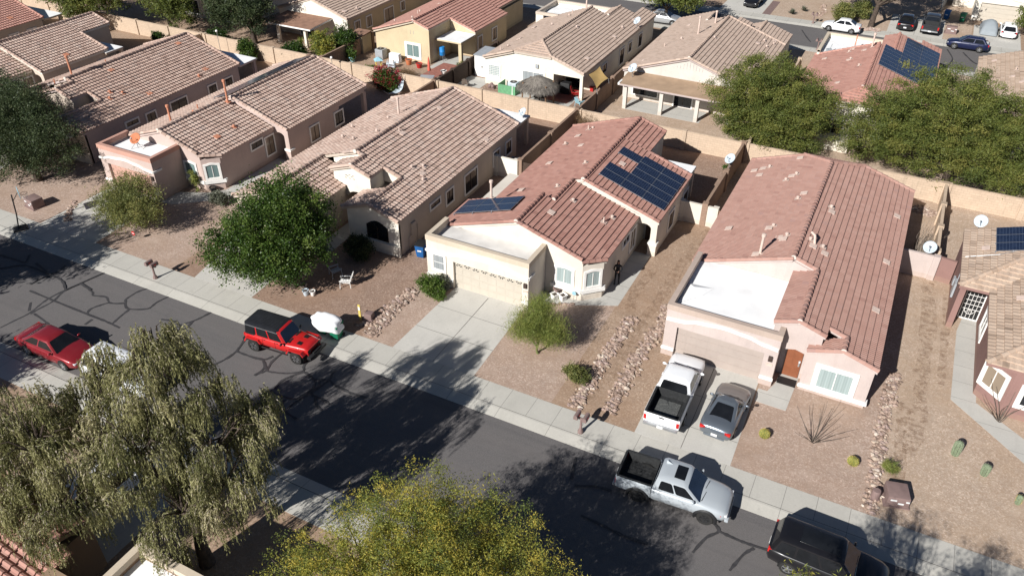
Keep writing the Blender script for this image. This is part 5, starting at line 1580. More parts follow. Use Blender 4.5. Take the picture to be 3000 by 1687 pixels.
block_wall('mauve stucco wall joining the side wall to the mauve house', (5.35, 51.6), (6.4, 51.4), 1.75, 'st_g', 3, pends=False)
block_wall('dark boarded wall right of the yellow tan house yard', (-39.95, 63.2), (-39.95, 75.6), 1.75, 'darkwood', 3.4)
block_wall('brown block wall right of the ivory house yard', (-25.1, 63.2), (-25.1, 76), 1.78, 'block_dk')
block_wall('brown block wall left of the yellow tan house yard', (-53.75, 63.2), (-53.75, 72), 1.7, 'block_dk')
block_wall('tan block wall right of the pale grey house yard', (-9.9, 63.2), (-9.9, 86), 1.7, 'block')
block_wall('tan block wall behind the left trees', (-70.0, 57.5), (-70.0, 62.9), 1.7, 'block')


def gate(label, x, y, w, h, mat, rz=0):
    e = thing('gate', label, 'gate', (x, y, 0), rz)
    mb = MB()
    for i in range(int(w / 0.13)): mb.box(i * 0.13, i * 0.13 + 0.12, -0.02, 0.02, 0.05, h)
    mb.build('boards', M(mat), e)
    mb = MB(); mb.box(0, w, 0.02, 0.06, 0.3, 0.4); mb.box(0, w, 0.02, 0.06, h - 0.3, h - 0.2); mb.build('rails', M(mat), e)
    return e


gate('brown board gate beside the rose house side wall', -9.5, 51.2, 1.0, 1.5, 'wood')
gate('dark board gate between the beige and cream houses', -24.9, 51.4, 1.6, 1.6, 'darkwood')


def mailbox(label, x, y, rz=0.0):
    e = thing('mailbox', label, 'mailbox', (x, y, 0), rz, 'twin mailboxes on posts')
    mb = MB(); mb.lathe([(0.16, 0), (0.15, 0.12), (0.075, 0.3), (0.06, 1.0)], (0, 0, 0), 8); mb.box(-0.34, 0.34, -0.05, 0.05, 0.95, 1.03)
    mb.build('post', M('utility'), e, 40)
    for s in (-1, 1):
        mb = MB()
        K = 7
        pr = [(-0.11, 0.0), (0.11, 0.0)] + [(0.11 * math.cos(math.pi * k / K), 0.17 + 0.11 * math.sin(math.pi * k / K)) for k in range(K + 1)]
        n = len(pr)
        P = [(s * 0.24 + a, -0.27, 1.03 + z) for a, z in pr] + [(s * 0.24 + a, 0.27, 1.03 + z) for a, z in pr]
        mb.add(P, [tuple(range(n)), tuple(range(2 * n - 1, n - 1, -1))] + [((i + 1) % n, i, n + i, n + (i + 1) % n) for i in range(n)])
        o = mb.build('box', M('utility'), e, 40)
        mb = MB(); mb.box(s * 0.24 + 0.12, s * 0.24 + 0.135, -0.1, 0.05, 1.15, 1.19); mb.build('flag', M('redlamp'), o)
    return e


mailbox('twin brown mailboxes on the pavement left of the round green tree', -40.13, 27.95)
mailbox('twin brown mailboxes on the pavement beside the two rock strips', -9.93, 27.9)
mailbox('twin brown mailboxes across the far street left of the white sedan', -11.47, 104.6)
mailbox('twin brown mailboxes in front of the salmon tiled house garage', -9.3, 94.7)


def utility_box(label, x, y, sx, sy, h, rz, tags=True):
    e = thing('utility_box', label, 'utility box', (x, y, 0), rz, 'brown utility boxes')
    mb = MB(); mb.obox((0, 0, 0.06), (sx, sy, h - 0.06), taper=0.97)
    mb.build('cabinet', M('utility'), e, None, None, 0.03)
    mb = MB(); mb.box(-sx / 2 - 0.12, sx / 2 + 0.06, -sy / 2 - 0.06, sy / 2 + 0.06, 0, 0.07); mb.build('pad', M('utility'), e)
    mb = MB(); mb.box(-sx / 2 + 0.04, sx / 2 - 0.04, -sy / 2 - 0.015, -sy / 2 + 0.02, h * 0.55, h * 0.62); mb.build('door_edge', M('utility'), e)
    if tags:
        for a, b, z in ((-0.38, -0.1, 0.72), (-0.02, 0.24, 0.45), (0.3, 0.46, 0.72)):
            mb = MB(); mb.box(a * sx, b * sx, -sy / 2 - 0.018, -sy / 2 - 0.012, h * z - 0.05, h * z + 0.05); mb.build('sticker', M('plate'), e)
    return e


utility_box('large brown utility box beside the right hand rock strip', 5.05, 30.75, 1.0, 1.05, 0.62, R(14))
utility_box('brown utility box in the dirt near the basketball hoop', -55.4, 30.7, 1.15, 0.9, 0.75, R(-8))
utility_box('brown utility box across the far street beside the dark pickup', 3.75, 108.6, 1.2, 0.9, 0.8, 0)
utility_box('small brown utility box behind the yellow marker post', -25.2, 30.85, 0.5, 0.45, 0.45, R(8), False)
e = thing('vent_pipe', 'short brown pipe stub next to the large utility box', 'pipe', (4.17, 30.35, 0))
mb = MB(); mb.lathe([(0.2, 0), (0.2, 0.5), (0.17, 0.55), (0.0, 0.56)], (0, 0, 0), 14); mb.build('pipe', M('utility'), e, 40)
mb = MB(); mb.lathe([(0.24, 0), (0.24, 0.06)], (0, 0, 0), 14); mb.build('collar', M('utility'), e, 40)
MAT['yellow'] = m_plain('yellow_marker', (0.62, 0.47, 0.12), 0.6)
e = thing('marker_post', 'yellow marker post in front of the small brown utility box', 'marker post', (-25.6, 30.47, 0))
mb = MB(); mb.obox((0, 0, 0), (0.16, 0.05, 1.15)); mb.build('post', M('yellow'), e)
mb = MB(); mb.box(-0.07, 0.07, -0.032, -0.026, 0.75, 1.0); mb.build('sticker', M('plate'), e)

MAT['bin_green'] = m_plain('green_bin', (0.012, 0.16, 0.085), 0.5)
MAT['bin_blue'] = m_plain('blue_bin', (0.012, 0.10, 0.30), 0.5)
MAT['cover_blob_white'] = m_plain('white_cover_and_blob', (0.88, 0.88, 0.88), 0.85, 0, 0.03)


def bin_(label, x, y, rz, mat, lid):
    e = thing('wheeled_bin', label, 'bin', (x, y, 0), rz, 'wheeled bins')
    mb = MB()
    P = []
    for z, sx, sy in ((0.06, 0.24, 0.26), (0.5, 0.28, 0.31), (0.92, 0.31, 0.36), (1.0, 0.33, 0.38)):
        P += [(-sx, -sy, z), (sx, -sy, z), (sx, sy, z), (-sx, sy, z)]
    F = [(3, 2, 1, 0), (12, 13, 14, 15)] + [(i * 4 + k, i * 4 + (k + 1) % 4, (i + 1) * 4 + (k + 1) % 4, (i + 1) * 4 + k) for i in range(3) for k in range(4)]
    mb.add(P, F); mb.build('body', M(mat), e, None, None, 0.02)
    mb = MB(); mb.prism([(-0.34, -0.40), (0.34, -0.40), (0.34, 0.42), (-0.34, 0.42)], 1.0, [1.04, 1.04, 1.1, 1.1]); mb.build('lid', M(lid), e, None, None, 0.015)
    mb = MB(); mb.tube([(-0.3, 0.45, 0.98), (0.3, 0.45, 0.98)], 0.022); mb.build('handle', M(lid), e)
    for s in (-1, 1):
        mb = MB(); mb.lathe([(0.12, -0.025), (0.12, 0.025)], (s * 0.29, 0.3, 0.12), 12, (1, 0, 0)); mb.build('wheel', M('rubber'), e)
    mb = MB(); mb.box(-0.14, 0.14, -0.335, -0.32, 0.55, 0.66); mb.build('sticker', M('plate'), e)
    return e


bin_('green wheeled bin under the added white blob, nearest the red vehicle', -26.85, 28.5, R(8), 'bin_green', 'bin_green')
bin_('green wheeled bin under the added white blob, nearest the yellow post', -25.85, 28.45, R(5), 'bin_green', 'bin_green')
bin_('blue wheeled bin with black lid in the gap between two houses', -26.1, 38.25, R(10), 'bin_blue', 'black')
bin_('blue wheeled bin tucked behind the black lidded one', -25.35, 38.9, R(15), 'bin_blue', 'bin_blue')
bin_('blue wheeled bin across the far street beside the dark pickup', 2.95, 114.3, R(-10), 'bin_blue', 'bin_blue')
bin_('green wheeled bin across the far street beside the ivory garage', 4.75, 114.0, R(-12), 'bin_green', 'bin_green')
# added white lump over the two bins, standing in for a whited-out patch
bm = bmesh.new()
bmesh.ops.create_uvsphere(bm, u_segments=36, v_segments=20, radius=1)
rr = random.Random(4)
ph = [rr.uniform(0, 6.28) for _ in range(6)]
for v in bm.verts:
    x, y, z = v.co
    sx = (abs(x) ** 0.55) * (1 if x > 0 else -1); sy = (abs(y) ** 0.6) * (1 if y > 0 else -1); sz = (abs(z) ** 0.7) * (1 if z > 0 else -1)
    k = 1 + 0.06 * math.sin(9 * sx + ph[0] + 4 * sz) + 0.05 * math.sin(7 * sz + 5 * sy + ph[1])
    v.co = Vector((sx * 0.98 * k, sy * 0.5 * k, (sz * 0.52 * (1 + 0.10 * math.sin(5 * sx + ph[2]))) + 0.92 + 0.07 * math.sin(3.3 * sx)))
me = bpy.data.meshes.new('whiteout_stand_in'); bm.to_mesh(me); bm.free()
o = finish(me, 'whiteout_stand_in', M('cover_blob_white'), None, 180); o.location = (-26.4, 28.42, 0); o.rotation_euler = (0, 0, R(-4))
tag(o, 'lumpy white stand-in for a whited-out patch over the green bins in front of the red vehicle', 'cover')


# ---- cacti
MAT['barrel'] = None
n_ = NT('barrel_cactus_skin')
g_ = n_.n('ShaderNodeTexCoord'); s_ = n_.n('ShaderNodeSeparateXYZ'); n_.l(g_.outputs['Object'], s_.inputs[0])
MAT['barrel'] = n_.set(n_.mix(n_.math('GREATER_THAN', n_.noise(n_.objpos(), 30, 2), 0.5), (0.13, 0.15, 0.035), (0.30, 0.27, 0.06)), 0.8)
MAT['cactus'] = m_plain('cactus_skin', (0.17, 0.21, 0.13), 0.8, 0, 0.3, 12)
MAT['spine'] = m_plain('pale_spines', (0.42, 0.37, 0.30), 0.9, 0, 0.2, 12)


def ribbed(name, label, x, y, r, h, ribs, mat, top):
    e = thing(name, label, 'cactus', (x, y, 0))
    mb = MB()
    nu = ribs * 4
    P = []
    rows = 14
    for j in range(rows + 1):
        t = j / rows
        if h < 2.2 * r:
            a = math.pi * (0.12 + 0.88 * t); z = h * 0.5 - h * 0.55 * math.cos(a); rad = r * math.sin(a) ** 0.75 if t < 1 else 0.02
        else:
            z = h * t; rad = r * (0.88 + 0.2 * math.sin(t * 2.4)) * (1 if t < 0.75 else max(0.08, math.sqrt(max(0, 1 - ((t - 0.75) / 0.25) ** 2))))
        for i in range(nu):
            an = 2 * math.pi * i / nu
            k = rad * (1 + 0.11 * math.cos(ribs * an))
            P.append((k * math.cos(an), k * math.sin(an), z))
    F = [(j * nu + i, j * nu + (i + 1) % nu, (j + 1) * nu + (i + 1) % nu, (j + 1) * nu + i) for j in range(rows) for i in range(nu)]
    F.append(tuple(rows * nu + i for i in range(nu)))
    mb.add(P, F); mb.build('body', M(mat), e, 60)
    mb = MB()
    for i in range(ribs):
        an = 2 * math.pi * i / ribs
        for j in range(2, rows):
            q = P[j * nu + i * 4]
            for k in range(1):
                d = Vector((math.cos(an + random.uniform(-.8, .8)), math.sin(an + random.uniform(-.8, .8)), random.uniform(-0.2, 0.6)))
                mb.add([q, (q[0] + d.x * 0.035, q[1] + d.y * 0.035, q[2] + d.z * 0.035), (q[0] + d.x * 0.02 + 0.012, q[1] + d.y * 0.02, q[2] + 0.014)], [(0, 1, 2)])
    mb.build('spines', M(top), e)
    return e


ribbed('barrel_cactus', 'golden barrel cactus right of the grey coupe', -1.40, 31.95, 0.25, 0.45, 18, 'barrel', 'yellow')
ribbed('barrel_cactus', 'golden barrel cactus near the right hand rock strip', 2.93, 32.1, 0.25, 0.42, 18, 'barrel', 'yellow')
ribbed('column_cactus', 'largest stubby green column cactus in the right yard', 7.45, 35.15, 0.19, 0.95, 12, 'cactus', 'spine')
ribbed('column_cactus', 'middle sized stubby green column cactus in the right yard', 8.78, 34.35, 0.175, 0.72, 12, 'cactus', 'spine')
ribbed('column_cactus', 'smallest column cactus with yellow base spines at the right edge', 10.24, 33.1, 0.12, 0.58, 10, 'cactus', 'yellow')


MAT['stemgrey'] = m_plain('grey_stem', (0.13, 0.105, 0.085), 0.95, 0, 0.3, 6)


def ocotillo(label, x, y, n, h, seed):
    rr = random.Random(seed)
    e = thing('ocotillo', label, 'shrub', (x, y, 0))
    for i in range(n):
        mb = MB()
        a = rr.uniform(0, 6.28); lean = rr.uniform(0.3, 1.1)
        L = h * rr.uniform(0.7, 1.1)
        pts = []
        p = Vector((0.08 * math.cos(a), 0.08 * math.sin(a), 0))
        d = Vector((math.cos(a) * lean, math.sin(a) * lean, 1)).normalized()
        for k in range(8):
            pts.append(tuple(p)); p = p + d * (L / 7)
            d = (d + Vector((rr.uniform(-.12, .12), rr.uniform(-.12, .12), rr.uniform(-.08, .1)))).normalized()
        mb.tube(pts, [0.021 - 0.0019 * k for k in range(8)], 5)
        mb.build('stem', M('stemgrey'), e)
    return e


ocotillo('bare grey ocotillo in front of the rose house window', 0.95, 32.75, 16, 2.0, 3)
ocotillo('bare grey ocotillo below the mauve house window', 9.45, 38.8, 13, 2.2, 8)


# ---- satellite dishes
def dish(label, x, y, z, h, r=0.4, az=R(200), el=R(38), mat='dish', arm=True):
    e = thing('satellite_dish', label, 'satellite dish', (x, y, z), 0, 'satellite dishes')
    d = Vector((math.cos(az) * math.cos(el), math.sin(az) * math.cos(el), math.sin(el)))
    m = Vector((0, 0, 1)).rotation_difference(d).to_matrix()
    mb = MB()
    n = 24; P = []; F = []
    for j in range(6):
        rr_ = r * j / 5
        for k in range(n):
            t = 2 * math.pi * k / n
            P.append(tuple(Vector((0, 0, h)) + m @ Vector((rr_ * math.cos(t), rr_ * 1.08 * math.sin(t), 0.22 * rr_ * rr_ / r))))
    for j in range(5):
        for k in range(n): F.append((j * n + k, j * n + (k + 1) % n, (j + 1) * n + (k + 1) % n, (j + 1) * n + k))
    mb.add(P, F)
    for j in range(5):
        pass
    o = mb.build('reflector', M(mat), e, 80)
    md = o.modifiers.new('thick', 'SOLIDIFY'); md.thickness = 0.02; md.offset = -1
    mb = MB(); mb.tube([(0, 0, 0), (0, 0, h * 0.7), tuple(Vector((0, 0, h)) - d * 0.06)], 0.028, 8); mb.build('mast', M('steel'), e)
    lo = Vector((0, 0, h)) + m @ Vector((0, -r * 0.95, 0.05))
    f = Vector((0, 0, h)) + d * r * 1.15 + m @ Vector((0, -r * 0.35, 0))
    mb = MB(); mb.tube([tuple(Vector((0, 0, h)) - d * 0.04), tuple(lo - d * 0.03), tuple(f)], 0.016, 6); mb.build('feed_arm', M('steel'), e)
    mb = MB(); mb.lathe([(0.05, -0.06), (0.06, 0.0), (0.045, 0.07)], tuple(f), 10, tuple(-d)); mb.build('feed_horn', M('greymetal'), e, 40)
    return e


AZ = R(236)
o = dish('orange satellite dish on legs on the white garage roof', -50.9, 37.3, 3.0, 0.75, 0.42, R(285), R(45), 'orange')
mb = MB()
for a in (0, 2.1, 4.2): mb.tube([(0.5 * math.cos(a), 0.5 * math.sin(a), 0.01), (0, 0, 0.55)], 0.02)
mb.build('legs', M('steel'), o)
dish('grey satellite dish on the brown wall below the big left tree', -10.1, 57.6, 1.8, 0.75, 0.42, AZ, R(50))
dish('grey satellite dish on the wall right of the rose house roof', 4.6, 51.5, 1.75, 0.5, 0.42, R(250), R(55))
dish('grey satellite dish on a pole behind the mauve house', 7.2, 54.6, 0, 3.3, 0.42, R(250), R(48))
dish('grey satellite dish at the left end of the long tan patio roof', -22.7, 70.3, 2.62, 0.85, 0.46, AZ, R(48))
dish('grey satellite dish on the right eave of the ivory house', -26.95, 83.4, 2.85, 0.9, 0.42, AZ, R(45))
dish('faint grey satellite dish on the beige house white patio roof', -27.7, 57.1, 2.56, 0.5, 0.38, AZ, R(45))


# ---- yard things
def lounge(label, x, y, rz, mat, name='garden_chair', k=1.0):
    e = thing(name, label, 'chair', (x, y, 0), rz, 'garden chairs')
    mb = MB()
    for i in range(6): mb.obox((0, -0.28 + i * 0.1, 0.40 * k - i * 0.012), (0.5, 0.085, 0.025))
    mb.build('seat', M(mat), e)
    mb = MB()
    for i in range(5):
        xx = -0.21 + i * 0.105
        hh = 0.62 + 0.1 * (1 - abs(i - 2) / 2)
        mb.add([(xx - 0.045, 0.26, 0.36), (xx + 0.045, 0.26, 0.36), (xx + 0.045, 0.26 + hh * 0.42, 0.36 + hh), (xx - 0.045, 0.26 + hh * 0.42, 0.36 + hh),
                (xx - 0.045, 0.285, 0.36), (xx + 0.045, 0.285, 0.36), (xx + 0.045, 0.285 + hh * 0.42, 0.36 + hh), (xx - 0.045, 0.285 + hh * 0.42, 0.36 + hh)],
               [(0, 1, 2, 3), (7, 6, 5, 4), (0, 4, 5, 1), (1, 5, 6, 2), (2, 6, 7, 3), (3, 7, 4, 0)])
    mb.build('backrest', M(mat), e)
    for s in (-1, 1):
        mb = MB(); mb.box(s * 0.3 - 0.05, s * 0.3 + 0.05, -0.36, 0.4, 0.56, 0.585); mb.build('armrest', M(mat), e)
        for yy in (-0.3, 0.3):
            mb = MB(); mb.tube([(s * 0.28, yy, 0.57), (s * 0.3, yy * 1.15, 0)], 0.024, 6); mb.build('leg', M(mat), e)
    return e


MAT['red'] = m_plain('red_garden_paint', (0.42, 0.022, 0.02), 0.5)
MAT['ltblue'] = m_plain('pale_blue_plastic', (0.30, 0.52, 0.60), 0.5)
MAT['midblue'] = m_plain('blue_plastic', (0.015, 0.20, 0.52), 0.45)
lounge('grey garden chair in the shade of the round green tree', -29.9, 33.7, R(150), 'greymetal')
lounge('white garden chair at the edge of the round tree shade', -28.55, 33.0, R(-60), 'white')
lounge('grey slatted garden chair on the patio by the white shed', -38.75, 66.6, R(200), 'palebark')
lounge('pale blue garden chair by the wall of the ivory house', -26.7, 67.4, R(160), 'ltblue')
lounge('red garden chair at the ivory house patio post', -27.9, 69.3, R(100), 'red')
e = thing('bench', 'red bench under the tan shade sail', 'bench', (-27.0, 72.0, 0), R(80))
mb = MB(); mb.obox((0, 0, 0.44), (1.5, 0.42, 0.05)); mb.build('seat', M('red'), e)
for s in (-1, 1):
    mb = MB(); mb.obox((s * 0.6, 0, 0), (0.08, 0.36, 0.44)); mb.build('leg', M('red'), e)


def pot(label, x, y, r, h, mat, soil=True, sq=False):
    e = thing('plant_pot', label, 'plant pot', (x, y, 0), 0.3, 'plant pots')
    mb = MB(); mb.lathe([(r * 0.68, 0), (r * 0.72, 0.02), (r * 0.95, h * 0.85), (r * 1.08, h * 0.86), (r * 1.08, h), (r * 0.9, h), (r * 0.88, h * 0.9)], (0, 0, 0), 4 if sq else 16); mb.build('pot', M(mat), e, 30)
    mb = MB(); mb.lathe([(r * 0.86, h * 0.88), (r * 0.3, h * 0.93)], (0, 0, 0), 4 if sq else 12); mb.build('soil', M('bark'), e)
    return e


pot('white square planter in front of the bay window, left one', -15.95, 37.95, 0.3, 0.42, 'white', True, True)
pot('white square planter in front of the bay window, right one', -15.45, 38.1, 0.3, 0.42, 'white', True, True)
pot('brown square planter behind the white planters', -15.95, 38.35, 0.28, 0.6, 'utility', True, True)
pot('pale pot at the trunk of the round green tree', -30.7, 31.4, 0.24, 0.42, 'palebark')
pot('white pot near the trunk of the round green tree', -30.2, 31.0, 0.2, 0.4, 'dish')
pot('cream pot at the sunlit edge of the round tree shade', -29.8, 31.2, 0.18, 0.34, 'white')
pot('white pot on the red paver strip by the wall', -42.4, 68.5, 0.3, 0.45, 'white')
pot('terracotta pot against the yellow tan house wall', -47.2, 69.3, 0.36, 0.6, 'orange')
pot('dark red pot by the corner of the yellow tan house', -45.7, 69.0, 0.33, 0.5, 'red')
pot('dark pot in the corner by the teal curtained bay window', -45.3, 38.6, 0.26, 0.4, 'black')
pot('blue glazed pot left of the grey air conditioner', -53.0, 67.2, 0.36, 0.55, 'ltblue')
e = thing('security_sign', 'small round blue sign stuck in the bed under the bay window', 'sign', (-14.75, 38.2, 0))
mb = MB(); mb.tube([(0, 0, 0), (0, 0, 0.6)], 0.012); mb.build('stake', M('steel'), e)
mb = MB(); mb.lathe([(0.15, -0.008), (0.15, 0.008)], (0, -0.015, 0.68), 8, (0, 1, 0)); mb.build('plate', M('ltblue'), e)
e = thing('yard_sign', 'small round red sign near the low palo verde trunk', 'sign', (-45.0, 30.7, 0))
mb = MB(); mb.tube([(0, 0, 0), (0, 0, 0.5)], 0.012); mb.build('stake', M('steel'), e)
mb = MB(); mb.lathe([(0.17, -0.008), (0.17, 0.008)], (0, -0.015, 0.58), 8, (0, 1, 0)); mb.build('plate', M('redlamp'), e)
mb = MB(); mb.box(-0.11, 0.11, -0.028, -0.023, 0.55, 0.61); mb.build('stripe', M('plate'), e)
# basketball hoop
e = thing('basketball_hoop', 'portable basketball hoop with pale blue backboard on the pavement', 'basketball hoop', (-53.45, 28.0, 0), R(-28))
mb = MB(); mb.obox((0, 0, 0), (0.8, 1.0, 0.16), taper=0.8); mb.build('base', M('black'), e, None, None, 0.03)
mb = MB(); mb.tube([(0, -0.1, 0.1), (0, 0.1, 1.2), (0, 0.25, 2.7)], 0.045, 8); mb.tube([(0, 0.2, 2.2), (0, 0.65, 2.75)], 0.025); mb.tube([(-0.25, 0.45, 0.1), (0, 0.06, 0.9)], 0.02); mb.build('pole', M('black'), e)
mb = MB()
K = 10
fan = [(-0.55, 2.5), (0.55, 2.5)] + [(0.55 * math.cos(math.pi * k / K), 2.75 + 0.4 * math.sin(math.pi * k / K)) for k in range(K + 1)]
mb.wallpoly(fan, 'y', 0.68, 0.72); mb.build('backboard', M('ltblue'), e)
mb = MB(); mb.box(-0.2, 0.2, 0.725, 0.735, 2.62, 2.95); mb.build('target', M('plate'), e)
mb = MB(); mb.tube([(0.23 * math.cos(2 * math.pi * k / 16), 1.0 + 0.23 * math.sin(2 * math.pi * k / 16), 2.6) for k in range(17)], 0.012, 5); mb.build('rim', M('orange'), e)
mb = MB()
for k in range(12):
    t, t2 = 2 * math.pi * k / 12, 2 * math.pi * (k + 1) / 12
    mb.tube([(0.23 * math.cos(t), 1.0 + 0.23 * math.sin(t), 2.6), (0.14 * math.cos(t2), 1.0 + 0.14 * math.sin(t2), 2.2)], 0.006, 4)
mb.build('net', M('white'), e)
# thatched umbrella
MAT['thatch'] = m_leaf('dry_thatch', [(0.07, 0.062, 0.055), (0.15, 0.132, 0.115), (0.23, 0.205, 0.175), (0.30, 0.265, 0.225)], 0.05, 0.9)
e = wthing('palapa', 'grey thatched palapa umbrella on wooden posts behind the ivory house', 'palapa', (-30.5, 66.1, 0))
c0 = (-30.5, 66.1)
mb = MB(); mb.lathe([(1.9, 1.82), (1.2, 2.25), (0.5, 2.62), (0.05, 2.8)], (c0[0], c0[1], 0), 12); mb.build('core', M('thatch'), e)
Q = []; T = []
for _ in range(5200):
    a = random.uniform(0, 6.283); rr_ = 1.9 * math.sqrt(random.random())
    z = 2.84 - rr_ * 0.53 + random.uniform(-0.03, 0.04)
    d = np.array([math.cos(a), math.sin(a), -0.5 - (0.5 if rr_ > 1.6 else 0)]); d /= np.linalg.norm(d)
    d += np.array([random.uniform(-.25, .25) for _ in range(3)]) * 0.6
    s = np.array([-math.sin(a), math.cos(a), random.uniform(-.3, .3)]) * random.uniform(0.012, 0.03)
    p = np.array([c0[0] + rr_ * math.cos(a), c0[1] + rr_ * math.sin(a), z]); L = random.uniform(0.2, 0.5)
    Q.append([p - s, p + s, p + s * 0.3 + d * L, p - s * 0.3 + d * L]); T.append(min(1, max(0, random.gauss(0.5, 0.25))))
quads_mesh('thatch', np.array(Q), T, M('thatch'), e)
for dx_, dy_ in ((-1.25, -0.9), (1.25, -0.9), (1.25, 0.9), (-1.25, 0.9)):
    mb = MB(); mb.tube([(c0[0] + dx_, c0[1] + dy_, 0), (c0[0] + dx_ * 0.95, c0[1] + dy_ * 0.95, 2.2)], 0.08, 8); mb.build('post', M('wood'), e)
# shade sail
MAT['sailcloth'] = m_plain('tan_sailcloth', (0.42, 0.28, 0.105), 0.85, 0, 0.08)
e = wthing('shade_sail', 'tan four cornered shade sail beside the ivory house', 'shade sail', (-25.7, 69.6, 0))
cs = [Vector((-26.6, 71.9, 2.5)), Vector((-24.95, 70.0, 2.2)), Vector((-24.95, 67.0, 2.2)), Vector((-26.75, 69.3, 2.5))]
mb = MB(); N = 12; P = []
for i in range(N + 1):
    for j in range(N + 1):
        u, v = i / N, j / N
        k = 0.16
        uu = u + k * (0.5 - u) * 4 * v * (1 - v); vv = v + k * (0.5 - v) * 4 * u * (1 - u)
        p = (cs[0] * (1 - uu) + cs[1] * uu) * (1 - vv) + (cs[3] * (1 - uu) + cs[2] * uu) * vv
        P.append((p.x, p.y, p.z - 0.12 * math.sin(math.pi * u) * math.sin(math.pi * v)))
mb.add(P, [(i * (N + 1) + j, (i + 1) * (N + 1) + j, (i + 1) * (N + 1) + j + 1, i * (N + 1) + j + 1) for i in range(N) for j in range(N)])
mb.build('sail', M('sailcloth'), e, 80)
for i in (1, 2):
    mb = MB(); mb.tube([(cs[i].x + 0.1, cs[i].y, 1.7), tuple(cs[i])], 0.03); mb.build('bracket', M('steel'), e)
# air conditioners, sheds, boxes
MAT['mint'] = m_plain('mint_green_boards', (0.13, 0.33, 0.17), 0.7, 0, 0.15, 4)


def acunit(label, x, y, z, s, h, mat='greymetal', rz=0):
    e = thing('air_conditioner', label, 'air conditioner', (x, y, z), rz, 'air conditioners')
    mb = MB(); mb.obox((0, 0, 0), (s, s, h)); mb.build('cabinet', M(mat), e, None, None, 0.03)
    mb = MB()
    for k in range(9): mb.box(-s * 0.45, s * 0.45, -s / 2 - 0.008, -s / 2 + 0.002, 0.1 + k * (h - 0.2) / 9, 0.12 + k * (h - 0.2) / 9)
    mb.build('louvres', M('steel'), e)
    mb = MB(); mb.lathe([(s * 0.40, 0), (s * 0.40, 0.02), (s * 0.1, 0.03)], (0, 0, h), 18); mb.build('fan_grille', M('black'), e)
    mb = MB(); mb.lathe([(s * 0.12, 0), (s * 0.12, 0.05)], (0, 0, h + 0.01), 10); mb.build('fan_hub', M('steel'), e)
    return e


acunit('grey air conditioner against the yellow tan house wall', -50.9, 69.6, 0, 0.95, 1.05)
acunit('low grey air conditioner inside the mint green fence', -34.0, 67.9, 0.1, 0.9, 0.85, 'dish')
acunit('grey air conditioner in the shaded gap by the beige house', -26.4, 53.0, 0, 0.85, 0.8)
acunit('grey air conditioner at the brown wall between cream and beige houses', -24.3, 55.6, 0, 0.85, 0.7)
e = thing('box_fence', 'mint green board fence around the low air conditioner', 'fence', (-34.2, 67.7, 0))
for nm, a in (('front_boards', (-0.95, 0.95, -0.95, -0.9)), ('left_boards', (-0.95, -0.9, -0.9, 0.6)), ('right_boards', (0.9, 0.95, -0.9, 0.6))):
    mb = MB()
    if nm[0] == 'f':
        for i in range(12): mb.box(-0.95 + i * 0.158, -0.95 + i * 0.158 + 0.15, a[2], a[3], 0.05, 0.92)
    else:
        for i in range(9): mb.box(a[0], a[1], -0.9 + i * 0.165, -0.9 + i * 0.165 + 0.155, 0.05, 0.92)
    mb.build(nm, M('mint'), e)
mb = MB(); mb.box(0.6, 0.66, -0.98, -0.95, 0.05, 0.95); mb.build('gate_edge', M('white'), e)


def shed(label, x, y, sx, sy, h, mat, roof, rz=0):
    e = thing('shed', label, 'shed', (x, y, 0), rz, 'small sheds')
    mb = MB(); mb.obox((0, 0, 0), (sx, sy, h)); mb.build('wall', M(mat), e)
    mb = MB(); mb.prism([(-sx / 2 - .08, -sy / 2 - .08), (sx / 2 + .08, -sy / 2 - .08), (sx / 2 + .08, sy / 2 + .08), (-sx / 2 - .08, sy / 2 + .08)], [h + 0.005] * 4, [h + .08, h + .08, h + .2, h + .2]); mb.build('roof', M(roof), e)
    for s in (-1, 1):
        mb = MB(); mb.box(s * sx * 0.23 - sx * 0.21, s * sx * 0.23 + sx * 0.21, -sy / 2 - 0.02, -sy / 2, 0.06, h - 0.1); mb.build('door', M(mat), e)
        mb = MB(); mb.box(s * 0.06 - 0.02, s * 0.06 + 0.02, -sy / 2 - 0.05, -sy / 2 - 0.02, h * 0.45, h * 0.55); mb.build('handle', M('black'), e)
    return e


shed('white shed with grey roof between the two back yards', -38.55, 71.0, 1.8, 2.4, 2.15, 'white', 'greymetal')
shed('tan shed in the shade left of the yellow tan house', -54.2, 70.6, 1.6, 1.6, 1.9, 'st_yel', 'brownroof')
e = thing('water_barrel', 'bright blue barrel on a stand at the yellow tan house patio', 'barrel', (-44.65, 72.0, 0))
mb = MB(); mb.lathe([(0.27, 0.62), (0.31, 0.7), (0.31, 1.0), (0.325, 1.02), (0.31, 1.04), (0.31, 1.42), (0.27, 1.52), (0.05, 1.53)], (0, 0, 0), 18); mb.build('barrel', M('midblue'), e, 40)
for a in range(4):
    mb = MB(); mb.tube([(0.24 * math.cos(a * 1.57 + .78), 0.24 * math.sin(a * 1.57 + .78), 0.62), (0.3 * math.cos(a * 1.57 + .78), 0.3 * math.sin(a * 1.57 + .78), 0)], 0.03); mb.build('leg', M('steel'), e)
e = thing('patio_umbrella', 'closed coral red patio umbrella by the dark boarded wall', 'umbrella', (-42.95, 66.6, 0))
MAT['coral'] = m_plain('coral_cloth', (0.62, 0.13, 0.09), 0.85)
mb = MB(); mb.tube([(0, 0, 0), (0, 0, 2.4)], 0.024, 8); mb.build('pole', M('steel'), e)
mb = MB(); mb.lathe([(0.15, 0.95), (0.19, 1.05), (0.13, 1.35), (0.14, 1.7), (0.07, 2.2), (0.02, 2.38)], (0, 0, 0), 10); mb.build('canopy', M('coral'), e, 40)
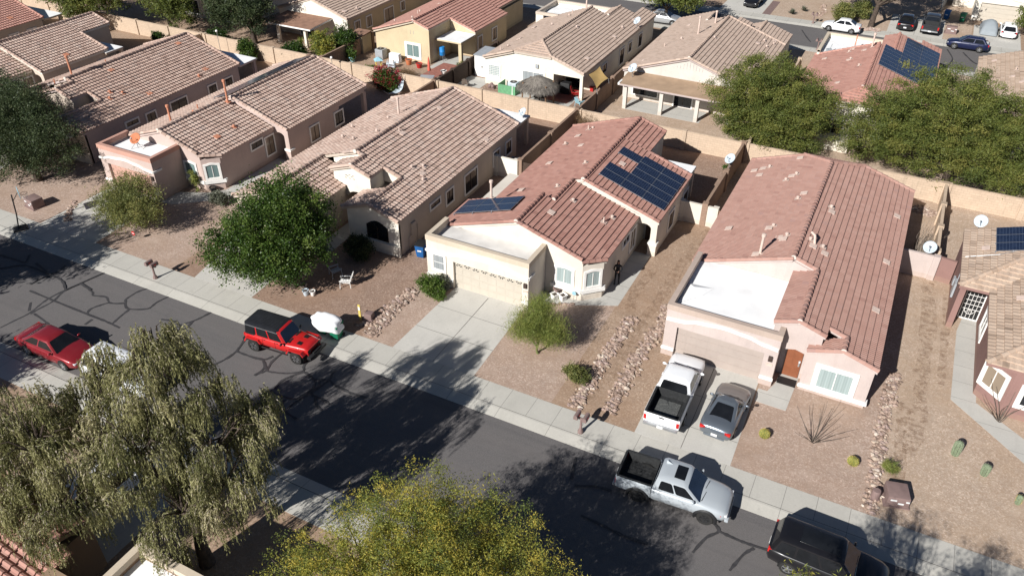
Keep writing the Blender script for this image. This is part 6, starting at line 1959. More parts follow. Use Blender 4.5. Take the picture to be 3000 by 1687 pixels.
mb = MB(); mb.lathe([(0.25, 0), (0.25, 0.06), (0.05, 0.1)], (0, 0, 0), 14); mb.build('base', M('steel'), e)
e = thing('patio_table', 'grey glass topped patio table under the closed umbrella', 'table', (-42.6, 65.6, 0), R(20))
mb = MB(); mb.obox((0, 0, 0.7), (1.4, 0.9, 0.03)); mb.build('tabletop', M('greymetal'), e)
for a, b in ((-1, -1), (1, -1), (1, 1), (-1, 1)):
    mb = MB(); mb.tube([(a * 0.6, b * 0.36, 0.7), (a * 0.62, b * 0.4, 0)], 0.022); mb.build('leg', M('steel'), e)
e = thing('garden_cart', 'white plastic garden cart beside the yellow tan house', 'cart', (-48.3, 67.6, 0), R(15))
mb = MB(); mb.obox((0, 0, 0.45), (0.9, 0.5, 0.08)); mb.obox((0, 0, 0.15), (0.8, 0.45, 0.05)); mb.build('shelves', M('dish'), e)
for a, b in ((-1, -1), (1, -1), (1, 1), (-1, 1)):
    mb = MB(); mb.tube([(a * 0.4, b * 0.2, 0), (a * 0.4, b * 0.2, 0.8)], 0.03); mb.build('post', M('dish'), e)
mb = MB(); mb.obox((0.1, 0, 0.53), (0.4, 0.35, 0.3)); mb.build('crate', M('white'), e)
e = thing('covered_grill', 'white covered grill against the yellow tan house wall', 'grill', (-48.9, 69.3, 0))
mb = MB(); mb.obox((0, 0, 0), (1.3, 0.6, 0.95), taper=0.92); mb.build('cover', M('cover_blob_white'), e, None, None, 0.06)
mb = MB(); mb.obox((0, -0.32, 0.05), (1.2, 0.05, 0.2)); mb.build('hem', M('dish'), e)
e = thing('play_table', 'small blue roofed play table by the air conditioner', 'table', (-49.6, 67.2, 0))
mb = MB(); mb.lathe([(0.62, 0.75), (0.4, 0.9), (0.06, 1.08)], (0, 0, 0), 4); mb.build('top', M('ltblue'), e)
for a in range(4):
    mb = MB(); mb.tube([(0.35 * math.cos(a * 1.57), 0.35 * math.sin(a * 1.57), 0.78), (0.38 * math.cos(a * 1.57), 0.38 * math.sin(a * 1.57), 0)], 0.04); mb.build('leg', M('yellow'), e)
e = wthing('hammock', 'white hammock strung beside the bougainvillea', 'hammock', (-43.5, 61.6, 0))
mb = MB(); P = []
for i in range(13):
    t = i / 12
    x, y = -43.6 + 0.15 * math.sin(t * 3), 60.3 + 2.5 * t
    z = 0.35 + 0.85 * (t - 0.35) ** 2 * 2
    for s in (-1, 0, 1): P.append((x + s * 0.33 * math.sin(math.pi * (0.08 + 0.84 * t)), y, z + abs(s) * 0.12))
mb.add(P, [(i * 3 + k, i * 3 + k + 1, i * 3 + k + 4, i * 3 + k + 3) for i in range(12) for k in range(2)]); mb.build('cloth', M('dish'), e, 80)
mb = MB(); mb.tube([(-43.5, 62.8, 1.2), (-43.4, 62.9, 1.6)], 0.015); mb.tube([(-43.6, 60.3, 0.5), (-43.7, 59.6, 1.1)], 0.015); mb.build('rope', M('white'), e)
e = thing('patio_table', 'dark round table under the thatched umbrella', 'table', (-30.4, 66.2, 0))
mb = MB(); mb.lathe([(0.55, 0.70), (0.55, 0.74)], (0, 0, 0), 18); mb.build('tabletop', M('darkwood'), e)
mb = MB(); mb.lathe([(0.25, 0), (0.06, 0.08), (0.05, 0.7)], (0, 0, 0), 10); mb.build('pedestal', M('darkwood'), e)
e = thing('covered_grill', 'black covered grill in the ivory house patio recess', 'grill', (-29.3, 69.9, 0))
mb = MB(); mb.obox((0, 0, 0), (1.2, 0.8, 1.1), taper=0.9); mb.build('cover', M('black'), e, None, None, 0.06)
mb = MB(); mb.obox((0, -0.42, 0.05), (1.1, 0.05, 0.2)); mb.build('hem', M('black'), e)
e = thing('stone_pile', 'heap of brown rubble stones by the mint green fence', 'stones', (-36.0, 67.6, 0))
for i in range(12):
    mb = MB(); mb.blob((random.uniform(-.55, .5), random.uniform(-.25, .3), 0.1 + 0.1 * (i % 3)), random.uniform(0.12, 0.22), 2, 0.18); mb.build('stone', M('utility'), e)
e = thing('boulder', 'reddish boulder with a dark plant at the wall behind the cream house', 'boulder', (-25.9, 61.6, 0))
mb = MB(); mb.blob((0, 0, 0.1), (0.55, 0.5, 0.35), 2, 0.1); mb.build('stone', M('ventpink'), e, 50)
mb = MB()
for i in range(60):
    p = Vector((random.gauss(0.25, .15), random.gauss(0.3, .12), random.uniform(0.2, 0.75))); d = Vector((random.gauss(0, 1), random.gauss(0, 1), random.gauss(.3, 1))).normalized() * 0.16
    mb.add([tuple(p), tuple(p + d), tuple(p + d * 0.5 + Vector((.05, .05, .02)))], [(0, 1, 2)])
mb.build('plant', M('red'), e)
for lab, x, y, hh in (('pole lamp with white globe behind the pinkish grey house', -66.6, 62.0, 2.6), ('thin black lamp pole left of the tan wall pilaster', -51.5, 62.0, 2.2)):
    e = thing('garden_lamp', lab, 'lamp', (x, y, 0))
    mb = MB(); mb.tube([(0, 0, 0), (0, 0, hh)], 0.03); mb.build('pole', M('steel'), e)
    mb = MB(); mb.blob((0, 0, hh + 0.1), 0.14, 2, 0.0); mb.build('globe', M('white'), e, 180)
e = thing('privacy_screen', 'grey upright panel screen beside the dark pickup across the far street', 'fence', (2.1, 117.0, 0), R(84))
mb = MB(); mb.box(0, 6.5, -0.05, 0.05, 0.05, 1.9); mb.build('panel', M('greymetal'), e)
for i in range(4):
    mb = MB(); mb.box(i * 2.1, i * 2.1 + 0.1, -0.08, 0.08, 0, 2.0); mb.build('post', M('steel'), e)

# ------------------------------------------------------------------ vehicles (local: x forward, y left, z up)
for k_, c_, me_ in (('p_red', (0.50, 0.006, 0.008), 0.0), ('p_white', (0.84, 0.85, 0.86), 0.0), ('p_steel', (0.17, 0.20, 0.235), 0.55), ('p_hoodgrey', (0.17, 0.155, 0.15), 0.3), ('p_ice', (0.44, 0.48, 0.51), 0.1), ('p_black', (0.007, 0.007, 0.009), 0.0),
                    ('p_maroon', (0.25, 0.008, 0.016), 0.25), ('p_navy', (0.008, 0.014, 0.055), 0.1), ('p_charcoal', (0.03, 0.032, 0.036), 0.2), ('p_silver', (0.42, 0.43, 0.44), 0.4)):
    MAT[k_] = m_paint(k_.replace('p_', 'car_paint_'), c_, me_)
MAT['bedliner'] = m_plain('bed_liner', (0.022, 0.023, 0.024), 0.8, 0, 0.4, 9)
MAT['bedmat'] = m_plain('worn_bed_mat', (0.085, 0.088, 0.085), 0.9, 0, 0.5, 14)
MAT['hardtop'] = m_plain('black_hardtop', (0.016, 0.017, 0.020), 0.42, 0, 0.2, 3)
MAT['dark'] = m_plain('shadowed_interior', (0.012, 0.012, 0.012), 0.9)


def loft(mb, st, n=8):
    """st: (x, w, zl, zs, zt, crown)"""
    rows = []
    for x, w, zl, zs, zt, cr in st:
        h = [(0, zl), (w * .86, zl), (w * .965, zl + .1 * (zs - zl) + .05), (w, zl + (zs - zl) * .6), (w * .985, zs), (w * .93, zs + (zt - zs) * .65), (w * .80, zt), (w * .4, zt + cr * .8), (0, zt + cr)]
        rows.append([(x, y, z) for y, z in h] + [(x, -y, z) for y, z in h[-2:0:-1]])
    n = len(rows[0])
    P = [p for r_ in rows for p in r_]
    F = [(i * n + k, (i + 1) * n + k, (i + 1) * n + (k + 1) % n, i * n + (k + 1) % n) for i in range(len(rows) - 1) for k in range(n)]
    F += [tuple(range(n)), tuple((len(rows) - 1) * n + k for k in range(n - 1, -1, -1))]
    mb.add(P, F)


def ring(xr, xf, w, z, c, wf=None):
    wf = wf or w
    return [(xr, -w + c, z), (xr + c, -w, z), (xf - c, -wf, z), (xf, -wf + c, z), (xf, wf - c, z), (xf - c, wf, z), (xr + c, w, z), (xr, w - c, z)]


def greenhouse(e, g, paint, glass='autoglass', sides=2, roofmat=None, wscreen='blueglass', rear=True, sun=None):
    """g: xr_b, xf_b, xr_t, xf_t, w_b, w_t, z_b, z_t"""
    xrb, xfb, xrt, xft, wb, wt, zb, zt = g
    c = 0.13
    R0, R1 = ring(xrb, xfb, wb, zb - 0.04, c), ring(xrt, xft, wt, zt - 0.07, c)
    R2 = ring(xrt + 0.10, xft - 0.10, wt - 0.10, zt - 0.012, c)
    R3 = ring(xrt + 0.4, xft - 0.4, wt - 0.36, zt + 0.004, c * .5)
    mb = MB()
    P = R0 + R1 + R2 + R3
    F = [(j * 8 + k, j * 8 + (k + 1) % 8, (j + 1) * 8 + (k + 1) % 8, (j + 1) * 8 + k) for j in range(3) for k in range(8)] + [tuple(range(24, 32))]
    mb.add(P, F)
    mb.build('cabin', M(paint), e, 38)
    if roofmat:
        mb = MB(); mb.add([(x, y, z + 0.006) for x, y, z in R2 + R3], [(k, (k + 1) % 8, 8 + (k + 1) % 8, 8 + k) for k in range(8)] + [tuple(range(8, 16))]); mb.build('roof', M(roofmat), e, 38)

    def pane(name, b0, b1, t0, t1, u0, u1, v0, v1, mat, sk0=0.0, sk1=0.0):
        b0, b1, t0, t1 = map(Vector, (b0, b1, t0, t1))
        def q(u, v): return (b0.lerp(b1, u)).lerp(t0.lerp(t1, u), v)
        no = (b1 - b0).cross(t0 - b0).normalized()
        cen = Vector(((xrb + xfb) / 2, 0, zb))
        if no.dot(b0.lerp(b1, .5) - cen) < 0: no = -no
        pts = [q(u0, v0), q(u1, v0), q(u1 + sk1, v1), q(u0 + sk0, v1)]
        mb = MB()
        # rounded outline
        out = []
        for i in range(4):
            p, a, b = pts[i], pts[i - 1], pts[(i + 1) % 4]
            r_ = min(0.07, (a - p).length * .3, (b - p).length * .3)
            out += [p + (a - p).normalized() * r_, p + ((a - p).normalized() + (b - p).normalized()) * r_ * 0.3, p + (b - p).normalized() * r_]
        out = [p + no * 0.007 for p in out]
        mb.add([tuple(p) for p in out] + [tuple(p - no * 0.03) for p in out], [tuple(range(12))] + [(i, (i + 1) % 12, 12 + (i + 1) % 12, 12 + i) for i in range(12)])
        return mb.build(name, M(mat), e)
    pane('windscreen', R0[4], R0[3], R1[4], R1[3], -0.04, 1.04, 0.06, 0.97, wscreen)
    if rear: pane('rear_window', R0[0], R0[7], R1[0], R1[7], 0.0, 1.0, 0.14, 0.92, glass)
    for b0, b1, t0, t1 in ((R0[1], R0[2], R1[1], R1[2]), (R0[6], R0[5], R1[6], R1[5])):
        if sides == 2:
            pane('side_window', b0, b1, t0, t1, 0.06, 0.47, 0.16, 0.90, glass, 0.0); pane('side_window', b0, b1, t0, t1, 0.51, 0.97, 0.16, 0.90, glass, 0, 0.0)
        elif sides == 3:
            for a, b in ((0.03, 0.27), (0.30, 0.61), (0.64, 0.97)): pane('side_window', b0, b1, t0, t1, a, b, 0.14, 0.90, glass)
        elif sides == 1:
            pane('side_window', b0, b1, t0, t1, 0.30, 0.97, 0.14, 0.88, glass, 0.05)
    if sun:
        mb = MB(); mb.prism([(sun[0], -sun[2]), (sun[1], -sun[2]), (sun[1], sun[2]), (sun[0], sun[2])], zt - 0.02, zt + 0.014); mb.build('sunroof', M('autoglass'), e, None, None, 0.03)


def wheel(e, x, y, r, w, rim='chrome', spokes=5):
    s = 1 if y > 0 else -1
    mb = MB()
    pr = [(r * 0.62, -w / 2), (r * 0.93, -w / 2), (r, -w * 0.3), (r, w * 0.3), (r * 0.93, w / 2), (r * 0.64, w / 2), (r * 0.6, w * 0.36)]
    mb.lathe(pr, (x, y, r), 24, (0, s, 0))
    o = mb.build('wheel', M('rubber'), e, 40)
    mb = MB()
    mb.lathe([(r * 0.64, w * 0.30), (r * 0.66, w * 0.47), (r * 0.59, w * 0.47), (r * 0.56, w * 0.30)], (x, y, r), 24, (0, s, 0))
    for k in range(spokes):
        a = 2 * math.pi * k / spokes + 0.3
        d = Vector((math.cos(a), 0, math.sin(a))); t = Vector((-math.sin(a), 0, math.cos(a)))
        c = Vector((x, y + s * w * 0.44, r))
        mb.add([tuple(c + t * .055), tuple(c - t * .055), tuple(c + d * r * .6 - t * .035), tuple(c + d * r * .6 + t * .035)], [(0, 1, 2, 3)])
    mb.lathe([(r * 0.16, w * 0.40), (r * 0.15, w * 0.50)], (x, y, r), 10, (0, s, 0))
    mb.build('rim', M(rim), o, 30)
    mb = MB(); mb.lathe([(r * 0.6, w * 0.2), (r * 0.6, w * 0.24)], (x, y, r), 20, (0, s, 0)); mb.build('brake_disc', M('dark'), o)


def arch(e, x, y, r, w, mat='black', flare=0.0):
    """dark wheel opening; with flare also a raised lip"""
    s = 1 if y > 0 else -1
    K = 14
    def arcp(rr, yy): return [(x + rr * math.cos(math.pi * (k / K * 1.12 - 0.06)), yy, r + rr * math.sin(math.pi * (k / K * 1.12 - 0.06))) for k in range(K + 1)]
    mb = MB()
    a, b = arcp(r * 1.16, y + s * 0.006), arcp(r * 1.16, y - s * 0.25)
    mb.add(a + b, [tuple(range(K + 1)), tuple(range(2 * K + 1, K, -1))] + [(k, k + 1, K + 2 + k, K + 1 + k) for k in range(K)])
    mb.build('wheel_arch', M('dark'), e)
    if flare:
        mb = MB()
        rows = [arcp(r * 1.15, y - s * 0.02), arcp(r * 1.14, y + s * flare), arcp(r * 1.30, y + s * flare * 0.9), arcp(r * 1.42, y - s * 0.01)]
        P = [p for q in rows for p in q]; n = K + 1
        mb.add(P, [(j * n + k, j * n + k + 1, (j + 1) * n + k + 1, (j + 1) * n + k) for j in range(3) for k in range(K)])
        mb.build('fender_flare', M(mat), e, 60)


def lamp_box(e, name, x0, x1, y0, y1, z0, z1, mat, both=True):
    for s in ((-1, 1) if both else (1,)):
        mb = MB(); a, b = sorted((s * y0, s * y1)); mb.box(x0, x1, a, b, z0, z1); mb.build(name, M(mat), e, None, None, min(0.02, (x1 - x0) * .3, (z1 - z0) * .3))


def mirrors(e, x, y, z, mat):
    for s in (-1, 1):
        mb = MB(); mb.blob((x, s * (y + 0.12), z), (0.06, 0.12, 0.085), 2, 0.0); mb.tube([(x + 0.02, s * (y - 0.03), z - 0.05), (x, s * (y + 0.08), z - 0.03)], 0.022); mb.build('mirror', M(mat), e, 60)


def plate(e, x, z, s):
    mb = MB(); mb.box(x - 0.008, x + 0.008, -0.16, 0.16, z - 0.08, z + 0.08); mb.build('license_plate', M('plate'), e)


STY = {
    'sedan': ([(-1, .78, .30, .52, .60, .01), (-.96, .90, .21, .56, .655, .02), (-.78, .985, .15, .58, .68, .025), (-.35, 1, .14, .60, .67, .02), (.25, 1, .14, .59, .65, .02), (.52, .99, .14, .56, .635, .03), (.80, .94, .16, .50, .56, .03), (.94, .82, .20, .42, .48, .02), (1, .62, .26, .38, .43, 0)],
              (-.82, .46, -.42, .14, .90, .66, .645, 1.0)),
    'hatch': ([(-1, .80, .28, .56, .62, 0), (-.95, .93, .2, .58, .64, .0), (-.7, .99, .15, .59, .64, .0), (-.2, 1, .14, .59, .63, .0), (.3, 1, .14, .57, .62, .02), (.56, .98, .14, .55, .61, .03), (.82, .93, .16, .49, .54, .03), (.95, .82, .2, .42, .47, .02), (1, .64, .26, .38, .42, 0)],
              (-.97, .50, -.72, .14, .90, .70, .61, 1.0)),
    'suv': ([(-1, .86, .30, .56, .62, 0), (-.96, .95, .22, .58, .64, .0), (-.7, 1, .17, .59, .64, 0), (-.2, 1, .16, .59, .63, 0), (.35, 1, .16, .58, .62, .02), (.6, .99, .16, .56, .61, .03), (.85, .95, .18, .52, .56, .03), (.96, .86, .22, .46, .50, .02), (1, .72, .28, .42, .45, 0)],
            (-.985, .50, -.88, .22, .92, .74, .60, 1.0)),
    'coupe': ([(-1, .74, .30, .52, .58, .01), (-.95, .90, .22, .58, .66, .03), (-.8, .985, .17, .62, .72, .03), (-.55, 1, .16, .62, .71, .03), (0, .97, .15, .60, .68, .02), (.35, .97, .15, .585, .66, .03), (.62, 1, .15, .56, .64, .05), (.85, .95, .17, .49, .56, .05), (.96, .80, .22, .42, .48, .02), (1, .6, .28, .38, .42, 0)],
              (-.80, .36, -.13, .10, .86, .62, .66, 1.0)),
}


def car(label, x, y, heading, L, W, H, style, paint, cat='car', name='parked_car', z=0.0, rim='chrome', roofmat=None, wscreen='autoglass', sides=2, wr=0.33, sun=None, hood=None, glass='autoglass', flare=0, mirror=None, group='parked vehicles', wb=0.60, wbr=None):
    e = thing(name, label, cat, (x, y, z), R(heading), group)
    st, g = STY[style]
    a, b = L / 2, W / 2
    mb = MB(); loft(mb, [(s[0] * a, s[1] * b, s[2] * H, s[3] * H, s[4] * H, s[5] * H) for s in st])
    mb.build('body', M(paint), e, 50)
    greenhouse(e, (g[0] * a, g[1] * a, g[2] * a, g[3] * a, g[4] * b, g[5] * b, g[6] * H, g[7] * H), paint, glass, sides, roofmat, wscreen, True, sun)
    wbr = wbr or wb
    for s in (-1, 1):
        for xx in (wb * a, -wbr * a):
            arch(e, xx, s * (b * 0.985), wr, 0.2, paint, flare)
            wheel(e, xx, s * (b - 0.10), wr, 0.22, rim)
    lamp_box(e, 'headlight', .90 * a, .965 * a, b * .52, b * .83, H * .395, H * .46, 'lampglass')
    lamp_box(e, 'taillight', -1.0 * a, -.93 * a, b * .56, b * .90, H * .49, H * .62, 'redlamp')
    for nm, xx in (('front_bumper', 1), ('rear_bumper', -1)):
        mb = MB(); mb.box(xx * a * .93 if xx > 0 else -a * 1.005, a * 1.005 if xx > 0 else -a * .93, -b * .62, b * .62, H * .19, H * .29); mb.build(nm, M('black' if style == 'suv' else paint), e, None, None, 0.03)
    mb = MB(); mb.box(a * .955, a * 1.008, -b * .4, b * .4, H * .30, H * .40); mb.build('grille', M('black'), e, None, None, 0.01)
    plate(e, -a * 1.012, H * .36, -1)
    mirrors(e, g[1] * a - 0.35, b * .93, H * .68, mirror or paint)
    for s in (-1, 1):
        for xx in (g[2] * a + 0.45, (g[2] + g[3]) / 2 * a + 0.45):
            mb = MB(); mb.box(xx - 0.09, xx + 0.09, s * b - 0.02, s * b + 0.015, H * .545, H * .56); mb.build('door_handle', M(paint), e)
    mb = MB()
    mb.tube([(g[1] * a * .98, -b * .05, H * .655), (g[1] * a * .95, -b * .6, H * .66)], 0.012); mb.tube([(g[1] * a * .98, b * .6, H * .655), (g[1] * a * .95, b * .08, H * .66)], 0.012); mb.build('wipers', M('black'), e)
    if hood:
        mb = MB(); loft(mb, [(s[0] * a, s[1] * b * .97, s[3] * H * .9, s[3] * H, s[4] * H + 0.012, s[5] * H) for s in st if s[0] > .3]); mb.build('hood', M(hood), e, 50)
    return e


def pickup(label, x, y, heading, L, W, H, paint, z=0.0, bed=0.36, rim='chrome', flare=0.0, flmat='black', roof_sun=None, wr=0.38, bedmat='bedliner', chrome=False, name='pickup_truck', cabf=0.37, tail='redlamp', hoodscoop=False, topcol=None):
    e = thing(name, label, 'pickup truck', (x, y, z), R(heading), 'parked vehicles')
    a, b = L / 2, W / 2
    xb = -a + bed * L                      # cab rear
    xh = a - 0.26 * L                      # base of the windscreen
    zt = H * .64
    mb = MB()
    loft(mb, [(xb, b * .985, H * .24, H * .56, zt, 0), (xb + .1, b, H * .22, H * .57, zt, 0), (xh - .4, b, H * .22, H * .57, zt, .02), (xh + .1, b, H * .22, H * .565, H * .645, .05), (a - .55, b * .985, H * .23, H * .52, H * .60, .06), (a - .22, b * .93, H * .25, H * .47, H * .55, .04), (a - .06, b * .80, H * .27, H * .43, H * .50, .02), (a, b * .7, H * .29, H * .40, H * .45, 0)])
    mb.build('body', M(paint), e, 50)
    greenhouse(e, (xb + .02, xh + .12, xb + .16, xh - .62, b * .92, b * .76, zt, H), paint, 'autoglass', 2, None, 'blueglass', True, roof_sun)
    # bed
    zr = H * .69
    mb = MB()
    t = 0.09
    for s in (-1, 1):
        P = []
        for xx, k in ((-a + .03, .975), (-a + .25, 1.0), (xb - .03, 1.0)):
            P += [(xx, s * b * k * .93, H * .27), (xx, s * b * k, H * .42), (xx, s * b * k * .99, zr - .05), (xx, s * b * k * .96, zr), (xx, s * (b * k * .96 - t), zr), (xx, s * (b * k * .96 - t), H * .42)]
        F = [(j * 6 + k, j * 6 + (k + 1) % 6, (j + 1) * 6 + (k + 1) % 6, (j + 1) * 6 + k) for j in range(2) for k in range(6)] + [tuple(range(6)), tuple(range(17, 11, -1))]
        mb.add(P, F)
    mb.box(-a + .1, xb - .03, -b * .9, b * .9, H * .30, H * .40)
    mb.build('bed', M(paint), e, 50)
    mb = MB(); mb.box(-a, -a + .09, -b * .93, b * .93, H * .36, zr); mb.build('tailgate', M(paint), e, None, None, 0.02)
    mb = MB(); mb.box(-a - .012, -a, -.13, .13, H * .60, H * .64); mb.build('tailgate_handle', M('black'), e)
    mb = MB()
    for s in (-1, 1):
        mb.box(-a + .1, xb - .05, s * (b * .94 - t) - .012, s * (b * .94 - t) + .006, H * .40, zr + .012)
        mb.box(-a + .06, xb - .05, min(s * b * .95, s * (b * .95 - t)), max(s * b * .95, s * (b * .95 - t)), zr, zr + .018)
    mb.box(xb - .06, xb - .035, -b * .84, b * .84, H * .40, zr + .02); mb.box(-a + .09, -a + .105, -b * .84, b * .84, H * .40, zr)
    mb.box(-a + .0, -a + .10, -b * .84, b * .84, zr, zr + .014)
    mb.box(-a + .105, xb - .06, -b * .84, b * .84, H * .40, H * .405)
    for k in range(9): mb.box(-a + .105, xb - .06, -b * .8 + k * b * .19, -b * .8 + k * b * .19 + .05, H * .405, H * .412)
    mb.build('bed_liner', M('bedliner'), e)
    if bedmat != 'bedliner':
        mb = MB(); mb.box(-a + .45, xb - .35, -b * .6, b * .62, H * .414, H * .425); mb.build('bed_mat', M(bedmat), e)
        mb = MB(); mb.obox((xb - .6, 0.3, H * .425), (.25, .4, .05), 0.4); mb.build('bed_clutter', M('bedmat'), e)
    rbm = 'chrome' if chrome else 'steel'
    mb = MB(); mb.box(-a - .13, -a + .02, -b * .92, b * .92, H * .28, H * .36); mb.build('rear_bumper', M(rbm), e, None, None, 0.03)
    mb = MB(); mb.box(a - .12, a + .06, -b * .86, b * .86, H * .25, H * .34); mb.build('front_bumper', M(rbm if chrome else paint), e, None, None, 0.04)
    mb = MB(); mb.box(a - .05, a + .03, -b * .5, b * .5, H * .36, H * .46); mb.build('grille', M('black'), e, None, None, 0.015)
    plate(e, -a - .14, H * .33, -1)
    lamp_box(e, 'taillight', -a - .01, -a + .12, b * .80, b * .955, H * .42, H * .60, tail)
    lamp_box(e, 'headlight', a - .26, a - .03, b * .60, b * .86, H * .40, H * .48, 'lampglass')
    if flare: lamp_box(e, 'marker_lamp', a - .42, a - .27, b * .84, b * .94, H * .43, H * .46, 'redlamp')
    for s in (-1, 1):
        for xx in (a - .19 * L + .05, -a + .215 * L):
            arch(e, xx, s * b * .985, wr, .2, flmat, flare); wheel(e, xx, s * (b - .1), wr, .25, rim, 6)
        for xx in (xb + .35, (xb + xh) / 2 + .3):
            mb = MB(); mb.box(xx - .1, xx + .1, s * b - .02, s * b + .018, H * .545, H * .56); mb.build('door_handle', M('chrome' if chrome else paint), e)
    mirrors(e, xh - .22, b * .95, H * .70, paint if not chrome else 'black')
    mb = MB(); mb.tube([(xh + .2, -.1, H * .665), (xh + .1, -b * .75, H * .67)], .014); mb.tube([(xh + .2, b * .65, H * .665), (xh + .12, .08, H * .67)], .014); mb.build('wipers', M('black'), e)
    if roof_sun:
        mb = MB(); mb.prism([(xb + .32, .28), (xb + .62, .32), (xb + .32, .36)], H, [H + .02, H + .02, H + .12][:3]); mb.build('antenna', M(paint), e)
    return e


# ---- red boxy four-door off-roader
def offroader(label, x, y, heading, z):
    e = thing('offroad_vehicle', label, 'off-road vehicle', (x, y, z), R(heading), 'parked vehicles')
    mb = MB()
    loft(mb, [(-2.12, .74, .55, .98, 1.08, 0), (-2.08, .78, .50, 1.0, 1.10, 0), (-1.5, .80, .48, 1.01, 1.11, 0), (.55, .80, .48, 1.01, 1.11, 0), (.75, .79, .50, 1.0, 1.12, .02)]); mb.build('body', M('p_red'), e, 50)
    mb = MB()
    loft(mb, [(.72, .79, .60, 1.0, 1.11, .04), (.95, .77, .60, 1.0, 1.115, .045), (1.9, .64, .60, .98, 1.07, .04), (2.08, .61, .60, .95, 1.02, .03), (2.12, .59, .62, .93, .97, .0)]); mb.build('hood', M('p_red'), e, 50)
    for s in (-1, 1):
        mb = MB()
        for k in range(4): mb.box(1.32 + k * .075, 1.37 + k * .075, s * .33 - .13, s * .33 + .13, 1.125, 1.158 - k * .004)
        mb.build('hood_vent', M('black'), e)
        mb = MB(); mb.box(.80, .92, s * .36 - .22, s * .36 + .22, 1.15, 1.17); mb.build('cowl_vent', M('black'), e)
    greenhouse(e, (-2.1, .80, -2.02, .38, .77, .68, 1.11, 1.84), 'p_red', 'autoglass', 3, None, 'blueglass')
    mb = MB()
    Rr = ring(-2.08, .30, .73, 1.72, .12); R2 = ring(-2.06, .28, .72, 1.82, .12); R3 = ring(-1.96, .18, .62, 1.875, .12)
    mb.add(Rr + R2 + R3, [(j * 8 + k, j * 8 + (k + 1) % 8, (j + 1) * 8 + (k + 1) % 8, (j + 1) * 8 + k) for j in range(2) for k in range(8)] + [tuple(range(16, 24))])
    for k in range(11): mb.box(-1.9, .12, -.56 + k * .11, -.53 + k * .11, 1.87, 1.888)
    mb.build('hardtop', M('hardtop'), e, 40)
    mb = MB(); mb.add(ring(-2.11, -1.28, .785, 1.10, .1) + ring(-2.06, -1.22, .71, 1.73, .1), [(k, (k + 1) % 8, 8 + (k + 1) % 8, 8 + k) for k in (0, 1, 5, 6, 7)]); mb.build('hardtop_side', M('hardtop'), e, 40)
    for s in (-1, 1):
        mb = MB(); mb.box(-2.02, .3, s * .735 - .015, s * .735 + .015, 1.715, 1.735); mb.build('drip_rail', M('steel'), e)
        mb = MB(); mb.add([(-1.95, s * .79, 1.2), (-1.38, s * .79, 1.2), (-1.38, s * .733, 1.62), (-1.93, s * .733, 1.62)], [(0, 1, 2, 3)]); mb.build('side_window', M('autoglass'), e)
        for xx in (-.42, .45):
            mb = MB(); mb.box(xx - .42, xx - .41, s * .80 - .004, s * .80 + .006, .58, 1.08); mb.box(xx - .34, xx - .2, s * .8, s * .8 + .03, 1.0, 1.03); mb.build('door_seam', M('dark'), e)
        for xx, ln in ((1.45, .5), (-1.48, .48)):
            mb = MB()
            mb.wallpoly([(xx - ln - .14, .62), (xx - ln + .06, .94), (xx + ln - .08, .94), (xx + ln + .08, .72), (xx + ln + .02, .70), (xx + ln - .12, .88), (xx - ln + .1, .88), (xx - ln - .06, .60)], 'y', min(s * .62, s * .94), max(s * .62, s * .94)); mb.build('fender', M('p_red'), e)
            arch(e, xx, s * .79, .39, .2)
            wheel(e, xx, s * .80, .41, .27, 'alloydark', 5)
            mb = MB()
            for k in range(5):
                t = 2 * math.pi * k / 5 + .3
                d = Vector((math.cos(t), 0, math.sin(t))); q = Vector((-math.sin(t), 0, math.cos(t))); c = Vector((xx, s * .925, .41))
                for o_ in (-1, 1): mb.add([tuple(c + d * .07 + q * o_ * .04), tuple(c + d * .07 + q * o_ * .02), tuple(c + d * .24 + q * o_ * .03), tuple(c + d * .24 + q * o_ * .075)], [(0, 1, 2, 3)])
            mb.build('wheel_accent', M('chrome'), e)
        mb = MB(); mb.box(-.95, .85, min(s * .78, s * .86), max(s * .78, s * .86), .40, .47); mb.build('side_step', M('black'), e, None, None, .015)
    mb = MB(); mb.wallpoly([(-.6, .62), (.6, .62), (.62, .96), (.52, 1.0), (-.52, 1.0), (-.62, .96)], 'x', 2.11, 2.15); mb.build('grille', M('p_red'), e)
    mb = MB()
    for k in range(7): mb.box(2.148, 2.156, -.30 + k * .1 - .028, -.30 + k * .1 + .028, .68, .93)
    mb.build('grille_slots', M('dark'), e)
    for s in (-1, 1):
        mb = MB(); mb.lathe([(.11, 0), (.11, .03), (.07, .05)], (2.145, s * .46, .83), 14, (1, 0, 0)); mb.build('headlight', M('alloydark'), e, 40)
    mb = MB(); mb.box(2.16, 2.42, -.78, .78, .48, .66); mb.box(2.2, 2.36, -.35, .35, .66, .74); mb.build('front_bumper', M('black'), e, None, None, .03)
    mb = MB(); mb.box(-2.35, -2.12, -.75, .75, .46, .62); mb.build('rear_bumper', M('black'), e, None, None, .03)
    mb = MB(); mb.lathe([(.2, 0), (.4, .02), (.41, .2), (.38, .25), (.2, .25)], (-2.12, 0, 1.0), 22, (-1, 0, 0)); mb.build('spare_wheel', M('rubber'), e, 40)
    mirrors(e, .62, .82, 1.2, 'black')
    lamp_box(e, 'taillight', -2.17, -2.1, .62, .77, .85, 1.05, 'redlamp')
    return e


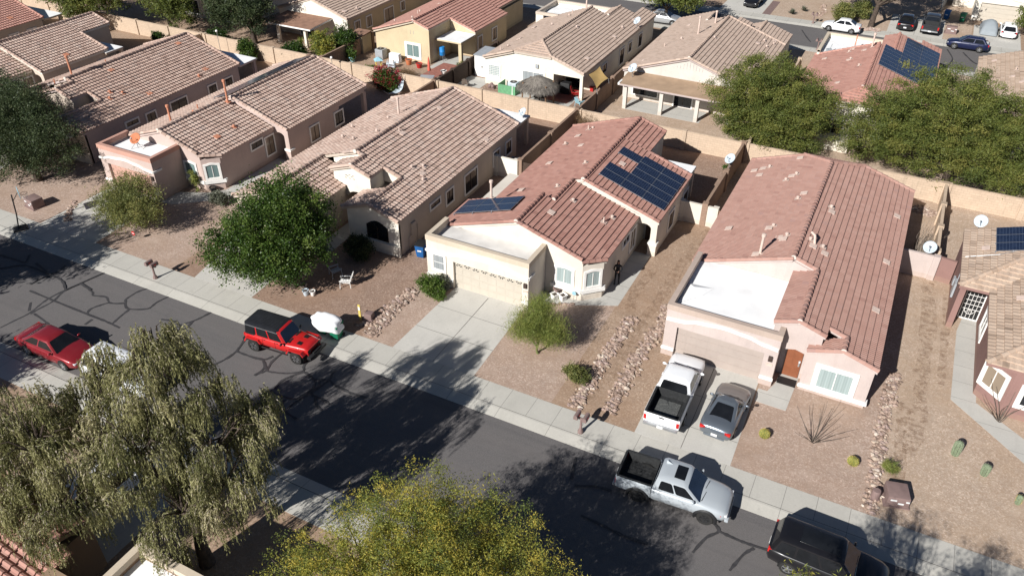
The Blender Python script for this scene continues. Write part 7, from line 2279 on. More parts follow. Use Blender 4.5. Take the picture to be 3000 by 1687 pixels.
offroader('red boxy four door off-road vehicle with black hardtop on the street', -27.98, 26.3, 3.6, SZ)
pickup('white pickup with black bed backed out of the rose house driveway', -6.34, 32.5, 91.5, 5.75, 1.95, 1.86, 'p_white', 0.012, 0.37, bedmat='bedmat', chrome=False)
car('steel grey fastback coupe with darker hood on the rose house driveway', -3.58, 32.45, 87.4, 4.06, 1.77, 1.31, 'coupe', 'p_steel', z=0.012, sides=1, hood='p_hoodgrey', wscreen='tanblind')
pickup('pale ice grey double cab pickup with sunroof half in tree shade', -4.4, 26.08, 2.9, 5.3, 1.92, 1.82, 'p_ice', SZ, 0.33, 'alloydark', 0.07, 'black', (-.05, .45, .42), wr=0.40)
car('glossy black SUV partly under the bottom right treetop', 2.72, 25.2, -1.2, 4.85, 1.95, 1.76, 'suv', 'p_black', 'SUV', 'parked_suv', SZ, wr=0.37, wscreen='blueglass', sides=3, sun=(-1.3, .35, .46))
car('dark red sedan at the near kerb, left end of the street', -39.2, 19.95, 0.5, 4.95, 1.86, 1.47, 'sedan', 'p_maroon', z=SZ, wr=0.34)
car('white SUV behind the weeping tree at the near kerb', -33.9, 20.0, 0.5, 4.7, 1.9, 1.75, 'suv', 'p_white', 'SUV', 'parked_suv', SZ, sides=3)
car('white SUV in the near driveway seen through the weeping tree', -28.0, 13.9, 90, 4.8, 1.95, 1.78, 'suv', 'p_white', 'SUV', 'parked_suv', 0.012, sides=3)
car('white sedan parked along the far street', -8.05, 103.35, 178.0, 4.35, 1.74, 1.47, 'sedan', 'p_white', z=SZ + 0.06)
car('navy blue hatchback parked along the far street', 5.65, 103.45, 178.0, 4.3, 1.76, 1.45, 'hatch', 'p_navy', z=SZ + 0.06)
car('black sedan with wide red tail lamps in the shade across the far street', -1.25, 108.7, 90, 4.95, 1.9, 1.48, 'sedan', 'p_black', z=0.012)
pickup('dark grey pickup on the driveway across the far street', 1.45, 108.7, 90, 5.6, 1.95, 1.85, 'p_charcoal', 0.012, 0.33)
car('white hatchback right of the covered car across the far street', 9.75, 111.0, 90, 4.3, 1.8, 1.48, 'hatch', 'p_white', z=0.012)
car('black car at the top edge beside the red paver strip', -19.85, 109.2, 270, 4.6, 1.82, 1.5, 'sedan', 'p_black', z=0.012)
car('silver car half hidden by the mesquite on the far street', -27.9, 96.5, 2, 4.5, 1.8, 1.46, 'sedan', 'p_silver', z=SZ)
# covered car
MAT['carcover'] = m_plain('grey_car_cover', (0.27, 0.30, 0.32), 0.85, 0, 0.08, 1)
e = thing('covered_car', 'car under a grey fitted cover in front of the ivory garage', 'car', (7.75, 111.6, 0.012), R(90), 'parked vehicles')
mb = MB()
N = 26; rows = []
for i in range(N + 1):
    t = i / N; xx = -2.25 + 4.5 * t
    top = 0.72 + 0.72 * max(0, math.sin(math.pi * min(1, max(0, (t - 0.06) / 0.70)))) ** 0.8 * (1 if t < 0.76 else 1)
    if t > 0.72: top = max(top if t < 0.76 else 0, 0.92 - 0.5 * (t - 0.72))
    k = (1 - (2 * t - 1) ** 8) ** 0.5
    ws = 0.97 * (0.8 + 0.2 * k)
    row = []
    for j in range(17):
        a = math.pi * j / 16
        yy = ws * math.cos(a) * (1.0 + 0.02 * math.sin(a * 9 + xx * 4)); zz = (abs(math.sin(a)) ** 0.42) * top * (0.55 + 0.45 * (0.3 + 0.7 * k)) + 0.015 * math.sin(xx * 9 + j * 1.7)
        row.append((xx, yy * (1 - 0.22 * (zz / 1.45)), max(0.08, zz)))
    rows.append(row)
P = [p for r_ in rows for p in r_]
mb.add(P, [(i * 17 + j, (i + 1) * 17 + j, (i + 1) * 17 + j + 1, i * 17 + j + 1) for i in range(N) for j in range(16)] + [tuple(range(17)), tuple(N * 17 + j for j in range(16, -1, -1))])
mb.build('cover', M('carcover'), e, 180)
for xx in (-1.35, 1.3):
    for s in (-1, 1): wheel(e, xx, s * 0.8, 0.31, 0.2)

# ------------------------------------------------------------------ the person by the bay window
MAT['skin'] = m_plain('skin', (0.35, 0.19, 0.13), 0.6)
MAT['cloth_black'] = m_plain('black_cloth', (0.016, 0.016, 0.018), 0.9, 0, 0.3, 9)
MAT['cloth_grey'] = m_plain('dark_grey_cloth', (0.045, 0.045, 0.05), 0.9, 0, 0.3, 9)
MAT['hair'] = m_plain('dark_hair', (0.012, 0.009, 0.008), 0.6)


def skin_mesh(name, chains, mat, parent, sub=2):
    """chains: list of [(x,y,z,r),...]; first point of later chains may repeat an existing joint"""
    me = bpy.data.meshes.new(name); V = []; Rr = []; E = []
    idx = {}
    for ch in chains:
        last = None
        for x, y, z, r in ch:
            k = (round(x, 4), round(y, 4), round(z, 4))
            if k not in idx: idx[k] = len(V); V.append((x, y, z)); Rr.append(r)
            if last is not None and last != idx[k]: E.append((last, idx[k]))
            last = idx[k]
    me.from_pydata(V, E, [])
    o = bpy.data.objects.new(name, me); COL.objects.link(o)
    md = o.modifiers.new('skin', 'SKIN')
    for i, r in enumerate(Rr): me.skin_vertices[0].data[i].radius = (r, r)
    me.skin_vertices[0].data[0].use_root = True
    md.use_smooth_shade = True
    m2 = o.modifiers.new('sub', 'SUBSURF'); m2.levels = sub; m2.render_levels = sub
    me.materials.append(mat)
    o.parent = parent
    return o


pe_ = thing('person', 'person in black clothes standing in the shade beside the bay window, hands at chest', 'person', (-13.05, 41.35, 0.012), R(16))
body = []
body += [[(0, 0, .95, .13), (0, 0, 1.12, .125), (0, -.01, 1.3, .145), (0, 0, 1.44, .11), (0, 0, 1.52, .055), (0, -.01, 1.60, .06)]]
for s in (-1, 1):
    body += [[(0, 0, .95, .13), (s * .1, 0, .86, .095), (s * .12, -.01, .5, .06), (s * .13, .02, .1, .042), (s * .14, -.12, .035, .035)]]
    body += [[(0, 0, 1.44, .11), (s * .19, 0, 1.40, .062), (s * .26, -.02, 1.13, .046), (s * .13, -.24, 1.12, .034), (s * .09, -.29, 1.13, .028)]]
skin_mesh('body', body, M('cloth_black'), pe_)
for s in (-1, 1):
    p = (s * .09, -.29, 1.13)
    ch = [[(p[0], p[1], p[2], .022), (p[0] - s * .02, p[1] - .04, p[2] + .01, .024)]]
    for k in range(4):
        L = (.055, .065, .06, .045)[k]
        b0 = (p[0] - s * .02, p[1] - .04, p[2] + .01)
        ch.append([(b0[0], b0[1], b0[2], .024), (b0[0] - s * .012, b0[1] - .025, b0[2] + .026 - k * .017, .009), (b0[0] - s * .03, b0[1] - .03 - L * .3, b0[2] + .024 - k * .017, .009), (b0[0] - s * .045, b0[1] - .01 - L * .3, b0[2] + .02 - k * .017, .0085)])
    ch.append([(p[0], p[1], p[2], .022), (p[0] - s * .02, p[1] - .005, p[2] + .035, .01), (p[0] - s * .045, p[1] - .03, p[2] + .045, .009)])
    skin_mesh('hand', ch, M('skin'), pe_, 1)
bm = bmesh.new(); bmesh.ops.create_uvsphere(bm, u_segments=24, v_segments=16, radius=1)
for v in bm.verts:
    x, y, z = v.co
    jaw = 1 - 0.22 * max(0, -z)
    yy = y * .098
    if y < -.4 and abs(x) < .28 and -.35 < z < .12: yy -= .016 * (1 - abs(x) / .28)
    if y < -.5 and .0 < z < .3 and .2 < abs(x) < .6: yy += .010
    v.co = Vector((x * .078 * jaw, yy, z * .118))
me = bpy.data.meshes.new('head'); bm.to_mesh(me); bm.free()
o = finish(me, 'head', M('skin'), pe_, 180); o.location = (0, -.015, 1.665)
for s in (-1, 1):
    mb = MB(); mb.blob((s * .03, -.103, 1.675), (.013, .008, .008), 2, 0); mb.build('eye', M('dark'), pe_, 180)
    mb = MB(); mb.blob((s * .08, -.01, 1.66), (.012, .022, .032), 2, 0); mb.build('ear', M('skin'), pe_, 180)
mb = MB(); mb.blob((0, -.098, 1.612), (.026, .008, .007), 2, 0); mb.build('mouth', M('redlamp'), pe_, 180)
mb = MB()
V_, F_ = ICO[3]
P = [(x * .092, y * .108 + .012, z * .125 + 1.69) for x, y, z in V_]
keep = [f for f in F_ if not (sum(V_[i][1] for i in f) / 3 < -.35 and sum(V_[i][2] for i in f) / 3 < .42)]
mb.add(P, keep); mb.lathe([(.09, 1.42), (.1, 1.5), (.095, 1.62)], (0, .035, 0), 14); mb.build('hair', M('hair'), pe_, 180)
mb = MB(); mb.box(-.11, .11, -.36, -.29, 1.115, 1.155); mb.build('held_controller', M('black'), pe_, None, None, .01)
mb = MB(); mb.lathe([(.155, 1.38), (.13, 1.45), (.075, 1.52)], (0, 0, 0), 14); mb.build('collar', M('cloth_grey'), pe_, 60)
for s in (-1, 1):
    mb = MB(); mb.blob((s * .14, -.07, .045), (.05, .14, .048), 2, 0); mb.build('shoe', M('cloth_black'), pe_, 180)

# ------------------------------------------------------------------ vegetation
MAT['lf_mesq'] = m_leaf('mesquite_leaf', [(0.066, 0.090, 0.022), (0.118, 0.148, 0.034), (0.175, 0.195, 0.046), (0.245, 0.230, 0.060)], 0.3)
MAT['lf_dark'] = m_leaf('dark_leaf', [(0.022, 0.036, 0.014), (0.045, 0.066, 0.026), (0.075, 0.100, 0.040), (0.11, 0.125, 0.055)], 0.25)
MAT['lf_green'] = m_leaf('bright_green_leaf', [(0.022, 0.045, 0.009), (0.045, 0.088, 0.016), (0.078, 0.132, 0.024), (0.14, 0.19, 0.042)], 0.3, 0.42)
MAT['lf_yel'] = m_leaf('yellow_green_leaf', [(0.10, 0.14, 0.035), (0.22, 0.245, 0.052), (0.36, 0.335, 0.06), (0.47, 0.37, 0.065)], 0.35)
MAT['lf_wil'] = m_leaf('willow_leaf', [(0.125, 0.130, 0.050), (0.24, 0.235, 0.095), (0.36, 0.34, 0.16), (0.50, 0.45, 0.27)], 0.25)
MAT['lf_twig'] = m_leaf('dry_twig', [(0.30, 0.25, 0.20), (0.43, 0.36, 0.30), (0.56, 0.48, 0.41)], 0.1, 0.9)
MAT['lf_palo'] = m_leaf('palo_verde_leaf', [(0.115, 0.155, 0.035), (0.20, 0.25, 0.06), (0.29, 0.315, 0.08), (0.37, 0.35, 0.11)], 0.35)
MAT['lf_palolive'] = m_leaf('olive_leaf', [(0.08, 0.10, 0.032), (0.145, 0.165, 0.05), (0.215, 0.22, 0.068), (0.29, 0.26, 0.085)], 0.3)
MAT['lf_grey'] = m_leaf('grey_green_leaf', [(0.085, 0.095, 0.065), (0.14, 0.15, 0.105), (0.20, 0.205, 0.15)], 0.2)
MAT['lf_dry'] = m_leaf('dry_leaf', [(0.14, 0.085, 0.045), (0.22, 0.14, 0.075), (0.30, 0.21, 0.12)], 0.2)
MAT['lf_red'] = m_leaf('magenta_bract', [(0.24, 0.015, 0.03), (0.40, 0.025, 0.055), (0.5, 0.05, 0.09)], 0.3)


def unit(v): return v / np.maximum(np.linalg.norm(v, axis=-1, keepdims=True), 1e-9)


def clump_centres(lobes, n, rng, shell=0.45):
    wts = np.array([l[3] * l[4] * l[5] for l in lobes]); wts = wts / wts.sum()
    idx = rng.choice(len(lobes), n, p=wts)
    L = np.array(lobes)[idx]
    d = unit(rng.normal(size=(n, 3)))
    r = rng.random(n) ** shell
    bump = 1 + 0.16 * np.sin(d[:, 0] * 5 + L[:, 0] * 3) * np.cos(d[:, 1] * 6 + L[:, 1]) + 0.10 * rng.normal(size=n)
    return L[:, :3] + d * (r * bump)[:, None] * L[:, 3:6], d


def leaf_quads(P, D, per, sig, L, W, rng, up=0.35, droop=0.0, flat=1.0):
    n = len(P)
    c = np.repeat(P, per, 0)
    off = rng.normal(size=(n * per, 3)) * np.repeat(np.asarray(sig).reshape(-1, 1) if np.ndim(sig) else np.full((n, 1), sig), per, 0)
    off[:, 2] *= flat
    c = c + off
    a = unit(rng.normal(size=(n * per, 3)) + np.array([0, 0, -droop]) + 0.5 * np.repeat(D, per, 0))
    b = unit(np.cross(a, rng.normal(size=(n * per, 3)) + np.array([0, 0, up])))
    s = rng.uniform(0.65, 1.35, (n * per, 1))
    l, w = a * L * s, b * W * s
    Q = np.stack([c - l * 0.5, c + w * 0.5, c + l * 0.5, c - w * 0.5], 1)
    return Q


def limbs(mb, base, lobes, rng, r0=0.2, nsub=26, h0=0.9, stems=1, extra=None):
    base = Vector(base)
    fork = base + Vector((rng.uniform(-.2, .2), rng.uniform(-.2, .2), h0))
    mb.tube([tuple(base), tuple(base.lerp(fork, 0.5) + Vector((rng.uniform(-.08, .08), rng.uniform(-.08, .08), 0))), tuple(fork)], [r0 * 1.25, r0, r0 * 0.9], 8)
    ends = []
    for l in lobes:
        c = Vector(l[:3])
        mid = fork.lerp(c, 0.55) + Vector((rng.uniform(-.3, .3), rng.uniform(-.3, .3), 0.25))
        mb.tube([tuple(fork), tuple(mid), tuple(c)], [r0 * 0.65, r0 * 0.42, r0 * 0.24], 6)
        for _ in range(max(2, nsub // len(lobes))):
            d = unit(rng.normal(size=3)); d[2] = abs(d[2]) * 0.8
            e = Vector((c.x + d[0] * l[3] * 0.85, c.y + d[1] * l[4] * 0.85, c.z + d[2] * l[5] * 0.8))
            s = fork.lerp(c, rng.uniform(0.4, 1.0))
            m = s.lerp(e, 0.5) + Vector((rng.uniform(-.2, .2), rng.uniform(-.2, .2), rng.uniform(0, .3)))
            mb.tube([tuple(s), tuple(m), tuple(e)], [r0 * 0.22, r0 * 0.13, r0 * 0.05], 5)
            ends.append(e)
    return ends


def tree(name, label, base, lobes, mat, ncl, per, sig, L, W, seed, trunk='bark', r0=0.2, h0=1.0, cat='tree', shell=0.45, droop=0.0, up=0.35, flat=0.8, group=None, nsub=30, spread=0.22, mean=0.5):
    rng = np.random.default_rng(seed)
    e = wthing(name, label, cat, base, group)
    mb = MB(); limbs(mb, base, lobes, rng, r0, nsub, h0); mb.build('trunk', M(trunk), e, 60)
    P, D = clump_centres(lobes, ncl, rng, shell)
    P[:, 2] = np.maximum(P[:, 2], 0.15)
    Q = leaf_quads(P, D, per, rng.uniform(0.7, 1.3, ncl) * sig, L, W, rng, up, droop, flat)
    base_t = np.clip(rng.normal(mean, spread, ncl), 0, 1)
    t = np.clip(np.repeat(base_t, per) + rng.normal(0, 0.15, ncl * per), 0, 1)
    quads_mesh('crown', Q, t, M(mat), e)
    return e


# the two large mesquites behind the rose house
tree('mesquite_tree', 'large olive green mesquite left of the pair, over the back wall', (-10.4, 65.6, 0),
     [(-9.2, 66.4, 4.6, 4.4, 3.6, 2.9), (-11.9, 66.2, 4.0, 2.6, 2.8, 2.5), (-6.5, 66.2, 3.9, 2.6, 3.0, 2.6), (-9.0, 65.0, 3.0, 4.2, 2.2, 1.9), (-9.8, 66.8, 6.2, 2.9, 2.5, 1.8), (-7.3, 65.0, 2.3, 2.6, 2.0, 1.6), (-11.5, 64.9, 2.3, 2.2, 1.8, 1.5)],
     'lf_mesq', 820, 165, 0.29, 0.19, 0.046, 21, r0=0.26, h0=1.3, flat=0.55, shell=0.36)
tree('mesquite_tree', 'largest spreading mesquite right of the pair, over the back wall', (5.4, 66.6, 0),
     [(3.6, 67.0, 5.0, 5.2, 4.2, 3.1), (-0.6, 66.6, 3.9, 3.2, 3.2, 2.6), (8.4, 67.2, 4.6, 4.4, 3.8, 3.0), (3.6, 65.2, 3.1, 5.4, 2.4, 2.1), (4.5, 68.6, 6.7, 3.8, 3.0, 1.9), (8.6, 65.0, 2.7, 3.8, 2.2, 1.9), (-1.2, 65.4, 2.3, 2.4, 2.0, 1.5), (11.0, 66.5, 3.6, 3.2, 3.0, 2.4)],
     'lf_mesq', 1250, 165, 0.31, 0.19, 0.046, 22, r0=0.32, h0=1.4, flat=0.55, shell=0.36)
tree('evergreen_tree', 'big dark evergreen at the left edge before the pinkish grey house', (-58.8, 33.6, 0),
     [(-59.4, 34.2, 3.9, 3.3, 3.0, 2.5), (-62.3, 35.4, 4.2, 3.2, 3.0, 2.5), (-56.6, 33.6, 3.4, 2.6, 2.5, 2.2), (-60.5, 32.6, 2.7, 3.4, 2.6, 2.0), (-64.5, 35.0, 3.2, 3.2, 3.0, 2.4), (-60.6, 35.6, 5.2, 2.2, 2.0, 1.5), (-66.5, 37.0, 3.9, 3.0, 3.0, 2.4)],
     'lf_dark', 1400, 75, 0.26, 0.18, 0.055, 23, r0=0.28, h0=1.2)
tree('shade_tree', 'round bright green leafy tree before the beige house', (-31.45, 31.34, 0),
     [(-32.0, 31.5, 4.5, 2.9, 2.7, 2.5), (-31.4, 32.0, 6.0, 2.0, 1.9, 1.6), (-33.4, 30.8, 3.3, 2.1, 2.0, 1.9), (-34.9, 29.8, 2.6, 1.7, 1.6, 1.5), (-30.4, 31.7, 3.6, 1.7, 1.8, 1.9), (-32.3, 30.0, 2.4, 1.9, 1.5, 1.4), (-31.0, 30.3, 2.0, 1.2, 1.2, 1.1), (-30.0, 32.6, 5.0, 1.2, 1.2, 1.2)],
     'lf_green', 620, 150, 0.27, 0.13, 0.075, 24, r0=0.2, h0=1.4, shell=0.3, up=0.6, spread=0.26)
tree('palo_verde', 'low wide palo verde hiding the driveway of the dusty pink house', (-46.12, 32.3, 0),
     [(-46.6, 32.5, 2.2, 2.3, 2.0, 1.15), (-48.6, 33.6, 2.0, 1.5, 1.4, 0.95), (-45.0, 31.6, 1.9, 1.8, 1.5, 1.0), (-46.5, 30.9, 1.5, 1.7, 1.2, 0.8), (-47.9, 32.0, 1.6, 1.8, 1.3, 0.9)],
     'lf_palolive', 560, 52, 0.24, 0.18, 0.04, 25, 'darkwood', 0.12, 0.7, shell=0.5)
tree('palo_verde', 'small feathery light green palo verde beside the cream house driveway', (-14.6, 32.6, 0),
     [(-14.9, 32.9, 1.9, 1.35, 1.3, 1.15), (-15.7, 32.7, 1.5, 0.9, 0.9, 0.9), (-13.8, 33.0, 1.6, 1.0, 1.0, 0.95), (-14.7, 33.2, 2.9, 0.8, 0.8, 0.75), (-15.2, 33.6, 2.4, 0.8, 0.8, 0.7)],
     'lf_palo', 460, 60, 0.24, 0.26, 0.014, 26, 'greenbark', 0.07, 0.5, shell=0.6, nsub=50, droop=-1.3, mean=0.45)

# yellow-green tree in the foreground
tree('acacia_tree', 'broad yellow green tree in the bottom foreground', (-10.6, 13.8, 0),
     [(-10.6, 14.2, 5.2, 3.6, 3.2, 2.6), (-13.0, 13.6, 4.6, 2.8, 2.7, 2.3), (-7.6, 14.8, 4.9, 2.8, 2.7, 2.3), (-11.4, 15.8, 5.9, 2.4, 2.0, 1.9), (-9.0, 12.0, 5.2, 3.2, 2.6, 2.2), (-12.6, 11.0, 4.8, 2.8, 2.4, 2.0), (-6.6, 12.6, 5.0, 2.4, 2.6, 2.0), (-9.0, 16.2, 5.6, 2.3, 1.9, 1.8), (-15.0, 12.2, 3.7, 1.9, 1.8, 1.6)],
     'lf_yel', 2500, 90, 0.17, 0.095, 0.030, 27, 'bark', 0.22, 1.6, shell=0.5, spread=0.28, nsub=90)
tree('shrub_tree', 'feathery yellow green treetop at the bottom right corner', (4.2, 13.8, 0),
     [(2.0, 17.0, 7.2, 1.4, 1.2, 1.7), (0.9, 17.2, 7.2, 0.6, 0.6, 1.5), (3.3, 17.2, 7.2, 0.9, 0.9, 1.8), (1.5, 17.4, 8.3, 0.4, 0.4, 0.9), (2.6, 17.6, 8.3, 0.4, 0.4, 0.9), (5.6, 16.4, 7.2, 1.6, 1.5, 2.0), (8.2, 16.4, 6.8, 1.7, 1.7, 2.0)],
     'lf_yel', 620, 46, 0.19, 0.15, 0.03, 28, 'bark', 0.14, 3.2, shell=0.7, mean=0.34, nsub=60)
tree('acacia_tree', 'tree beyond the left edge whose shade falls on the street', (-52.4, 14.5, 0),
     [(-52.6, 15.6, 6.0, 3.0, 2.6, 2.4), (-50.4, 16.6, 7.4, 2.2, 2.0, 1.8), (-54.6, 16.6, 7.6, 2.4, 2.0, 1.8), (-52.2, 17.6, 8.4, 1.8, 1.6, 1.4)], 'lf_mesq', 420, 50, 0.3, 0.3, 0.1, 33, r0=0.25, h0=2.0)
tree('acacia_tree', 'tree beyond the left edge whose shade falls on the near pavement', (-44.6, 8.6, 0),
     [(-44.6, 9.4, 4.6, 2.6, 2.0, 1.8), (-42.6, 9.8, 5.0, 1.8, 1.4, 1.3)], 'lf_mesq', 220, 50, 0.3, 0.3, 0.1, 34, r0=0.2, h0=1.6)



def willow(label, base, dome, ncl, seed):
    """weeping tree: limbs out to a dome, curtains of hanging leafy strands"""
    rng = np.random.default_rng(seed)
    e = wthing('weeping_acacia', label, 'tree', base)
    mb = MB()
    b = Vector(base); top = Vector(dome[0])
    mb.tube([tuple(b), tuple(b + Vector((-0.1, 0.05, 1.2))), tuple(b + Vector((-0.1, 0.2, 2.6)))], [0.36, 0.27, 0.22], 9)
    f = b + Vector((-0.1, 0.2, 2.6))
    S = []
    for cx, cy, cz, rx, ry, rz, n in dome[1:]:
        c = Vector((cx, cy, cz))
        m = f.lerp(c, 0.5) + Vector((rng.uniform(-.3, .3), rng.uniform(-.3, .3), 0.5))
        mb.tube([tuple(f), tuple(m), tuple(c)], [0.17, 0.12, 0.07], 6)
        for _ in range(9):
            d = unit(rng.normal(size=3)); d[2] = abs(d[2]) * 0.7 + 0.1; d = unit(d)
            en = Vector((cx + d[0] * rx * .75, cy + d[1] * ry * .75, cz + d[2] * rz * .7))
            mb.tube([tuple(m.lerp(c, rng.uniform(0, 1))), tuple(c.lerp(en, 0.6) + Vector((0, 0, 0.3))), tuple(en)], [0.05, 0.028, 0.008], 5)
        d = unit(rng.normal(size=(n, 3))); d[:, 2] = d[:, 2] * 0.75 + 0.25; d = unit(d)
        r = rng.random(n) ** 0.4
        r = np.where(d[:, 2] < 0, np.maximum(r, 0.7), r)
        S.append((np.array([cx, cy, cz]) + d * r[:, None] * np.array([rx, ry, rz]), d))
    mb.build('trunk', M('bark'), e, 60)
    P = np.concatenate([s[0] for s in S]); D = np.concatenate([s[1] for s in S])
    ok = (P[:, 2] > 1.6) & (rng.random(len(P)) < 0.72)
    P, D = P[ok], D[ok]
    n = len(P)
    ns = 27
    c = np.repeat(P, ns, 0) + rng.normal(size=(n * ns, 3)) * np.array([0.17, 0.17, 0.14])
    d0 = np.repeat(D, ns, 0) * np.array([1, 1, 0.2]) + rng.normal(size=(n * ns, 3)) * 0.45
    Ls = np.repeat(rng.uniform(0.55, 1.45, n), ns) * rng.uniform(0.6, 1.2, n * ns)
    Ls = np.minimum(Ls, np.maximum(c[:, 2] - 0.3, 0.2))
    K = 9
    tcl = np.repeat(np.clip(rng.normal(0.42, 0.2, n), 0, 1), ns)
    Q = []; T = []; QT = []; TT = []
    prev = c
    for k in range(K):
        t = (k + 1) / K
        out = d0 * (0.32 * (1 - (1 - t) ** 2))[..., None] if False else d0 * 0.26 * (1 - (1 - t) ** 2.2)
        pos = c + out * np.minimum(Ls, 1.0)[:, None] + np.array([0, 0, -1.0]) * (Ls * t ** 1.25)[:, None] + np.array([0, 0, 0.10]) * math.sin(math.pi * min(1, t * 1.6))
        seg = pos - prev
        side = unit(np.cross(seg, rng.normal(size=seg.shape)))
        for _ in range(3):
            a = unit(unit(seg) + 0.55 * unit(rng.normal(size=seg.shape)) + np.array([0, 0, -0.35]))
            b_ = unit(np.cross(a, rng.normal(size=seg.shape)))
            s = rng.uniform(0.65, 1.3, (len(pos), 1))
            q0 = prev + seg * rng.random((len(pos), 1))
            l, w = a * 0.13 * s, b_ * 0.0145 * s
            Q.append(np.stack([q0, q0 + l * 0.45 + w, q0 + l, q0 + l * 0.45 - w], 1))
            T.append(np.clip(tcl + rng.normal(0, 0.17, len(pos)), 0, 1))
        if k < 5:
            keep = rng.random(len(pos)) < 0.5
            w = side[keep] * 0.011
            QT.append(np.stack([prev[keep] - w, prev[keep] + w, pos[keep] + w * 0.7, pos[keep] - w * 0.7], 1)); TT.append(rng.random(int(keep.sum())))
        prev = pos
    quads_mesh('crown', np.concatenate(Q), np.concatenate(T), M('lf_wil'), e)
    quads_mesh('twigs', np.concatenate(QT), np.concatenate(TT), M('lf_twig'), e)
    return e


willow('tall weeping grey green tree at the lower left, trunk by the near pavement', (-21.3, 13.2, 0),
       [(-22.5, 14, 10), (-20.4, 14.9, 6.6, 2.3, 2.2, 2.9, 56), (-23.2, 14.8, 8.9, 2.1, 2.0, 2.4, 56), (-19.7, 14.3, 5.2, 1.7, 1.9, 2.2, 36), (-22.4, 12.6, 7.2, 2.4, 2.1, 2.8, 56), (-23.8, 15.7, 9.5, 1.0, 1.0, 1.5, 18), (-20.6, 12.6, 4.4, 2.0, 1.9, 2.0, 38), (-20.2, 16.3, 6.8, 1.1, 1.1, 1.8, 20)], 1, 31)
willow('lower weeping grey green tree left of the tall one', (-25.7, 11.0, 0),
       [(-25.5, 11, 9), (-25.8, 10.9, 7.0, 2.1, 1.9, 2.2, 50), (-27.7, 11.6, 6.6, 2.2, 1.9, 2.1, 46), (-24.2, 10.2, 5.4, 2.1, 1.9, 2.2, 42), (-26.8, 9.8, 5.2, 2.1, 1.8, 2.0, 38), (-30.2, 12.4, 5.0, 1.8, 1.6, 1.7, 30), (-27.5, 14.0, 5.6, 1.2, 1.2, 1.5, 14), (-24.4, 13.4, 6.2, 1.5, 1.4, 1.9, 24), (-27.0, 15.2, 7.2, 1.1, 1.0, 1.5, 16)], 1, 32)

# trees at the top edge
tree('mesquite_tree', 'yellow green mesquite above the salmon red roof at the top left', (-89.0, 63.0, 0),
     [(-88.6, 62.6, 4.6, 3.6, 3.2, 2.6), (-84.8, 63.6, 4.2, 3.0, 3.0, 2.4), (-92.0, 63.2, 4.4, 3.0, 3.0, 2.4), (-86.5, 60.6, 3.2, 2.6, 2.2, 1.8)], 'lf_mesq', 560, 60, 0.3, 0.28, 0.09, 41, r0=0.22, h0=1.5)
tree('mesquite_tree', 'drooping olive tree with a leaning trunk left of the dark evergreen', (-77.4, 65.2, 0),
     [(-76.6, 65.4, 4.8, 3.2, 2.8, 2.4), (-79.6, 66.0, 4.8, 2.6, 2.6, 2.2), (-74.6, 64.4, 3.4, 2.2, 2.0, 1.8)], 'lf_mesq', 440, 60, 0.3, 0.28, 0.085, 42, r0=0.2, h0=1.8, mean=0.38)
tree('evergreen_tree', 'big dark evergreen before the brown patio roof at the top', (-66.2, 66.9, 0),
     [(-67.5, 67.5, 5.4, 3.4, 3.2, 3.0), (-70.4, 68.4, 5.4, 2.8, 2.8, 2.6), (-65.8, 66.6, 3.6, 2.4, 2.4, 2.0), (-69.0, 66.4, 3.6, 2.8, 2.2, 2.0), (-67.8, 69.0, 7.4, 2.4, 2.4, 1.8)], 'lf_dark', 800, 62, 0.28, 0.24, 0.085, 43, r0=0.28, h0=1.6)


def bush(label, x, y, rx, ry, h, mat, n, per=36, L=0.14, W=0.06, seed=0, name='bush', cat='bush', trunk='bark', mean=0.5, group='shrubs in the yards', up=0.35):
    return tree(name, label, (x, y, 0), [(x, y, h * 0.55, rx * 0.9, ry * 0.9, h * 0.48), (x + rx * 0.35, y - ry * 0.3, h * 0.4, rx * 0.6, ry * 0.6, h * 0.36), (x - rx * 0.35, y + ry * 0.2, h * 0.45, rx * 0.6, ry * 0.6, h * 0.42)],
                mat, n, per, 0.12 * max(0.6, min(1.3, rx)), L, W, seed, trunk, 0.05, 0.2, cat, 0.5, group=group, nsub=18, mean=mean, up=up)


bush('dark rounded bush in front of the arched window of the beige house', -29.75, 36.2, 1.05, 0.95, 1.7, 'lf_dark', 230, 40, 0.13, 0.06, 51, mean=0.3)
bush('bright green bush at the left corner of the cream garage', -23.25, 34.85, 0.95, 0.75, 1.25, 'lf_green', 210, 40, 0.13, 0.05, 52, mean=0.75)
bush('grey twiggy bush under the small garage window of the cream house', -22.75, 35.55, 0.5, 0.4, 1.1, 'lf_grey', 90, 36, 0.12, 0.05, 53)
bush('low green bush in front of the bright green one at the driveway', -22.55, 34.6, 0.55, 0.45, 0.7, 'lf_green', 90, 36, 0.12, 0.045, 54, mean=0.85)
bush('isolated olive bush left of the left rock strip', -11.8, 31.6, 0.8, 0.6, 0.85, 'lf_palolive', 170, 36, 0.12, 0.045, 55, mean=0.35)
bush('grey green bush by the path of the dusty pink house', -43.6, 37.4, 0.9, 0.7, 0.9, 'lf_grey', 150, 36, 0.12, 0.05, 56)
bush('wispy grass tuft beside the right hand rock strip', 4.65, 32.5, 0.4, 0.3, 0.5, 'lf_palo', 40, 30, 0.32, 0.012, 57, 'grass_tuft', 'grass tuft')
bush('bougainvillea with red blooms against the tan block wall', -45.2, 62.0, 1.55, 0.9, 2.3, 'lf_green', 300, 36, 0.15, 0.07, 58, mean=0.35)
o = COL.objects[-1]
rng = np.random.default_rng(5)
bo = [x for x in COL.objects if x.get('label', '').startswith('bougainvillea')][0]
P, D = clump_centres([(-45.2, 62.0, 1.4, 1.6, 1.0, 1.25)], 75, rng, 0.25)
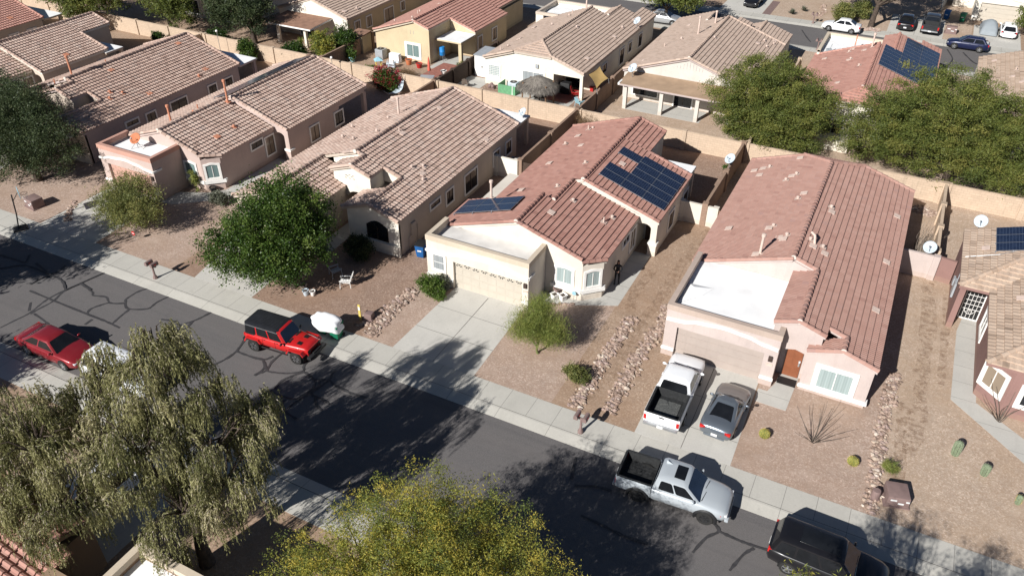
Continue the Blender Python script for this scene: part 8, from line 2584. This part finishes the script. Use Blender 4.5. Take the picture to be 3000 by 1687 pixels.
quads_mesh('blooms', leaf_quads(P, D, 30, 0.13, 0.10, 0.08, rng), rng.random(75 * 30), M('lf_red'), bo)
bush('dense dark green round bush left of the yellow green shrub', -58.6, 64.6, 1.5, 1.3, 1.9, 'lf_green', 330, 36, 0.17, 0.08, 59, mean=0.22)
bush('tall shrub half yellow half green before the brown patio roof', -56.2, 66.6, 1.7, 1.5, 3.0, 'lf_yel', 360, 40, 0.17, 0.08, 60, mean=0.35)
bush('green shrub right of the yellow one, against the tan house wall', -54.6, 68.2, 1.6, 1.4, 3.2, 'lf_green', 340, 36, 0.17, 0.08, 61, mean=0.4)
bush('clipped green shrub on a stem beside the white patio roof', -62.9, 62.2, 1.2, 1.1, 2.5, 'lf_green', 240, 36, 0.16, 0.075, 62, mean=0.5)
bush('small green citrus against the wall at the top left', -75.4, 61.6, 0.8, 0.7, 1.5, 'lf_green', 130, 32, 0.16, 0.075, 63, mean=0.3)
bush('low light green bush right of the small citrus', -73.7, 62.2, 0.9, 0.7, 0.9, 'lf_palo', 130, 32, 0.16, 0.06, 64)
bush('green bushes under the dark evergreen at the wall', -69.3, 64.6, 1.6, 1.2, 1.8, 'lf_green', 260, 34, 0.18, 0.08, 65, mean=0.2)
bush('grey lavender bush along the wall of the yellow tan house', -51.2, 64.4, 1.2, 0.7, 0.85, 'lf_grey', 190, 32, 0.14, 0.04, 66)
bush('bright green bush along the wall under the blue roofed table', -48.6, 64.8, 1.0, 0.7, 1.0, 'lf_green', 190, 32, 0.14, 0.06, 67, mean=0.7)
bush('bare tangled shrub in the yellow tan house yard', -45.6, 66.2, 1.4, 0.9, 0.7, 'lf_dry', 150, 26, 0.2, 0.018, 68)
bush('green potted shrub left of the grey air conditioner', -53.0, 67.25, 0.6, 0.6, 1.5, 'lf_green', 90, 30, 0.15, 0.07, 69, mean=0.6)
bush('bare brown vine in the corner of the cream house back wall', -23.9, 61.9, 1.2, 0.7, 1.9, 'lf_dry', 130, 24, 0.22, 0.016, 70)
bush('dry weeds along the brown wall behind the cream house', -24.6, 56.6, 0.5, 0.6, 0.7, 'lf_dry', 50, 24, 0.2, 0.016, 71)
bush('cluster of plants by the patio post of the yellow tan house', -41.2, 70.6, 0.8, 0.9, 0.9, 'lf_palolive', 110, 30, 0.15, 0.05, 72)
bush('prickly plant with upright pads in the bed by the teal bay window', -46.5, 38.1, 0.4, 0.35, 1.9, 'lf_palo', 46, 30, 0.2, 0.03, 73)
bush('green bush left of the brown wall corner dish', -10.6, 60.4, 0.5, 0.4, 0.6, 'lf_green', 60, 26, 0.13, 0.06, 74)
# dry brush pile against the wall right of the rose house
e = thing('brush_pile', 'pile of dead branches leaning on the tan wall right of the rose house', 'brush', (4.2, 55.2, 0))
mb = MB()
for i in range(46):
    a = random.uniform(0.4, 1.5); p = Vector((random.uniform(-.3, .5), random.uniform(-1.6, -0.6), 0.05))
    L = random.uniform(1.2, 3.0)
    q = p + Vector((math.cos(a) * L * random.uniform(.2, .6), math.sin(a) * L, random.uniform(0.3, 1.5)))
    mb.tube([tuple(p), tuple(p.lerp(q, .5) + Vector((random.uniform(-.2, .2), random.uniform(-.2, .2), .15))), tuple(q)], [0.02, 0.014, 0.006], 4)
mb.build('branches', M('palebark'), e)
# agave and far street planting
for lab, x, y, n, h in (('spiky agave across the far street left of the mailboxes', -14.5, 107.2, 46, 1.1), ('second spiky agave behind the first across the far street', -13.4, 109.2, 40, 1.0), ('fan palm shrub under the brown patio roof', -59.6, 67.0, 40, 1.7)):
    e = thing('agave', lab, 'shrub', (x, y, 0)); mb = MB()
    z0 = 0.1 if h < 1.5 else 1.0
    if h > 1.5: mb.lathe([(0.16, 0), (0.13, 1.0)], (0, 0, 0), 8)
    for i in range(n):
        a = random.uniform(0, 6.28); el = random.uniform(0.15, 1.4); d = Vector((math.cos(a) * math.cos(el), math.sin(a) * math.cos(el), math.sin(el))); s = Vector((-math.sin(a), math.cos(a), 0)) * 0.05
        b0 = Vector((0, 0, z0)); L = random.uniform(0.7, 1.0) * (0.8 if h < 1.5 else 0.9)
        mb.add([tuple(b0 - s), tuple(b0 + s), tuple(b0 + d * L * .6 + s), tuple(b0 + d * L), tuple(b0 + d * L * .6 - s)], [(0, 1, 2, 3, 4)])
    mb.build('leaves', M('lf_grey' if h < 1.5 else 'lf_palo'), e)
tree('mesquite_tree', 'mesquite over the silver vehicle on the far street', (-27.6, 96.4, 0), [(-27.5, 96.3, 4.6, 3.6, 3.0, 2.2), (-30.8, 97.2, 4.4, 2.8, 2.6, 2.0), (-25.2, 96.0, 3.6, 2.2, 2.2, 1.7)], 'lf_mesq', 480, 55, 0.3, 0.3, 0.1, 81, r0=0.2, h0=1.6)
tree('mesquite_tree', 'dark trunked tree in the stone ring across the far street', (-5.0, 106.3, 0), [(-4.6, 106.0, 6.4, 3.4, 2.6, 1.9), (-0.6, 105.8, 6.2, 3.2, 2.2, 1.8), (-8.4, 107.2, 6.2, 3.0, 2.4, 1.8), (2.4, 106.4, 6.2, 2.2, 2.0, 1.5), (-3.0, 110.5, 7.6, 4.6, 3.0, 2.2)], 'lf_palolive', 620, 50, 0.32, 0.32, 0.11, 82, r0=0.3, h0=2.6, mean=0.4)
bush('olive bush left of the stone ring across the far street', -8.4, 106.6, 1.35, 1.2, 2.5, 'lf_palolive', 240, 34, 0.2, 0.08, 83, mean=0.55)
bush('olive bush right of the first across the far street', -6.6, 109.6, 1.2, 1.1, 2.3, 'lf_palolive', 190, 34, 0.2, 0.08, 84, mean=0.45)
tree('mesquite_tree', 'olive tree beside the white hatchback at the top right corner', (12.6, 111.2, 0), [(11.8, 110.8, 2.6, 1.9, 1.8, 1.7), (13.0, 111.5, 4.2, 2.4, 2.2, 1.8)], 'lf_mesq', 260, 50, 0.28, 0.28, 0.09, 85, r0=0.16, h0=1.0)
for i, (x, y, hh) in enumerate(((-16.5, 118, 3.4), (-11.5, 121, 3.6), (-20.5, 121.5, 3.2))):
    bush(['dark tree at the top edge behind the black car', 'dark tree at the top edge right of the red paver strip', 'dark tree at the top edge left of the black car'][i], x, y, 2.6, 2.4, hh + 1, 'lf_dark', 200, 32, 0.3, 0.12, 90 + i, 'tree', 'tree')

# ------------------------------------------------------------------ camera, light, sky
cam = bpy.data.cameras.new('camera')
co = bpy.data.objects.new('camera', cam)
COL.objects.link(co)
a, t, r = R(-26.584), R(35.392), R(0.521)
fw = Vector((math.sin(a) * math.cos(t), math.cos(a) * math.cos(t), -math.sin(t)))
rt = Vector((math.cos(a), -math.sin(a), 0)); up = rt.cross(fw)
c_, s_ = math.cos(r), math.sin(r)
rt2 = c_ * rt + s_ * up; up2 = -s_ * rt + c_ * up
mw = Matrix((rt2, up2, -fw)).transposed().to_4x4()
mw.translation = (0, 0, 30)
co.matrix_world = mw
cam.sensor_width = 36
cam.lens = 36 * 2340.25 / 3000
cam.clip_end = 2000
SC.camera = co

EL = R(32.8)
sd = Vector((-0.27, -0.963, 0)).normalized()
sunv = Vector((sd.x * math.cos(EL), sd.y * math.cos(EL), math.sin(EL)))
sun = bpy.data.lights.new('sun', 'SUN')
sun.energy = 5.0
sun.angle = R(0.53)
sun.color = (1.0, 0.975, 0.94)
so = bpy.data.objects.new('sun', sun)
COL.objects.link(so)
so.rotation_euler = sunv.to_track_quat('Z', 'Y').to_euler()
w_ = bpy.data.worlds.new('World')
SC.world = w_
w_.use_nodes = True
nt = w_.node_tree
sk = nt.nodes.new('ShaderNodeTexSky')
sk.sky_type = 'NISHITA'
sk.sun_disc = False
sk.sun_elevation = EL
sk.sun_rotation = math.atan2(sd.x, sd.y)
sk.altitude = 1200
sk.air_density = 0.6
sk.dust_density = 0.2
bg = nt.nodes['Background']
bg.inputs['Strength'].default_value = 0.05
nt.links.new(sk.outputs[0], bg.inputs['Color'])
SC.view_settings.view_transform = 'Standard'
SC.view_settings.look = 'None'
SC.view_settings.exposure = 0.42
SC.view_settings.gamma = 1
SC.render.engine = 'CYCLES'
SC.cycles.max_bounces = 6
SC.cycles.diffuse_bounces = 2
SC.cycles.transparent_max_bounces = 6
